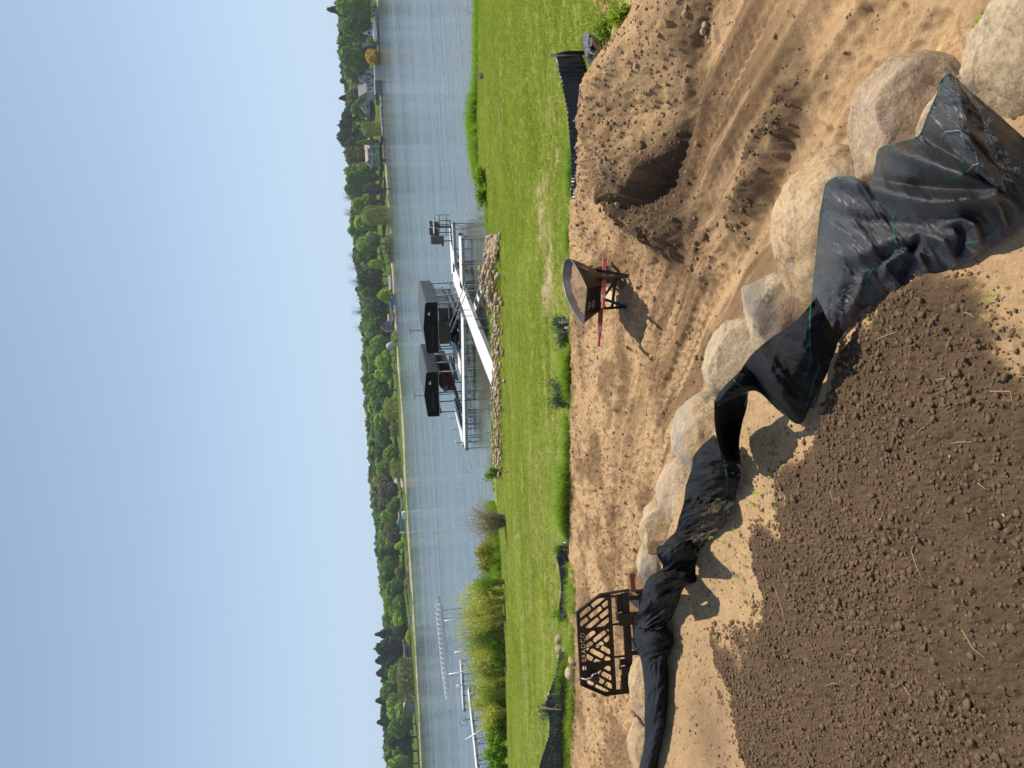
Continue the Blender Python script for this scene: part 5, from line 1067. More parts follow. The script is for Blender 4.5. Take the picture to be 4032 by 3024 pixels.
to_.to_curve_clear(); bpy.data.objects.remove(to_)
addsp([(FK(300,1045).x, FK(300,1045).z), (FK(300,1000).x, FK(300,1000).z), (FK(284,1000).x, FK(284,1000).z), (FK(284,1045).x, FK(284,1045).z)]); addsp([(FK(278,1045).x, FK(278,1045).z), (FK(278,1000).x, FK(278,1000).z), (FK(258,1000).x, FK(258,1000).z), (FK(258,1045).x, FK(258,1045).z)])
co_ = bpy.data.objects.new('backrest_curve', cu); SC.collection.objects.link(co_); bpy.context.view_layer.update()
bme = bpy.data.meshes.new_from_object(co_.evaluated_get(bpy.context.evaluated_depsgraph_get())); bpy.data.objects.remove(co_)
for v in bme.vertices: v.co = (v.co.x, v.co.z, v.co.y)
bme.name = 'backrest'; bme.materials.clear(); bb = link('backrest', bme, fk, M_fork)
def fbar(name, a, b, w, d=.02, off=0, mt=None): m_ = MB(); m_.bar(FK(*a, off), FK(*b, off), d, w, (0, 0, 1)) if False else m_.bar(FK(*a, off), FK(*b, off), w, d, (0, 1, 0)); return m_.build(name, mt or M_fork, fk, bevel=.003)
fbar('top_rail', (230, 415), (230, 1195), .014, .05); fbar('shoulder_rail', (230, 412), (500, 248), .014, .05); fbar('shoulder_rail', (230, 1197), (482, 1337), .014, .05)
fbar('side_rail', (500, 250), (830, 232), .016, .06); fbar('side_rail', (482, 1338), (890, 1338), .016, .06)
fbar('divider_bar', (240, 617), (620, 617), .022, .04, .012); fbar('divider_bar', (240, 992), (620, 992), .022, .04, .012); fbar('lower_rail', (603, 262), (603, 1336), .036, .03, .012)
for y_ in (285, 590, 945, 1310): fbar('upright', (615, y_), (745, y_), .022, .02)
m = MB(); m.bar(FK(778, 262, .0), FK(778, 1338, .0), .085, .045, (0, 1, 0)); m.build('carriage_bar', M_fork, fk, bevel=.004)
m = MB(); m.bar(FK(960, 262, .03), FK(960, 1338, .03), .05, .045, (0, 1, 0)); m.build('carriage_bar', M_fork, fk, bevel=.004)
for y_, y2_ in ((465, 595), (1045, 1140)):
    m = MB(); c = FK((680+980)/2, (y_+y2_)/2, -.05); m.box(c, ((y2_-y_)*UN, .05, 300*UN)); p = fk_ = m.build('fork', M_fork, fk, bevel=.006)
    m = MB(); c = FK(1030, (y_+y2_)/2, -.05); m.box((c.x, -.02, -FB+.03), (.10, .10, .05)); m.box((c.x, .50, -FB+.03), (.10, 1.0, .035), taper=.9); m.bar((c.x, -.05, -FB+.03), (c.x, -.05, .1), .10, .05, (0, 1, 0)); m.build('tine', M_fork, p)
for y0_, y1_ in ((270, 460), (975, 1040), (1145, 1300)):
    m = MB(); m.box(FK(710, (y0_+y1_)/2, .0), ((y1_-y0_)*UN, .012, 60*UN)); m.build('spacer_plate', M_fork, fk)
for y_ in (270, 450, 985, 1200):
    m = MB(); m.tube([FK(668, y_, -.03), FK(668, y_+90, -.03)], .012, 8); m.build('retaining_rod', mat('worn_rod', (.12, .11, .12), .4, .5), fk, smooth=True)
for y_ in (330, 930, 1190, 1320): fbar('lower_upright', (820, y_), (1045, y_), .05, .02, .02)
m = MB(); m.tube([FK(1020, 455, -.08), FK(900, 470, -.08), FK(850, 520, -.08), FK(838, 560, -.08), FK(838, 790, -.08), FK(850, 835, -.08), FK(900, 862, -.08), FK(1020, 868, -.08)], .017, 10); m.build('tube_step', mat('black_tube', (.03, .03, .035), .25, .2), fk, smooth=True)
m = MB()
for y_ in (262, 1338): m.bar((FK(900, y_).x, 0, FK(900, y_).z), (FK(900, y_).x, 0, -FB), .04, .05, (0, 1, 0))
m.build('foot', M_fork, fk)
m = MB(); m.box(FK(862, 150, -.02), (200*UN, .06, .055)); m.box(FK(862, 75, -.02), (50*UN, .075, .07)); m.build('rusty_bracket', varied('rust', (.10, .045, .03), (.22, .10, .07), 20, .9, 0, .6, .006), fk, bevel=.003)
# hoses looped over the backrest
hs = empty('coiled_hose_ends', tuple(FK(385, 1110, -.06)+fk.location), 0, 'two black hose couplings with pale bands hanging on the fork backrest', 'hose')
m = MB(); m.tube([FK(395, 1075, -.05)-FK(385, 1110, -.06), FK(345, 1110, -.09)-FK(385, 1110, -.06)], .035, 14); m.tube([FK(400, 1150, -.05)-FK(385, 1110, -.06), FK(345, 1090, -.10)-FK(385, 1110, -.06)], .036, 14); m.build('coupling', mat('black_rubber', (.01, .01, .01), .25), hs, smooth=True)
m = MB(); m.tube([FK(330, 1090, -.1)-FK(385, 1110, -.06), FK(345, 1060, -.12)-FK(385, 1110, -.06), FK(400, 1055, -.1)-FK(385, 1110, -.06), FK(415, 1090, -.08)-FK(385, 1110, -.06)], .006, 6); m.tube([FK(235, 1120, -.02)-FK(385, 1110, -.06), FK(270, 1130, -.05)-FK(385, 1110, -.06), FK(330, 1100, -.1)-FK(385, 1110, -.06)], .009, 6); m.build('pale_band', mat('pale_band', (.45, .45, .45), .4), hs, smooth=True)
# splintered board under the wheelbarrow, straws, seedlings
bd = MB(); g0 = G(2425, 1185); bd.box((g0[0]+.05, g0[1]+.1, g0[2]+.02), (.16, .42, .03), Euler((.1, .05, -.5)).to_matrix()); tag(bd.build('board_scrap', varied('raw_wood', (.52, .40, .22), (.66, .52, .32), 14, .8)), 'split piece of pale board behind the wheelbarrow legs', 'board')
M_straw = mat('straw', (.50, .38, .17), .7)
STR = [[(3445,1340),(3480,1325),(3530,1308)],[(3800,1230),(3820,1235),(3840,1250)],[(3250,1460),(3290,1395),(3300,1350),(3350,1288)],[(3265,1470),(3290,1420),(3280,1390)],[(3900,1540),(3980,1540),(3992,1600)],[(3610,1720),(3640,1680)],[(3730,1750),(3830,1740)],[(3590,2170),(3610,2230),(3640,2290)],[(3055,2320),(3080,2400),(3103,2480)],[(3270,1930),(3290,1990)],[(3790,2480),(3830,2550),(3880,2590)],[(3310,1420),(3340,1440)],[(3690,1500),(3730,1490)],[(3250,2700),(3300,2690)],[(3560,2700),(3600,2760)],[(3850,1900),(3890,1930)]]
for L in STR:
    P = []
    for q in L: g = at(q[0], q[1], 3.44); g[2] = Hfull(np.array([g[0]]), np.array([g[1]]))[0][0]+.042; P.append(Vector(g))
    m = MB(); m.tube([P[0], *(P[1:-1]), P[-1]] if len(P) > 2 else [P[0], (P[0]+P[1])/2+Vector((.003, 0, .004)), P[1]], .0009, 5); tag(m.build('straw', M_straw, smooth=True), 'thin dry straw stalk lying on the brown topsoil', 'straw', 'straws on the topsoil')
def sprout(px, py, s, label, group, m=None, nl=6, z=None, cat='seedling', name='seedling'):
    g = G(px, py) if z is None else at(px, py, z); V = []; Q = []
    for i in range(nl):
        a = rnd.random()*6.28; L = s*rnd.uniform(.6, 1.2); w = L*.22; e = Vector((math.cos(a), math.sin(a), 0)); sd_ = Vector((-e.y, e.x, 0)); up = rnd.uniform(.3, 1.0); b = len(V); p0 = Vector((0, 0, s*.1*i)); V += [p0, p0+e*L*.5+sd_*w+Vector((0, 0, L*up*.6)), p0+e*L+Vector((0, 0, L*up*.7)), p0+e*L*.5-sd_*w+Vector((0, 0, L*up*.6))]; Q.append((b, b+1, b+2, b+3))
    o = link(name, meshnp(name, [v[:] for v in V], Q=Q), None, m or GM_rank); o.location = g+[0, 0, .01]; return tag(o, label, cat, group)
for a in [(3070,2010),(3020,2080),(3000,1940),(2985,1985),(3060,1745),(2960,2230),(2925,2270),(2840,2495),(2830,2400),(2740,2510),(3500,1110),(3745,1115),(3940,1165),(3905,1190),(3920,1165),(3050,1870),(2820,2110),(2865,2140),(2905,2090),(2960,2330)]:
    sprout(a[0], a[1], .022 if a[0] < 3300 else .011, 'tiny green seedling sprouting on the sandy terrace', 'seedlings on the terrace')
for a, s, l in (((3870,130), .05, 'leafy seedling beside the lower right boulder'), ((3820,160), .055, 'largest leafy seedling near the lower right boulder'), ((3780,215), .035, 'little seedling left of the largest one'), ((3885,90), .04, 'seedling nearest the right edge by the grey boulder')): sprout(a[0], a[1], s, l, None, nl=8)
# ------------------------------------------------------------------ docks and lifts
M_deck = varied('white_decking', (.66, .67, .68), (.78, .79, .80), 3, .5, 0, .15, .004)
M_alu = varied('aluminium', (.30, .30, .30), (.44, .44, .43), 5, .42, .5, .1, .002)
M_alud = varied('weathered_aluminium', (.20, .20, .19), (.30, .30, .28), 5, .5, .4, .1, .002)
M_canvas = varied('black_and_shaded_canvas', (.004, .004, .005), (.008, .008, .009), 6, .8, 0, .3, .01, spec=.08)  # near lift gables have their shade painted in; plain black on the far lift
M_canvas_lit = varied('sunlit_canvas', (.035, .038, .045), (.06, .064, .072), 4, .5, 0, .4, .015)  # same canopy canvas, its sunlit grey put into the colour
DK = 'aluminium docks of the near shore'
def V3(p, z): return Vector((p[0], p[1], z))
def dock(name, a, b, w, za, zb, label, legs=(), planks=True, side=.17, legz=-1.3, group=DK, cat='dock', brace=True):
    a = Vector((a[0], a[1], za)); b = Vector((b[0], b[1], zb)); d = b-a; L = d.length; ang = math.atan2(d.y, d.x); pit = math.atan2(d.z, math.hypot(d.x, d.y))
    r = empty(name, a, ang, label, cat, group)
    def P(u, v, z=0): return (u*math.cos(pit), v, z+u*math.sin(pit))
    n = max(1, round(L/3.0)); secL = L/n
    m0 = MB(); m0.box((0, 0, 0), (secL-.03, w-.06, .03)); m0_o = None
    for i in range(n):
        pn = empty('deck_section', P((i+.5)*secL, 0, -.015)); pn.parent = r; pn.rotation_euler = (0, -pit, 0)
        k = max(2, round(w/.30)); pw = (w-.04)/k
        mb = MB(); 
        for j in range(k): mb.box((0, -w/2+.02+pw*(j+.5), 0), (secL-.02, pw-.012, .03))
        mb.build('deck_boards', M_deck, pn)['kind'] = 'stuff'
        mf = MB(); mf.box((0, -w/2-.012, -side/2+.02), (secL-.012, .03, side)); mf.box((0, w/2+.012, -side/2+.02), (secL-.012, .03, side)); mf.box((-secL/2+.02, 0, -side/2-.0), (.03, w-.01, side*.8)); mf.box((secL/2-.02, 0, -side/2-.0), (.03, w-.01, side*.8)); mf.build('side_frame', M_alu, pn)
    for u in legs:
        for s in (-1, 1):
            m = MB(); p = P(u*L, s*(w/2+.045)); m.tube([(p[0], p[1], legz-p[2]*0), (p[0], p[1], p[2]+.03)], .026, 8); m.box((p[0], p[1], p[2]-.10), (.07, .07, .16)); m.build('leg', M_alud, r)
        if brace:
            m = MB(); p = P(u*L, 0); m.tube([(p[0], -w/2-.03, p[2]-.18), (p[0], w/2, p[2]-.85)], .014, 6); m.build('cross_brace', M_alud, r)
    return r
dock('main_walkway', (-.36, 31.25), (2.2, 35.9), 1.25, .42, .62, 'white gangway rising from the shore bank to the dock', legs=(.12, .96))
dock('main_walkway', (2.2, 35.9), (7.0, 46.4), 1.25, .62, .62, 'long white walkway crossing the docks between lift and shore', legs=(.08, .36, .62, .86))
dock('sitting_dock', (6.9, 46.35), (9.75, 46.15), 2.3, .62, .62, 'white dock platform with the patio furniture', legs=(.45, .97))
dock('cross_dock', (8.1, 41.3), (5.35, 42.1), 1.35, .62, .62, 'short white dock stub right of the walkway', legs=(.03, .5, .93))
dock('cross_dock', (3.95, 42.5), (-3.5, 45.6), 1.3, .62, .62, 'long white cross dock running left in front of the lifts', legs=(.05, .25, .42, .60, .78, .98))
dock('finger_dock', (1.05, 45.0), (3.1, 49.6), .95, .62, .62, 'narrow white finger dock between the two boat lifts', legs=(.5, .95))
dock('finger_dock', (-3.2, 46.4), (-1.15, 50.6), .95, .62, .62, 'narrow white finger dock at the left end of the cross dock', legs=(.3, .6, .95))
for i, (px0, px1, py) in enumerate([(1771,1796,1645),(1781,1808,1690),(1794,1822,1742)]):
    a = at(px1, py, .62); m = MB(); h = (px1-px0)/3030*a[1]; m.tube([(0, 0, -.6), (0, 0, h), (.14, .02, h)], .03, 8)
    o = m.build('mooring_post', M_alu, smooth=True); o.location = a; tag(o, ['grey hooked mooring post right of its fellows on the left finger dock', 'middle one of the three mooring posts on the left finger dock', 'grey mooring post at the left end of the cross dock'][i], 'mooring post', 'mooring posts')
# steps with hand rails on the shore side of the walkway
st = empty('dock_steps', (3.55, 38.0, .62), math.radians(-25), 'aluminium steps with slanting hand rails beside the walkway', 'steps')
m = MB(); m.bar((0, -.45, -.1), (2.0, -.45, -.75), .04, .12); m.bar((0, .45, -.1), (2.0, .45, -.75), .04, .12); m.build('stringer', M_alu, st)
for i in range(4): m = MB(); m.box((.35+i*.45, 0, -.2-i*.145), (.28, .9, .03)); m.build('step', M_deck, st)
for s in (-1, 1):
    m = MB(); m.tube([(-.7, s*.45, 1.05), (1.1, s*.45, .38), (1.65, s*.45, .18)], .022, 8); m.tube([(.1, s*.45, -.1), (.1, s*.45, .75)], .02, 8); m.tube([(1.4, s*.45, .27), (1.4, s*.45, -.9)], .02, 8); m.build('hand_rail', M_alu, st, smooth=True)

def lift(px0, px1, ptop, pbot, Y, depth, label_c, label_l, logo, apex, skew=0.0, letters=None, seedx=0):
    """boat lift with a canopy: gable between the two photo columns px(py) at depth Y"""
    L = fp(pbot, px1, Y); R_ = fp(pbot-(px1-px0)*0, px0, Y); xL, xR = L[0], R_[0]; zbm = (L[2]+R_[2])/2; zt = fp(ptop, (px0+px1)/2, Y)[2]
    w = (xR-xL)/math.cos(skew)*1.0; CX, CY = xR-w/2*math.cos(skew), Y+w/2*math.sin(skew); r = empty('boat_lift', (CX, CY, 0), -skew, label_l, 'boat lift', 'boat lifts at the near docks')
    hw = w/2
    for s in (-1, 1):
        for i, yy in enumerate((.35, depth*.36, depth*.64, depth-.35)):
            m = MB(); m.tube([(s*(hw-.12), yy, -1.4), (s*(hw-.12), yy, zbm+.25)], .045, 8); m.build('post', M_alu, r, smooth=True)
        m = MB(); m.bar((s*(hw-.14), .1, .45), (s*(hw-.14), depth-.1, .45), .10, .16); m.bar((s*(hw-.14), .1, zbm-.1), (s*(hw-.14), depth-.1, zbm-.1), .06, .08); m.build('side_beam', M_alud, r)
        m = MB(); m.bar((s*(hw*.45), .6, .62), (s*(hw*.45), depth-.5, .62), .12, .18); m.build('bunk', M_alud, r)
    for yy in (.35, depth-.35): m = MB(); m.bar((-hw+.1, yy, .35), (hw-.1, yy, .35), .10, .14); m.build('cross_beam', M_alud, r)
    c = empty('lift_canopy', (CX, CY, 0), -skew, label_c, 'canopy', 'boat lift canopies')
    z0 = zbm; h = zt-z0; e = h*.84; cr = .12
    prof = [(-hw, z0), (-hw*1.0, z0+e-cr), (-hw+.03, z0+e-.04), (-hw+cr, z0+e), (0, z0+h), (hw-cr, z0+e), (hw-.03, z0+e-.04), (hw, z0+e-cr), (hw, z0)]
    m = MB(); m.poly([(x_, 0, z_) for x_, z_ in prof], (0, .02, 0)); g = m.build('gable_panel', M_canvas, c)
    V = []; nseg = 18
    for k in range(nseg+1):
        yy = .02+k/nseg*depth; sag = .03*math.sin(math.pi*((k*4/nseg) % 1))
        for i, (x_, z_) in enumerate(prof):
            wv = (.035*math.sin(k*2.1+seedx) if i in (0, 8) else 0); V.append((x_*(1+(.012*math.sin(k*1.7) if i in (0, 8) else 0)), yy, z_-(sag if 2 < i < 6 else 0)+wv))
    np_ = len(prof); F = [(k*np_+i, k*np_+i+1, (k+1)*np_+i+1, (k+1)*np_+i) for k in range(nseg) for i in range(np_-1)]
    m = MB(); m.add(V, F); cv = m.build('canopy_cover', M_canvas_lit, c, fix=False); sm = cv.modifiers.new('thickness', 'SOLIDIFY'); sm.thickness = .012
    m = MB(); m.poly([(x_, depth+.02, z_) for x_, z_ in prof], (0, .02, 0)); m.build('gable_panel', M_canvas, c)
    m = MB(); m.tube([(prof[0][0], -.005, z0+.01), (prof[8][0], -.005, z0+.01)], .02, 6); m.build('hem_tube', M_alud, c)
    # emblem and printed name
    em = MB(); cx, cz = logo
    cx = hw-cx*w; cz = z0+h*cz; em.poly([(cx+math.cos(a)*.085, -.004, cz+math.sin(a)*.06) for a in np.linspace(0, 6.28, 17)[:-1]], (0, -.003, 0)); em.poly([(cx-.11, -.008, cz-.065), (cx+.13, -.008, cz-.065), (cx+.13, -.008, cz-.035), (cx-.11, -.008, cz-.035)], (0, -.002, 0)); em.build('emblem', mat('emblem_white', (.62, .64, .70), .6), c)
    em = MB(); em.poly([(cx-.05, -.0075, cz-.03), (cx+.10, -.0075, cz-.03), (cx+.02, -.0075, cz+.035)], (0, -.002, 0)); em.build('emblem_wave', mat('emblem_blue', (.10, .14, .42), .6), c)
    tcu = bpy.data.curves.new('print', 'FONT'); tcu.body = 'SHOREMASTER'; tcu.size = .17; tcu.space_character = 1.08; tcu.extrude = .001; to2 = bpy.data.objects.new('tmp', tcu); SC.collection.objects.link(to2); bpy.context.view_layer.update()
    tme = bpy.data.meshes.new_from_object(to2.evaluated_get(bpy.context.evaluated_depsgraph_get())); bpy.data.objects.remove(to2); tme.name = 'printed_name'; tme.materials.clear(); tt = link('printed_name', tme, c, mat('print_grey', (.05, .053, .058), .6) if letters is None else mat('print_grey_dim', (.028, .03, .034), .6)); tt.rotation_euler = (math.radians(90), 0, 0); tt.location = (-hw+.42, -.006, z0+h*.34)
    return r, c, hw, z0, zt, (CX, CY)
l1 = lift(1190, 1386, 1669, 1729, 46.0, 6.2, 'larger dark boat canopy with rounded, shade-blackened gable, the right one', 'aluminium boat lift under the right canopy', (.22, .62), 0, skew=math.radians(20), letters=1)
l2 = lift(1464, 1641, 1672, 1731, 46.6, 6.0, 'smaller dark boat canopy with shade-blackened gable and printed name, the left one', 'aluminium boat lift under the left canopy', (.24, .60), 0, skew=math.radians(20), seedx=2)
for i, (py, pt, pb, lab) in enumerate([(1300,1612,1672,'thin grey pole with a crossbar rising behind the right canopy'), (1557,1633,1675,'thin grey pole with a crossbar rising behind the left canopy')]):
    Y = 53.4; b = fp(pb, py, Y); t_ = fp(pt, py, Y); m = MB(); m.tube([(0, 0, -1), (0, 0, t_[2])], .03, 8); m.tube([(-.28, 0, t_[2]), (.28, 0, t_[2]+.01)], .03, 6)
    if i == 0: m.tube([(-.22, 0, t_[2]), (-.16, .02, t_[2]-.14), (-.04, 0, t_[2]-.12), (0, 0, t_[2]-.02)], .012, 5)
    o = m.build('bird_pole', M_alud); o.location = (b[0], Y, 0); tag(o, lab, 'pole')
# the pontoon boat hanging under the right canopy
M_bblk = varied('black_gelcoat', (.006, .006, .008), (.012, .013, .016), 2, .25, 0, 0); M_bgrey = mat('silver_panel', (.30, .31, .32), .3, .6); M_wsh = mat('smoked_glass', (.12, .15, .17), .1, .2)
pb_ = empty('pontoon_boat', (l1[5][0]+.17, l1[5][1]+.35, 0), -math.radians(20), 'black pontoon boat raised under the right canopy, stern towards the lawn', 'boat')
zb0 = .95; zt0 = l1[3]-.06
m = MB(); m.box((-.05, 0, (zb0+zt0)/2+.04), (2.25, .06, zt0-zb0-.08)); rp = m.build('stern_fence', M_bblk, pb_, bevel=.02)
for x_ in (-.62, -.1, .40): m = MB(); m.box((x_, -.035, (zb0+zt0)/2+.04), (.02, .012, zt0-zb0-.14)); m.build('panel_trim', mat('dark_trim', (.05, .05, .055), .3), rp)
for s in (-1, 1): m = MB(); m.box((-.05+s*1.12, 2.7, zb0+.33), (.05, 5.4, .56)); m.build('side_fence', M_bblk if s < 0 else M_bgrey, pb_, bevel=.015)
m = MB(); m.box((-.05, 2.7, zb0-.02), (2.4, 5.7, .10)); m.build('deck', M_bblk, pb_)
for s, nm in ((-.85, 0), (0, 1), (.85, 2)):
    m = MB(); m.tube([(s-.05, -.10, zb0-.36), (s-.05, .1, zb0-.34), (s-.05, 5.3, zb0-.34), (s-.05, 6.0, zb0-.22)], [.16, .29, .29, .05], 16); m.build('pontoon', M_bblk if nm < 2 else M_bgrey, pb_, smooth=True)
m = MB(); m.box((.2, -.28, zb0+.12), (.42, .55, .50), taper=.8); m.box((.2, -.24, zb0-.22), (.16, .30, .5)); m.box((.2, -.2, zb0-.62), (.08, .26, .4), taper=1.3); m.build('outboard_motor', M_bblk, pb_, bevel=.05)
m = MB(); m.box((.82, -.1, zb0+.28), (.18, .02, .05)); m.box((.82, -.1, zb0+.20), (.12, .02, .04)); 
m = MB(); m.box((1.105, .35, zb0+.50), (.012, .5, .10)); m.build('registration_sticker', mat('sticker', (.7, .72, .75), .5), pb_)
for y_ in (1.2, 2.6): m = MB(); m.box((.7, y_, zt0-.06), (.03, .8, .30)); m.build('windscreen', M_wsh, pb_)
for i, y_ in enumerate((.8, 1.6, 2.6)): m = MB(); m.tube([(1.12, y_, zb0+.1), (1.18, y_+.15, zb0+.62), (1.1, y_+.5, zb0+.62)], .022, 7); m.build('rail', M_bgrey, pb_, smooth=True)
# covered runabout under the left canopy
rb_ = empty('runabout_boat', (l2[5][0]+.35, l2[5][1]+.7, .75), -math.radians(20), 'dark red runabout under a grey boat cover below the left canopy', 'boat')
def hull(zz, wf, V=None):
    V = []; F = []; n = 12
    for k in range(n+1):
        t = k/n; y_ = t*5.0; w_ = .95*min(1, .35+t*2.2) if t < .35 else .95; w_ = .95*math.sin(min(1, .12+t*1.6)*math.pi/2); keel = .0+.35*max(0, .35-t); V += [(-w_, y_, zz+.62+.12*(1-t)), (-w_*.9, y_, zz+.3), (0, y_, zz+keel), (w_*.9, y_, zz+.3), (w_, y_, zz+.62+.12*(1-t))]
    F = [(k*5+i, k*5+i+1, (k+1)*5+i+1, (k+1)*5+i) for k in range(n) for i in range(4)]+[tuple(range(n*5, n*5+5))]; return V, F
m = MB(); m.add(*hull(-.1, 1)); m.build('hull', varied('maroon_hull', (.06, .008, .010), (.10, .02, .02), 2, .25, 0, 0), rb_, smooth=False, fix=False)
V = []; n = 12
for k in range(n+1):
    t = k/n; y_ = t*5.0; w_ = .98*math.sin(min(1, .12+t*1.6)*math.pi/2); c_ = .12+.38*math.sin(min(1, t*1.7)*math.pi*.55); V += [(-w_, y_, .46-.12*t+.06), (-w_*.6, y_, .6+c_*.5), (0, y_, .62+c_), (w_*.6, y_, .6+c_*.5), (w_, y_, .46-.12*t+.06)]
m = MB(); m.add(V, [(k*5+i, k*5+i+1, (k+1)*5+i+1, (k+1)*5+i) for k in range(n) for i in range(4)]+[(0, 1, 2, 3, 4)]); m.build('boat_cover', varied('cover_cloth', (.07, .07, .065), (.12, .12, .11), 2, .7, 0, .3, .02), rb_, fix=False)
m = MB(); m.box((0, 4.9, .2), (.4, .5, .6)); m.build('outboard_motor', M_bblk, rb_)
m = MB(); m.tube([(0, 0, -.05), (0, -.5, .25)], .035, 8); m.build('bow_roller', M_bblk, rb_)

# patio furniture at the end of the dock
M_mesh = varied('brown_mesh', (.085, .070, .062), (.12, .10, .09), 30, .7, 0, .2, .003); M_bfr = mat('dark_bronze', (.025, .022, .02), .4, .3)
def bar_chair(loc, rz, label):
    r = empty('patio_chair', loc, rz, label, 'chair', 'high patio chairs on the dock')
    m = MB(); m.box((0, 0, .66), (.50, .48, .04)); m.build('seat', M_mesh, r, bevel=.01)
    R_ = Euler((math.radians(-12), 0, 0)).to_matrix(); m = MB(); m.box((0, -.29, .96), (.50, .03, .58), R_); m.build('backrest', M_mesh, r, bevel=.008)
    for s in (-1, 1):
        m = MB(); m.tube([(s*.26, .22, 0), (s*.26, .22, .90), (s*.27, -.22, .92)], .014, 6); m.build('armrest', M_bfr, r)
        for y_ in (-.22, .22): m = MB(); m.tube([(s*.24, y_*1.1, 0), (s*.24, y_, .66)], .016, 6); m.build('leg', M_bfr, r)
    m = MB(); m.tube([(-.24, .2, .22), (.24, .2, .22), (.24, -.2, .22), (-.24, -.2, .22), (-.24, .2, .22)], .011, 6); m.build('foot_ring', M_bfr, r)
    return r
def onx(px, py, Y): return tuple(fp(px, py, Y)[:2])+(.625,)
bar_chair(onx(1778, 868, 46.2), math.radians(215), 'high brown mesh chair at the right end of the dock, turned sideways')
bar_chair(onx(1765, 905, 46.7), math.radians(190), 'middle high brown mesh chair behind the bistro table')
bt = empty('bistro_table', onx(1775, 893, 46.1), 0, 'high round bistro table with a pale top between the patio chairs', 'table')
m = MB(); m.tube([(0, 0, 1.00), (0, 0, 1.04)], .42, 24); m.build('table_top', mat('pale_top', (.45, .45, .45), .4), bt)
m = MB(); m.tube([(0, 0, .02), (0, 0, 1.0)], .035, 10); m.build('column', M_bfr, bt); m = MB(); m.box((0, 0, .02), (.7, .05, .04)); m.box((0, 0, .025), (.05, .7, .04)); m.build('foot_cross', M_bfr, bt)
bc = empty('swivel_chair', onx(1775, 948, 45.9), math.radians(3), 'brown swivel chair seen from behind, left of the bistro table', 'chair')
m = MB(); m.box((0, -.22, .93), (.50, .03, .66)); bk = m.build('backrest', M_mesh, bc, bevel=.01); m = MB(); m.box((0, -.24, 1.02), (.012, .01, .18)); m.build('handle_slot', M_bfr, bk)
m = MB(); m.box((0, .02, .56), (.52, .5, .16)); m.build('seat', M_mesh, bc, bevel=.02); m = MB(); m.tube([(0, 0, .04), (0, 0, .5)], .03, 8); m.build('swivel_post', M_bfr, bc); m = MB(); m.box((0, 0, .02), (.55, .05, .04)); m.box((0, 0, .03), (.05, .55, .04)); m.build('foot_cross', M_bfr, bc)

# lifts and dock behind the willows on the left
M_whm = varied('white_rail', (.55, .56, .57), (.72, .73, .74), 4, .4, .2, .1, .002)
hf = empty('canopy_frame', tuple(at(1739, 2380, 1.42)[:2])+(0,), 0, 'uncovered white canopy frame with a row of hoops beyond the willow scrub', 'canopy frame')
a = fp(1739, 2380, 60); b = fp(1779, 2767, 59); a2 = fp(1750, 2430, 62); b2 = fp(1775, 2640, 62); o0 = Vector(hf.location)
m = MB(); m.bar(Vector(a)-o0, Vector(b)-o0, .10, .12); m.build('side_rail', M_whm, hf); m = MB(); m.bar(Vector(a)+Vector((0, 2.4, 0))-o0, Vector(b)+Vector((-.1, 2.4, 0))-o0, .08, .10); m.build('side_rail', M_whm, hf)
for i in range(20):
    t = (i+.2)/20; p = Vector(a).lerp(Vector(b), t)-o0; h = .50*math.sin(min(1, t*4+.4)*math.pi/2)*(1 if t < .8 else .9); m = MB()
    m.tube([p, p+Vector((0, .25, h*.85)), p+Vector((0, 1.2, h)), p+Vector((0, 2.15, h*.85)), p+Vector((0, 2.4, 0))], .022, 6); m.build('hoop', M_whm, hf, smooth=True)
m = MB(); m.tube([Vector(a).lerp(Vector(b), t)-o0+Vector((0, 1.2, .52*math.sin(min(1, t*4+.4)*math.pi/2))) for t in np.linspace(0, 1, 12)], .015, 5); m.build('ridge_wire', M_alud, hf)
for t in (.15, .85):
    for dy in (0, 2.4): m = MB(); p = Vector(a).lerp(Vector(b), t)-o0+Vector((0, dy, 0)); m.tube([p, (p.x, p.y, -1.5)], .05, 8); m.build('post', M_whm, hf)
dock('white_jetty', tuple(at(1812, 2605, .62)[:2]), tuple(at(1822, 2790, .62)[:2]), 1.2, .62, .62, 'white jetty beyond the willow scrub under the bare canopy frame', legs=(.05, .35, .65, .95))
dock('white_jetty', tuple(at(1842, 2710, .62)[:2]), tuple(at(1880, 3060, .62)[:2]), 1.3, .62, .62, 'nearest white jetty running out of the left edge', legs=(.06, .2, .42, .62, .8, .9))
wl = at(1825, 2840, 1.05); w_ = empty('winch_wheel', tuple(wl), math.radians(10), 'brownish hand wheel of a boat lift above the left jetty', 'winch wheel')
m = MB(); m.tube([(math.cos(a_)*.27, 0, math.sin(a_)*.27) for a_ in np.linspace(0, 6.283, 25)], .016, 6, caps=False); m.build('rim', varied('rusty_rim', (.2, .12, .10), (.32, .22, .2), 5, .6), w_, smooth=True)
m = MB()
for a_ in (0, 2.09, 4.19): m.tube([(0, 0, 0), (math.cos(a_+.4)*.27, 0, math.sin(a_+.4)*.27)], .012, 5)
m.tube([(0, -.04, 0), (0, .3, -.02)], .02, 6); m.tube([(0, .3, 0), (.05, .3, -2)], .035, 6); m.build('spokes', M_alud, w_)
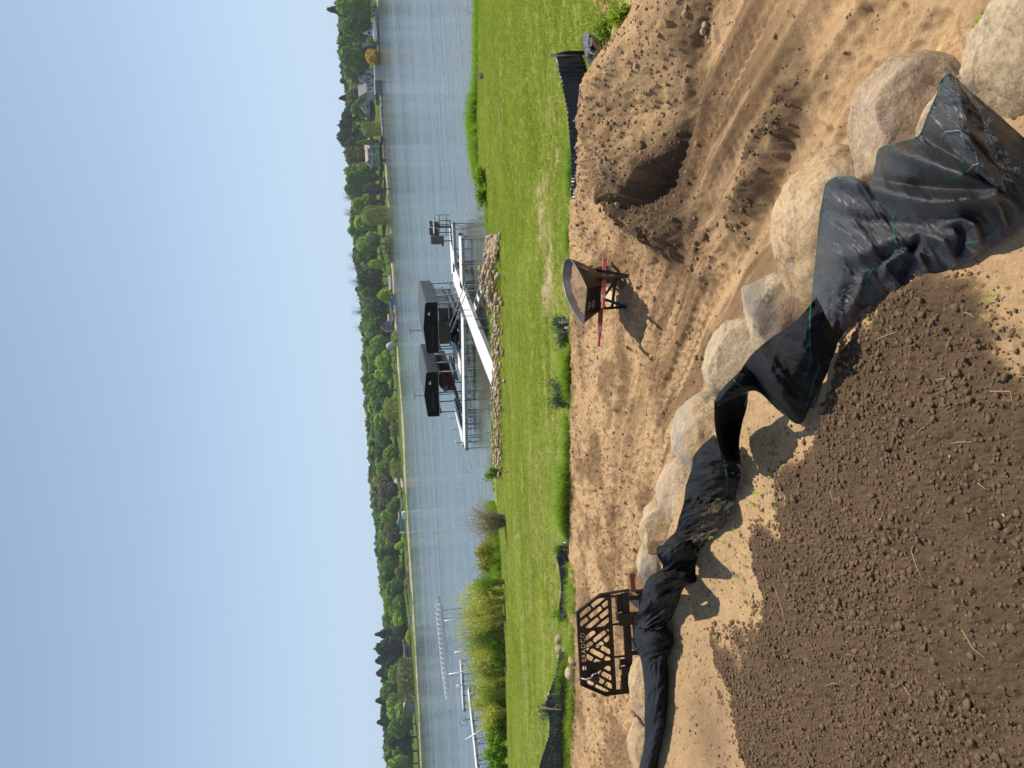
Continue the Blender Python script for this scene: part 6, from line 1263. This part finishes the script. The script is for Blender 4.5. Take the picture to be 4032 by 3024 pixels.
for i, (pa, pb2, lab) in enumerate([((1832,2914),(1888,2880),'slanting silver post leaning over the left jetty'), ((1750,2445),(1805,2437),'white upright post in the water beyond the willows'), ((1768,2655),(1850,2640),'white lift post with a slanting brace beyond the willows'), ((1790,2570),(1835,2560),'grey post of the lift right behind the tallest willow'), ((1796,2700),(1812,2698),'thin white post standing on the farther white jetty')]):
    Y = [46, 58, 56, 55, 54][i]; p = Vector(fp(pa[0], pa[1], Y)); q = Vector(fp(pb2[0], pb2[1], Y)); q2 = q+(q-p)*.9; m = MB(); m.tube([p, q2], .05, 8)
    if i == 2: m.tube([p.lerp(q2, .5), p.lerp(q2, .95)+Vector((1.1, 0, .3))], .035, 6)
    o = m.build('lift_post', M_whm, smooth=True); tag(o, lab, 'post')

# ------------------------------------------------------------------ shore debris and plants
M_drift = varied('driftwood', (.20, .14, .08), (.44, .33, .22), 8, .85); M_rock = [SM['tan'], SM['orange'], SM['grey'], SM['striped'], SM['pink']]
x0s = []
big = [(1925,1045,22,'orange','rust orange rock in the rock pile at the dock steps'),(1912,1075,26,'tan','largest pale tan rock at the water side of the rock pile'),(1955,1200,24,'pink','pinkish rock at the left end of the rock pile by the steps'),(1945,1085,20,'tan','tan rock in the middle of the rock pile near the steps'),(1936,1130,20,'striped','brown hollow looking rock left of the orange one'),(1952,1010,18,'tan','pale rock near the right end of the rock pile'),(1960,930,14,'grey','grey rock at the very right end of the rock pile')]
for i, a in enumerate(big): loose(*a, seed=500+i, sub=3, cat='rock', group='rocks of the shore rock pile', name='rock')
k = 0
def heap_of(n, pyr, pxf, rr_, nm, lab, mats, elong=1.0, sd=0, pile=.12):
    r_ = np.random.default_rng(sd); V = []; T = []; mi_ = []; b = 0
    for i in range(n):
        py = r_.uniform(*pyr); g = G(r_.normal(*pxf(py)), py); s = r_.uniform(*rr_); P = rock_verts(V1_, int(r_.integers(1, 9999)), .25, 3, 0)*[s*elong*r_.uniform(.7, 1.5), s, s*.7]; a = r_.uniform(0, 6.28); c, sn = math.cos(a), math.sin(a); P = np.stack([P[:, 0]*c-P[:, 1]*sn, P[:, 0]*sn+P[:, 1]*c, P[:, 2]], 1)+[g[0], g[1], max(g[2], 0)+s*.4+pile*r_.random()**.7*math.exp(-((py-1100)/90)**2 if pile > .3 else 0)]
        V.append(P); T.append(F1_+b); b += len(P); mi_.append(np.full(len(F1_), r_.integers(0, len(mats))))
    o = link(nm, meshnp(nm, np.concatenate(V), T=np.concatenate(T), mi=np.concatenate(mi_)), None, mats); return tag(o, lab, 'rubble', kind='stuff')
heap_of(330, (925, 1215), lambda py: (1945, 17), (.05, .17), 'shore_rubble', 'pale rubble and driftwood between the rocks at the dock steps', [SM['tan'], SM['pink'], M_drift, SM['striped'], M_drift], 1.2, 1, .5)
heap_of(420, (1200, 1875), lambda py: (1960+.01*(py-1200), 11), (.03, .10), 'shore_debris', 'line of dry reed debris and stones washed along the bank', [M_drift, M_drift, SM['tan'], SM['striped']], 1.8, 2)
for i, L in enumerate([[(1905,1130),(1925,1160),(1945,1190)],[(1915,1170),(1928,1200),(1936,1240)],[(1930,935),(1945,930),(1958,922)]]):
    m = MB(); m.tube([Vector(G(*q))+Vector((0, 0, .15)) for q in L], [.07, .06, .035], 7); tag(m.build('driftwood_log', M_drift, smooth=True), ['thickest driftwood log lying across the rock pile', 'driftwood log at the water side of the rock pile', 'short driftwood log at the right end of the rock pile'][i], 'log')
# shrubs: stems with leaf clumps
LM = dict(willow=grass_mat('willow_leaves', (.46, .54, .06), (.78, .78, .20), .55), green=grass_mat('shrub_leaves', (.18, .36, .02), (.36, .52, .05), .45), yellow=grass_mat('yellow_leaves', (.30, .32, .03), (.62, .58, .10), .35), pale=grass_mat('pale_leaves', (.20, .30, .12), (.45, .55, .30), .3), bare=grass_mat('bud_leaves', (.36, .30, .17), (.54, .47, .28), .3))
M_twig = mat('twig', (.24, .18, .11), .85)
def shrub(px, py, ptop, wpx, lm, label, ns=40, nl=1500, leaf=(.045, .014), name='shrub', cat='shrub', group=None, Yd=None, droop=.25, zb=None, upright=.5, shape=1.0):
    g = G(px, py) if Yd is None else fp(px, py, Yd); g = np.array(g); g[2] = g[2] if zb is None else zb; H = fp(ptop, py, g[1])[2]-g[2]; w = wpx/3030*g[1]/2; root = empty(name, g, 0, label, cat, group)
    r_ = np.random.default_rng(int(px+py)); st = MB(); LP = []; LD = []
    for i in range(ns):
        a = r_.uniform(0, 6.28); b = Vector((math.cos(a)*w*.25*r_.random(), math.sin(a)*w*.25*r_.random(), 0)); rr = r_.random()**.5*w*1.1; e = Vector((math.cos(a)*rr, math.sin(a)*rr*.8, H*(.55+.5*r_.random())*(1-.35*(rr/w)**2*shape))); mid = b.lerp(e, .5)+Vector((-(e.x-b.x)*.18, -(e.y-b.y)*.18, H*.08)); P = [b, mid, e]; st.tube(P, [.006+.003*H, .005, .002], 4, caps=False)
        for k in range(max(1, nl//ns)):
            t = r_.uniform(.06, 1.04); q = (b.lerp(mid, t*2) if t < .5 else mid.lerp(e, t*2-1)); sp_ = .07*w+.03; LP.append((q.x+r_.normal()*sp_, q.y+r_.normal()*sp_, max(.02, q.z+r_.normal()*sp_*.8))); LD.append((e-b).normalized())
    P = np.array(LP); D = np.array([d[:] for d in LD]); n = len(P); D = D+r_.normal(size=(n, 3))*.5; D[:, 2] -= droop; D /= np.linalg.norm(D, axis=1)[:, None]; S = np.cross(D, r_.normal(size=(n, 3))); S /= np.linalg.norm(S, axis=1)[:, None]; L_ = (leaf[0]*r_.uniform(.6, 1.4, n))[:, None]; W_ = leaf[1]
    V = np.stack([P-D*L_, P+S*W_, P+D*L_, P-S*W_], 1).reshape(-1, 3); ml = meshnp('foliage', V, Q=np.arange(n*4).reshape(-1, 4)); link('foliage', ml, root, LM[lm]); st.build('stems', M_twig, root, fix=False); return root
shrub(1990,2050,1815,185,'bare','nearly leafless brown shrub alone at the water edge', ns=190, nl=2600, leaf=(.05,.009))
shrub(1968,2170,1862,95,'yellow','yellow-green shrub left of the leafless one', ns=60, nl=3600, leaf=(.05,.026))
shrub(1968,2225,1868,70,'yellow','second yellow flecked shrub beside the reeds', ns=50, nl=2400, leaf=(.05,.024))
shrub(1972,2300,1850,90,'pale','pale green shrub with glinting leaves left of the yellow ones', ns=60, nl=3200, leaf=(.05,.02))
WL = 'willow scrub on the left bank'
for i, (px, py, pt, w_) in enumerate([(1988,2290,1815,80),(1990,2365,1800,70),(1992,2435,1795,80),(1988,2505,1800,70),(1992,2575,1830,80),(1990,2650,1840,90),(1992,2725,1855,80),(1995,2800,1875,80),(1992,2860,1885,70)]): shrub(px, py, pt, w_, 'willow' if i % 3 else 'green', 'thin young willow growing between the larger willow shrubs', ns=40, nl=1500, leaf=(.055, .011), group='young willows in the scrub', name='willow_shrub')
for i, (px, py, pt, w_, lab) in enumerate([(1985,2330,1775,95,'tall feathery willow shrub at the right end of the scrub'),(1980,2400,1772,100,'tallest feathery willow shrub of the scrub'),(1985,2470,1768,110,'feathery willow shrub in front of the bare canopy frame'),(1985,2540,1785,90,'willow shrub with yellowish tips in front of the jetty posts'),(1988,2610,1815,110,'broad willow shrub in the middle of the scrub'),(1988,2690,1838,110,'willow shrub right of the hand wheel'),(1990,2760,1830,95,'willow shrub standing before the left jetty deck'),(1992,2830,1870,90,'low loose willow shrub below the hand wheel')]):
    shrub(px, py, pt, w_, 'willow', lab, ns=110, nl=5200, leaf=(.055, .010), group=WL, upright=1, name='willow_shrub')
for i, (px, py, pt, w_, lab) in enumerate([(1995,2890,1905,90,'leafy green bush right of the left edge'),(1998,2960,1900,90,'leafy green bush at the left edge, second from the border'),(2000,3030,1905,90,'leafy green bush cut by the left edge'),(1990,2560,1925,100,'low green bush at the foot of the willow scrub'),(1990,2790,1930,110,'low green bush under the left willows')]):
    shrub(px, py, pt, w_, 'green', lab, ns=40, nl=3000, leaf=(.06, .03), name='green_bush', cat='bush')
shrub(1912,695,1862,80,'green','round green bush at the water edge on the right', ns=40, nl=3000, leaf=(.05,.028), name='green_bush', cat='bush')
shrub(1915,770,1870,70,'green','smaller green bush left of the round one', ns=36, nl=2400, leaf=(.05,.026), name='green_bush', cat='bush')
shrub(1915,948,1885,45,'green','little leafy sapling in front of the short dock stub', ns=14, nl=700, leaf=(.05,.03), name='green_bush', cat='bush')
shrub(1905,300,1868,50,'bare','scraggly leafless bush in the reeds on the right', ns=26, nl=160, leaf=(.05,.008))
shrub(1975,1862,1895,60,'green','thin leafy sapling at the left end of the debris line', ns=16, nl=700, leaf=(.05,.025), name='green_bush', cat='bush')
# weeds by the silt fence
LM['sage'] = GM_sage; LM['rankl'] = GM_rank
for a in [(2236,1270,2172,60,'sage','grey-green weed with the stakes poking out of it'),(2238,1340,2185,70,'sage','sprawling grey-green weed left of the staked one'),(2238,1520,2150,75,'sage','tall grey-green weed with bare twigs'),(2240,1580,2160,70,'sage','grey-green weed left of the twiggy one'),(2236,2160,2170,70,'rankl','broad leafed weed over the sagging fence, right one'),(2234,2420,2165,60,'rankl','broad leafed weed over the sagging fence, left one'),(2220,2720,2180,50,'rankl','bright green weed growing before the left fence'),(2215,2880,2160,60,'rankl','bright weed left of the leaning stake'),(2212,2960,2165,60,'rankl','weed before the fence, second from the left edge'),(2212,3010,2160,50,'rankl','weed before the fence at the left edge'),(2190,2800,2105,85,'sage','feathery grey-green weed behind the leaning stake'),(2400,110,2335,90,'rankl','leafy weeds at the right behind the sand heap'),(2470,60,2400,70,'rankl','bright green weeds on the back of the sand heap'),(2380,150,2345,60,'sage','pale weeds beside the fallen black sheet')]:
    shrub(a[0], a[1], a[2], a[3], a[4], a[5], ns=26, nl=700, leaf=(.035,.009), name='weed', cat='weed')
for L, lab in (([(2240,1590),(2200,1500),(2165,1450)], 'long bare twig slanting over the weeds'), ([(2235,1600),(2190,1520),(2150,1560)], 'forked bare twig over the weeds')):
    gg = G(*L[0]); m = MB(); m.tube([Vector(fp(q[0], q[1], gg[1]+.1)) for q in L], [.008, .006, .003], 5); tag(m.build('bare_twig', mat('pale_twig', (.42, .36, .30), .8)), lab, 'twig')

# ------------------------------------------------------------------ houses and things on the far shore
M_sid = dict(blue=varied('blue_siding', (.16, .20, .30), (.20, .24, .34), 1, .7, 0, 0), paleblue=varied('pale_siding', (.40, .46, .54), (.46, .52, .60), 1, .7, 0, 0), grey=varied('grey_siding', (.25, .25, .28), (.30, .30, .33), 1, .7, 0, 0), dark=varied('dark_siding', (.05, .05, .06), (.08, .08, .09), 1, .8, 0, 0), teal=varied('teal_siding', (.07, .12, .16), (.10, .16, .20), 1, .7, 0, 0), red=varied('red_siding', (.16, .06, .055), (.20, .08, .07), 1, .8, 0, 0), tan=varied('tan_siding', (.45, .40, .33), (.5, .45, .38), 1, .8, 0, 0), orange=varied('orange_boards', (.60, .36, .16), (.66, .42, .2), 1, .7, 0, 0), aqua=varied('aqua_siding', (.15, .30, .38), (.19, .35, .42), 1, .7, 0, 0), conc=varied('concrete', (.45, .44, .42), (.55, .54, .52), 1, .9, 0, 0), brown=varied('brown_boards', (.09, .05, .04), (.13, .08, .06), 1, .8, 0, 0))
M_rf = dict(grey=varied('grey_shingles', (.20, .18, .19), (.27, .25, .25), 2, .9, 0, 0), tan=varied('tan_shingles', (.34, .28, .24), (.42, .35, .30), 2, .9, 0, 0), dark=varied('dark_shingles', (.045, .04, .05), (.08, .075, .085), 2, .9, 0, 0))
M_trim = mat('white_trim', (.72, .73, .75), .6); M_glass = mat('window_glass', (.02, .03, .04), .12, 0, .8)
def house(py0, py1, peave, pbase, pridge, Y, side, roof, label, wins=(), ridge='x', name='lake_house', cat='house', depth=8, trim=True):
    L = fp(pbase, py1, Y); R_ = fp(pbase, py0, Y); x0, x1 = L[0], R_[0]; z0 = float(min(L[2], R_[2]))-.3; ze = fp(peave, (py0+py1)/2, Y)[2]; zr = fp(pridge, (py0+py1)/2, Y+(depth/2 if ridge == 'x' else 0))[2]
    cx = (x0+x1)/2; w = x1-x0; h = ze-z0; r = empty(name, (cx, Y, z0), 0, label, cat)
    m = MB(); m.box((0, depth/2, h/2), (w, depth, h)); m.build('wall', M_sid[side], r)
    rh = max(.4, zr-ze); o_ = .35
    if ridge == 'x':
        P = [(-w/2-o_, -o_, h-.05), (-w/2-o_, depth/2, h+rh), (-w/2-o_, depth+o_, h-.05)]; m = MB(); m.poly(P, (w+2*o_, 0, 0)); m.build('roof', M_rf[roof], r)
    else:
        m = MB(); m.poly([(-w/2, 0, h-.01), (0, 0, h+rh*.98), (w/2, 0, h-.01)], (0, depth, 0)); m.build('gable', M_sid[side], r)
        for s in (-1, 1): m = MB(); m.bar((s*(w/2+o_)*.5, -o_, h+rh*.5-.0+.10-o_*.2), (s*(w/2+o_)*.5, depth+o_, h+rh*.5+.10-o_*.2), math.hypot(w/2+o_, rh+.15), .16); ob = m.build('roof', M_rf[roof], r); me = ob.data; ang = -s*math.atan2(rh+.05, w/2); c0 = Vector((s*(w/2+o_)*.5, 0, h+rh*.5+.10-o_*.2)); RR = Matrix.Rotation(-ang if False else -(-s)*-1*0+s*math.atan2(rh, w/2), 4, 'Y'); me.transform(Matrix.Translation(c0) @ RR @ Matrix.Translation(-c0))
    if trim: m = MB(); m.box((0, -.04, h-.12), (w, .06, .2)); [m.box((s*(w/2-.06), -.05, h/2), (.14, .06, h-.5)) for s in (-1, 1)]; m.build('trim', M_trim, r)
    for (u, v, ww, hh) in wins:      # fraction across from the left, height fraction, size in m
        f = MB(); c = (-w/2+u*w, -.05, v*h); f.box(c, (ww+.25, .10, hh+.25)); fr = f.build('window', M_trim, r); g = MB(); g.box((c[0], -.11, c[2]), (ww, .03, hh)); g.build('pane', M_glass, fr)
    return r
house(276,360,1440,1468,1408,318,'paleblue','grey','grey roofed lake house with a blue triangular gable by the yellow tree', wins=[(.1,.6,1.0,1.3),(.25,.6,1.0,1.3),(.42,.62,1.1,1.2),(.58,.62,1.1,1.2),(.8,.6,1.2,1.3),(.3,.22,1.6,1.0),(.7,.22,1.6,1.0)], depth=10)
gb = house(290,322,1438,1442,1414,316.8,'blue','grey','blue shingled dormer gable with a white framed window on the lake house', wins=[(.5,-.5,.01,.01)], ridge='y', name='dormer', cat='dormer', depth=5, trim=False)
bw = empty('dormer_window', tuple(fp(1433, 306, 316.6)), 0); 
m = MB(); m.box((0, 0, 0), (1.3, .12, 1.3)); fr = m.build('window', M_trim, gb); fr.location = Vector(fp(1433, 306, 316.4))-Vector(gb.location); m = MB(); m.box((0, -.08, 0), (.8, .04, .8)); m.build('pane', M_glass, fr); bpy.data.objects.remove(bw)
house(256,316,1476,1499,1474,300,'conc','grey','pale sea wall block in front of the grey roofed lake house', name='sea_wall', cat='wall', depth=2, trim=False); house(322,368,1477,1499,1475,300,'teal','grey','sea wall block with a teal boat house end below the lake house', name='sea_wall', cat='wall', depth=2, trim=False)
house(360,398,1434,1449,1421,334,'grey','tan','right wing of the long grey bungalow with a tan roof', wins=[(.4,.6,.8,.8)], depth=8)
house(396,442,1440,1452,1420,332,'grey','tan','gabled left part of the long grey bungalow with a twin window', wins=[(.5,.55,1.6,1.2)], ridge='y', depth=9)
house(546,578,1455,1490,1434,322,'paleblue','tan','projecting right bay of the pale blue two storey house', wins=[(.5,.66,3.0,1.8),(.5,.2,2.4,1.2)], depth=9); house(578,628,1447,1482,1437,324,'paleblue','tan','main block of the pale blue two storey house', wins=[(.2,.75,1.4,1.2),(.62,.75,1.2,1.1),(.2,.35,1.3,1.2),(.62,.35,1.6,1.4),(.85,.35,.9,1.2)], depth=8)
house(626,650,1462,1482,1446,323,'blue','tan','screened porch wing at the left of the pale blue house', wins=[(.5,.45,2.6,1.6)], ridge='y', depth=6)
house(122,172,1466,1476,1424,306,'dark','dark','dark steep-roofed cottage near the right end of the far shore', wins=[], ridge='x', depth=6, trim=False)
m = MB(); c = fp(1452, 128, 305); m.poly([(-1.6, 0, -1.8), (1.6, 0, -1.8), (-.2, 0, 2.6)], (0, .3, 0)); dg = m.build('white_gable', M_trim); dg.location = c; tag(dg, 'small white gable end at the right side of the dark cottage', 'gable'); m = MB(); m.box((-.1, -.05, -.2), (1.0, .1, 1.0)); m.build('pane', M_glass, dg)
house(785,832,1482,1508,1472,318,'dark','grey','dark cabin with one square window behind the lawn trees', wins=[(.45,.6,1.6,1.4)], depth=7, trim=False)
house(1084,1136,1538,1549,1528,302,'grey','grey','low boathouse with a shallow grey roof and pale door', wins=[], depth=7, ridge='x', trim=False); house(1098,1113,1540,1549,1539,301.6,'conc','grey','pale roller door of the low boathouse', name='garage_door', cat='door', depth=.3, trim=False)
house(1230,1258,1546,1556,1543,300,'brown','dark','brown shore shed with a pale hatch', wins=[(.2,.55,1.0,.7)], name='shed', cat='shed', depth=4, trim=False)
house(1262,1305,1522,1554,1501,306,'teal','grey','dark teal two storey house with a deck above the shore', wins=[(.3,.78,2.0,1.4),(.7,.78,2.0,1.4),(.35,.35,2.2,1.3),(.75,.3,1.6,1.2)], ridge='y', depth=9)
house(1238,1262,1530,1553,1529,308,'tan','tan','stepped stone terrace beside the dark teal house', name='stone_terrace', cat='terrace', depth=4, trim=False)
house(1863,1897,1562,1584,1550,305,'grey','tan','tan roofed cottage beside the big round willow', wins=[(.6,.55,1,.8)], depth=6)
house(1888,1916,1586,1598,1577,298,'orange','tan','small gazebo with an orange side and tan roof at the water', wins=[(.3,.5,1.2,.7)], name='gazebo', cat='gazebo', depth=4)
house(2036,2090,1575,1590,1564,304,'aqua','grey','blue gabled lake cottage on the narrow shore lawn', wins=[(.5,.4,1.6,.6)], ridge='y', depth=7); house(2020,2040,1572,1588,1568,305,'grey','grey','grey annex at the right of the blue gabled lake cottage', depth=5, trim=False, name='annex', cat='building')
house(2538,2602,1594,1627,1589,303,'red','dark','long red house with a grid of large windows', wins=[(.12,.72,1.4,1.1),(.32,.72,1.4,1.1),(.55,.72,1.4,1.1),(.8,.72,1.6,1.1),(.72,.28,1.6,1.0),(.9,.28,1.4,1.0),(.2,.28,1.4,1.0)], depth=8, trim=False)
house(2752,2812,1602,1632,1590,307,'grey','tan','grey gabled house half hidden by trees at the left', wins=[(.3,.62,1.0,1.1),(.55,.62,1.0,1.1),(.8,.55,1.2,1.3)], ridge='y', depth=8, trim=False)
house(2873,2888,1612,1622,1610,304,'conc','grey','tiny white shed between the left trees', name='shed', cat='shed', depth=2, trim=False)
def small(name, label, cat, px, py, Y, parts):
    c = fp(px, py, Y); r = empty(name, c, 0, label, cat)
    for nm, mt, (cc, dd) in parts: m = MB(); m.box(cc, dd); m.build(nm, mt, r, bevel=.05)
    return r
M_white = mat('white_canvas', (.75, .76, .78), .6); M_bluec = mat('blue_canvas', (.03, .12, .55), .6)
def canopy_far(px, py, wpx, Y, m_, label, h=1.0, boatm=None):
    w = wpx/3030*Y; c = fp(px, py, Y); r = empty('far_boat_lift', c, 0, label, 'boat lift', 'boat lifts on the far shore'); mb = MB(); mb.poly([(-w/2, 0, -.2), (-w/2*.92, 0, h*.7), (0, 0, h), (w/2*.92, 0, h*.7), (w/2, 0, -.2)], (0, 2.6, 0)); mb.build('canopy', m_, r)
    for s in (-1, 1):
        for y_ in (.2, 2.4): mb = MB(); mb.tube([(s*w*.42, y_, -.2), (s*w*.42, y_, -c[2]-.5)], .09, 6); mb.build('post', M_alu, r)
    mb = MB(); mb.poly([(-w*.36, .5, -1.5), (w*.42, .5, -1.2), (w*.42, .5, -.9), (-w*.36, .5, -.8)], (0, 1.6, 0)); mb.build('hull', boatm or M_bblk, r); return r
canopy_far(1478, 116, 74, 291, M_white, 'long white canopy boat lift before the dark cottage')
canopy_far(1547, 1195, 42, 290, M_bluec, 'bright blue canopy boat lift by the brown shed')
canopy_far(1594, 2030, 28, 283, M_white, 'white canopy boat lift with a red-orange boat', 1.2, mat('orange_red', (.55, .08, .03), .5))
canopy_far(1506, 549, 27, 297, M_canvas, 'black canopy boat lift below the pale blue house', .8)
canopy_far(1465, 30, 60, 295, mat('green_canvas', (.10, .22, .09), .7), 'long green canopy at the right end of the far shore', .6)
small('garden_swing', 'dark garden swing on the shore lawn below the pale blue house', 'swing', 1512, 631, 296, [('canopy', M_bblk, ((0, 0, .6), (1.8, 1.2, .15))), ('seat', M_bblk, ((0, .3, -.1), (1.5, .1, .9)))])
for px, py, Y, lab in ((1572, 1587, 292, 'beached white boat under the yellowish drooping tree'), (1583, 1983, 292, 'pair of pale row boats lying on the lawn, drawn up high'), (1616, 2438, 288, 'white boat on the shore right of the round bush'), (1568, 1448, 292, 'white pontoon by the brightest lime tree')):
    c = fp(px, py, Y); m = MB(); L = 2.1; V = [(-L, 0, .5), (-L*.8, -.7, .5), (L*.8, -.8, .45), (L, 0, .45), (L*.8, .8, .45), (-L*.8, .7, .5), (-L*.7, 0, -.3), (L*.8, 0, -.35)]
    m.add(V, [(0,1,6),(1,2,7,6),(2,3,7),(3,4,7),(4,5,6,7),(5,0,6),(0,5,4,3,2,1)]); o = m.build('boat', M_white); o.location = c; tag(o, lab, 'boat', 'boats drawn up on the far shore')
c = fp(1590, 2097, 290); m = MB(); m.tube([(0, 0, 0), (0, 0, 2.2)], .12, 6); m.tube([(0, 0, 2.1), (0, 0, 2.6)], .3, 8); o = m.build('lamp_post', M_white); o.location = (c[0], c[1], float(bank(c[0], c[1]))); tag(o, 'white lamp post left of the blue gabled lake cottage', 'lamp post')
c = fp(1540, 1363, 300); V, F = V2_, F2_; o = link('tarpaulin', meshnp('tarpaulin', rock_verts(V2_, 5, .1, 2, 0)*[1.6, 1.2, 1.9], T=F2_, smooth=True), None, mat('tarp', (.42, .52, .55), .7)); o.location = c; tag(o, 'pale blue tarpaulin heap left of the dark teal house', 'tarpaulin')
c = fp(1584, 1660, 291); o = link('dirt_bank', meshnp('dirt_bank', rock_verts(V3_, 6, .1, 2, 0)*[4.5, 1.5, .9], T=F3_, smooth=True), None, varied('bank_dirt', (.30, .17, .10), (.42, .27, .17), 1, .9)); o.location = c; tag(o, 'bare reddish dirt bank at the far water edge', 'dirt bank')
# thickets, reeds and riprap along the far water line
def far_band(name, pys, pxa, pxb, Y, m_, label, n, size, cat):
    r_ = np.random.default_rng(n); py = r_.uniform(pys[0], pys[1], n); P = np.stack([fp(1500, p, Y) for p in py]); za = np.array([fp(pxa, p, Y)[2] for p in py]); off = np.interp(py, [0, 3024], [0, 0]); c0 = (pys[0]+pys[1])/2
    zt = np.array([fp(pxa+(p-c0)*.057, p, Y)[2] for p in py]); zb_ = np.array([fp(pxb+(p-c0)*.057, p, Y)[2] for p in py]); u = r_.random(n); e = np.sin((py-pys[0])/(pys[1]-pys[0])*math.pi)**.4; z = zb_+(zt-zb_)*u*e*(.8+.3*fbm(py*.05, py*0, o=2, s=3))
    P = np.stack([P[:, 0], Y+r_.normal(0, 1.2, n), z], 1); Nn = np.tile([0, -1, .6], (n, 1))+0.0; V, Q = clumps(P, Nn, size, r_); o = link(name, meshnp(name, V, Q=Q), None, m_); return tag(o, label, cat, kind='stuff')
far_band('waterside_thicket', (928, 1035), 1506, 1552, 293, FM['olive'], 'low olive thicket along the far water edge', 1500, .55, 'thicket')
far_band('low_willow_thicket', (1308, 1362), 1544, 1563, 291, FM['willow'], 'low yellow-green thicket left of the dark teal house', 500, .5, 'thicket')
far_band('brown_reed_bank', (2195, 2390), 1596, 1626, 287, foliage_mat('reed_brown', (.22, .17, .10), (.34, .28, .17)), 'brown reedy bank on the left part of the far shore', 1500, .4, 'reeds')
far_band('house_planting', (585, 665), 1482, 1494, 321, FM['mid'], 'flower bed and stones in front of the pale blue house', 500, .35, 'planting')
far_band('hedge_planting', (1255, 1300), 1553, 1560, 303, FM['dark'], 'low shrubs before the dark teal house', 200, .3, 'planting')
r_ = np.random.default_rng(3); n = 900; py = r_.uniform(0, 640, n); V = []; T = []
for i, p in enumerate(py):
    x_, y_, _ = at(np.interp(p, [0, 640], [1487, 1519]), p, 0); s = r_.uniform(.25, .55); V.append(V1_*[s*1.2, s, s*.7]+[x_+r_.normal()*.2, np.interp(x_, FA[:, 0], FA[:, 1])+r_.uniform(.1, 2.2), .25+r_.random()*.5]); T.append(F1_+i*len(V1_))
tag(link('riprap_bank', meshnp('riprap_bank', np.concatenate(V), T=np.concatenate(T)), None, varied('riprap', (.24, .22, .20), (.42, .39, .35), .8, .9)), 'grey rock riprap lining the far shore below the houses', 'riprap', kind='stuff')

# ------------------------------------------------------------------ the air: slight haze over the lake
hz = MB(); hz.box((0, 350, 20.5), (1500, 1500, 46)); hzo = hz.build('haze', None); tag(hzo, 'thin summer haze over the lake', 'haze', kind='stuff')
hm = bpy.data.materials.new('haze_air'); hm.use_nodes = True; hn = hm.node_tree; hn.nodes.clear(); pv = hn.nodes.new('ShaderNodeVolumePrincipled'); pv.inputs['Color'].default_value = (.90, .95, 1.0, 1); pv.inputs['Density'].default_value = HAZE_D; pv.inputs['Anisotropy'].default_value = .2
ho = hn.nodes.new('ShaderNodeOutputMaterial'); hn.links.new(pv.outputs[0], ho.inputs['Volume']); hzo.data.materials.append(hm)
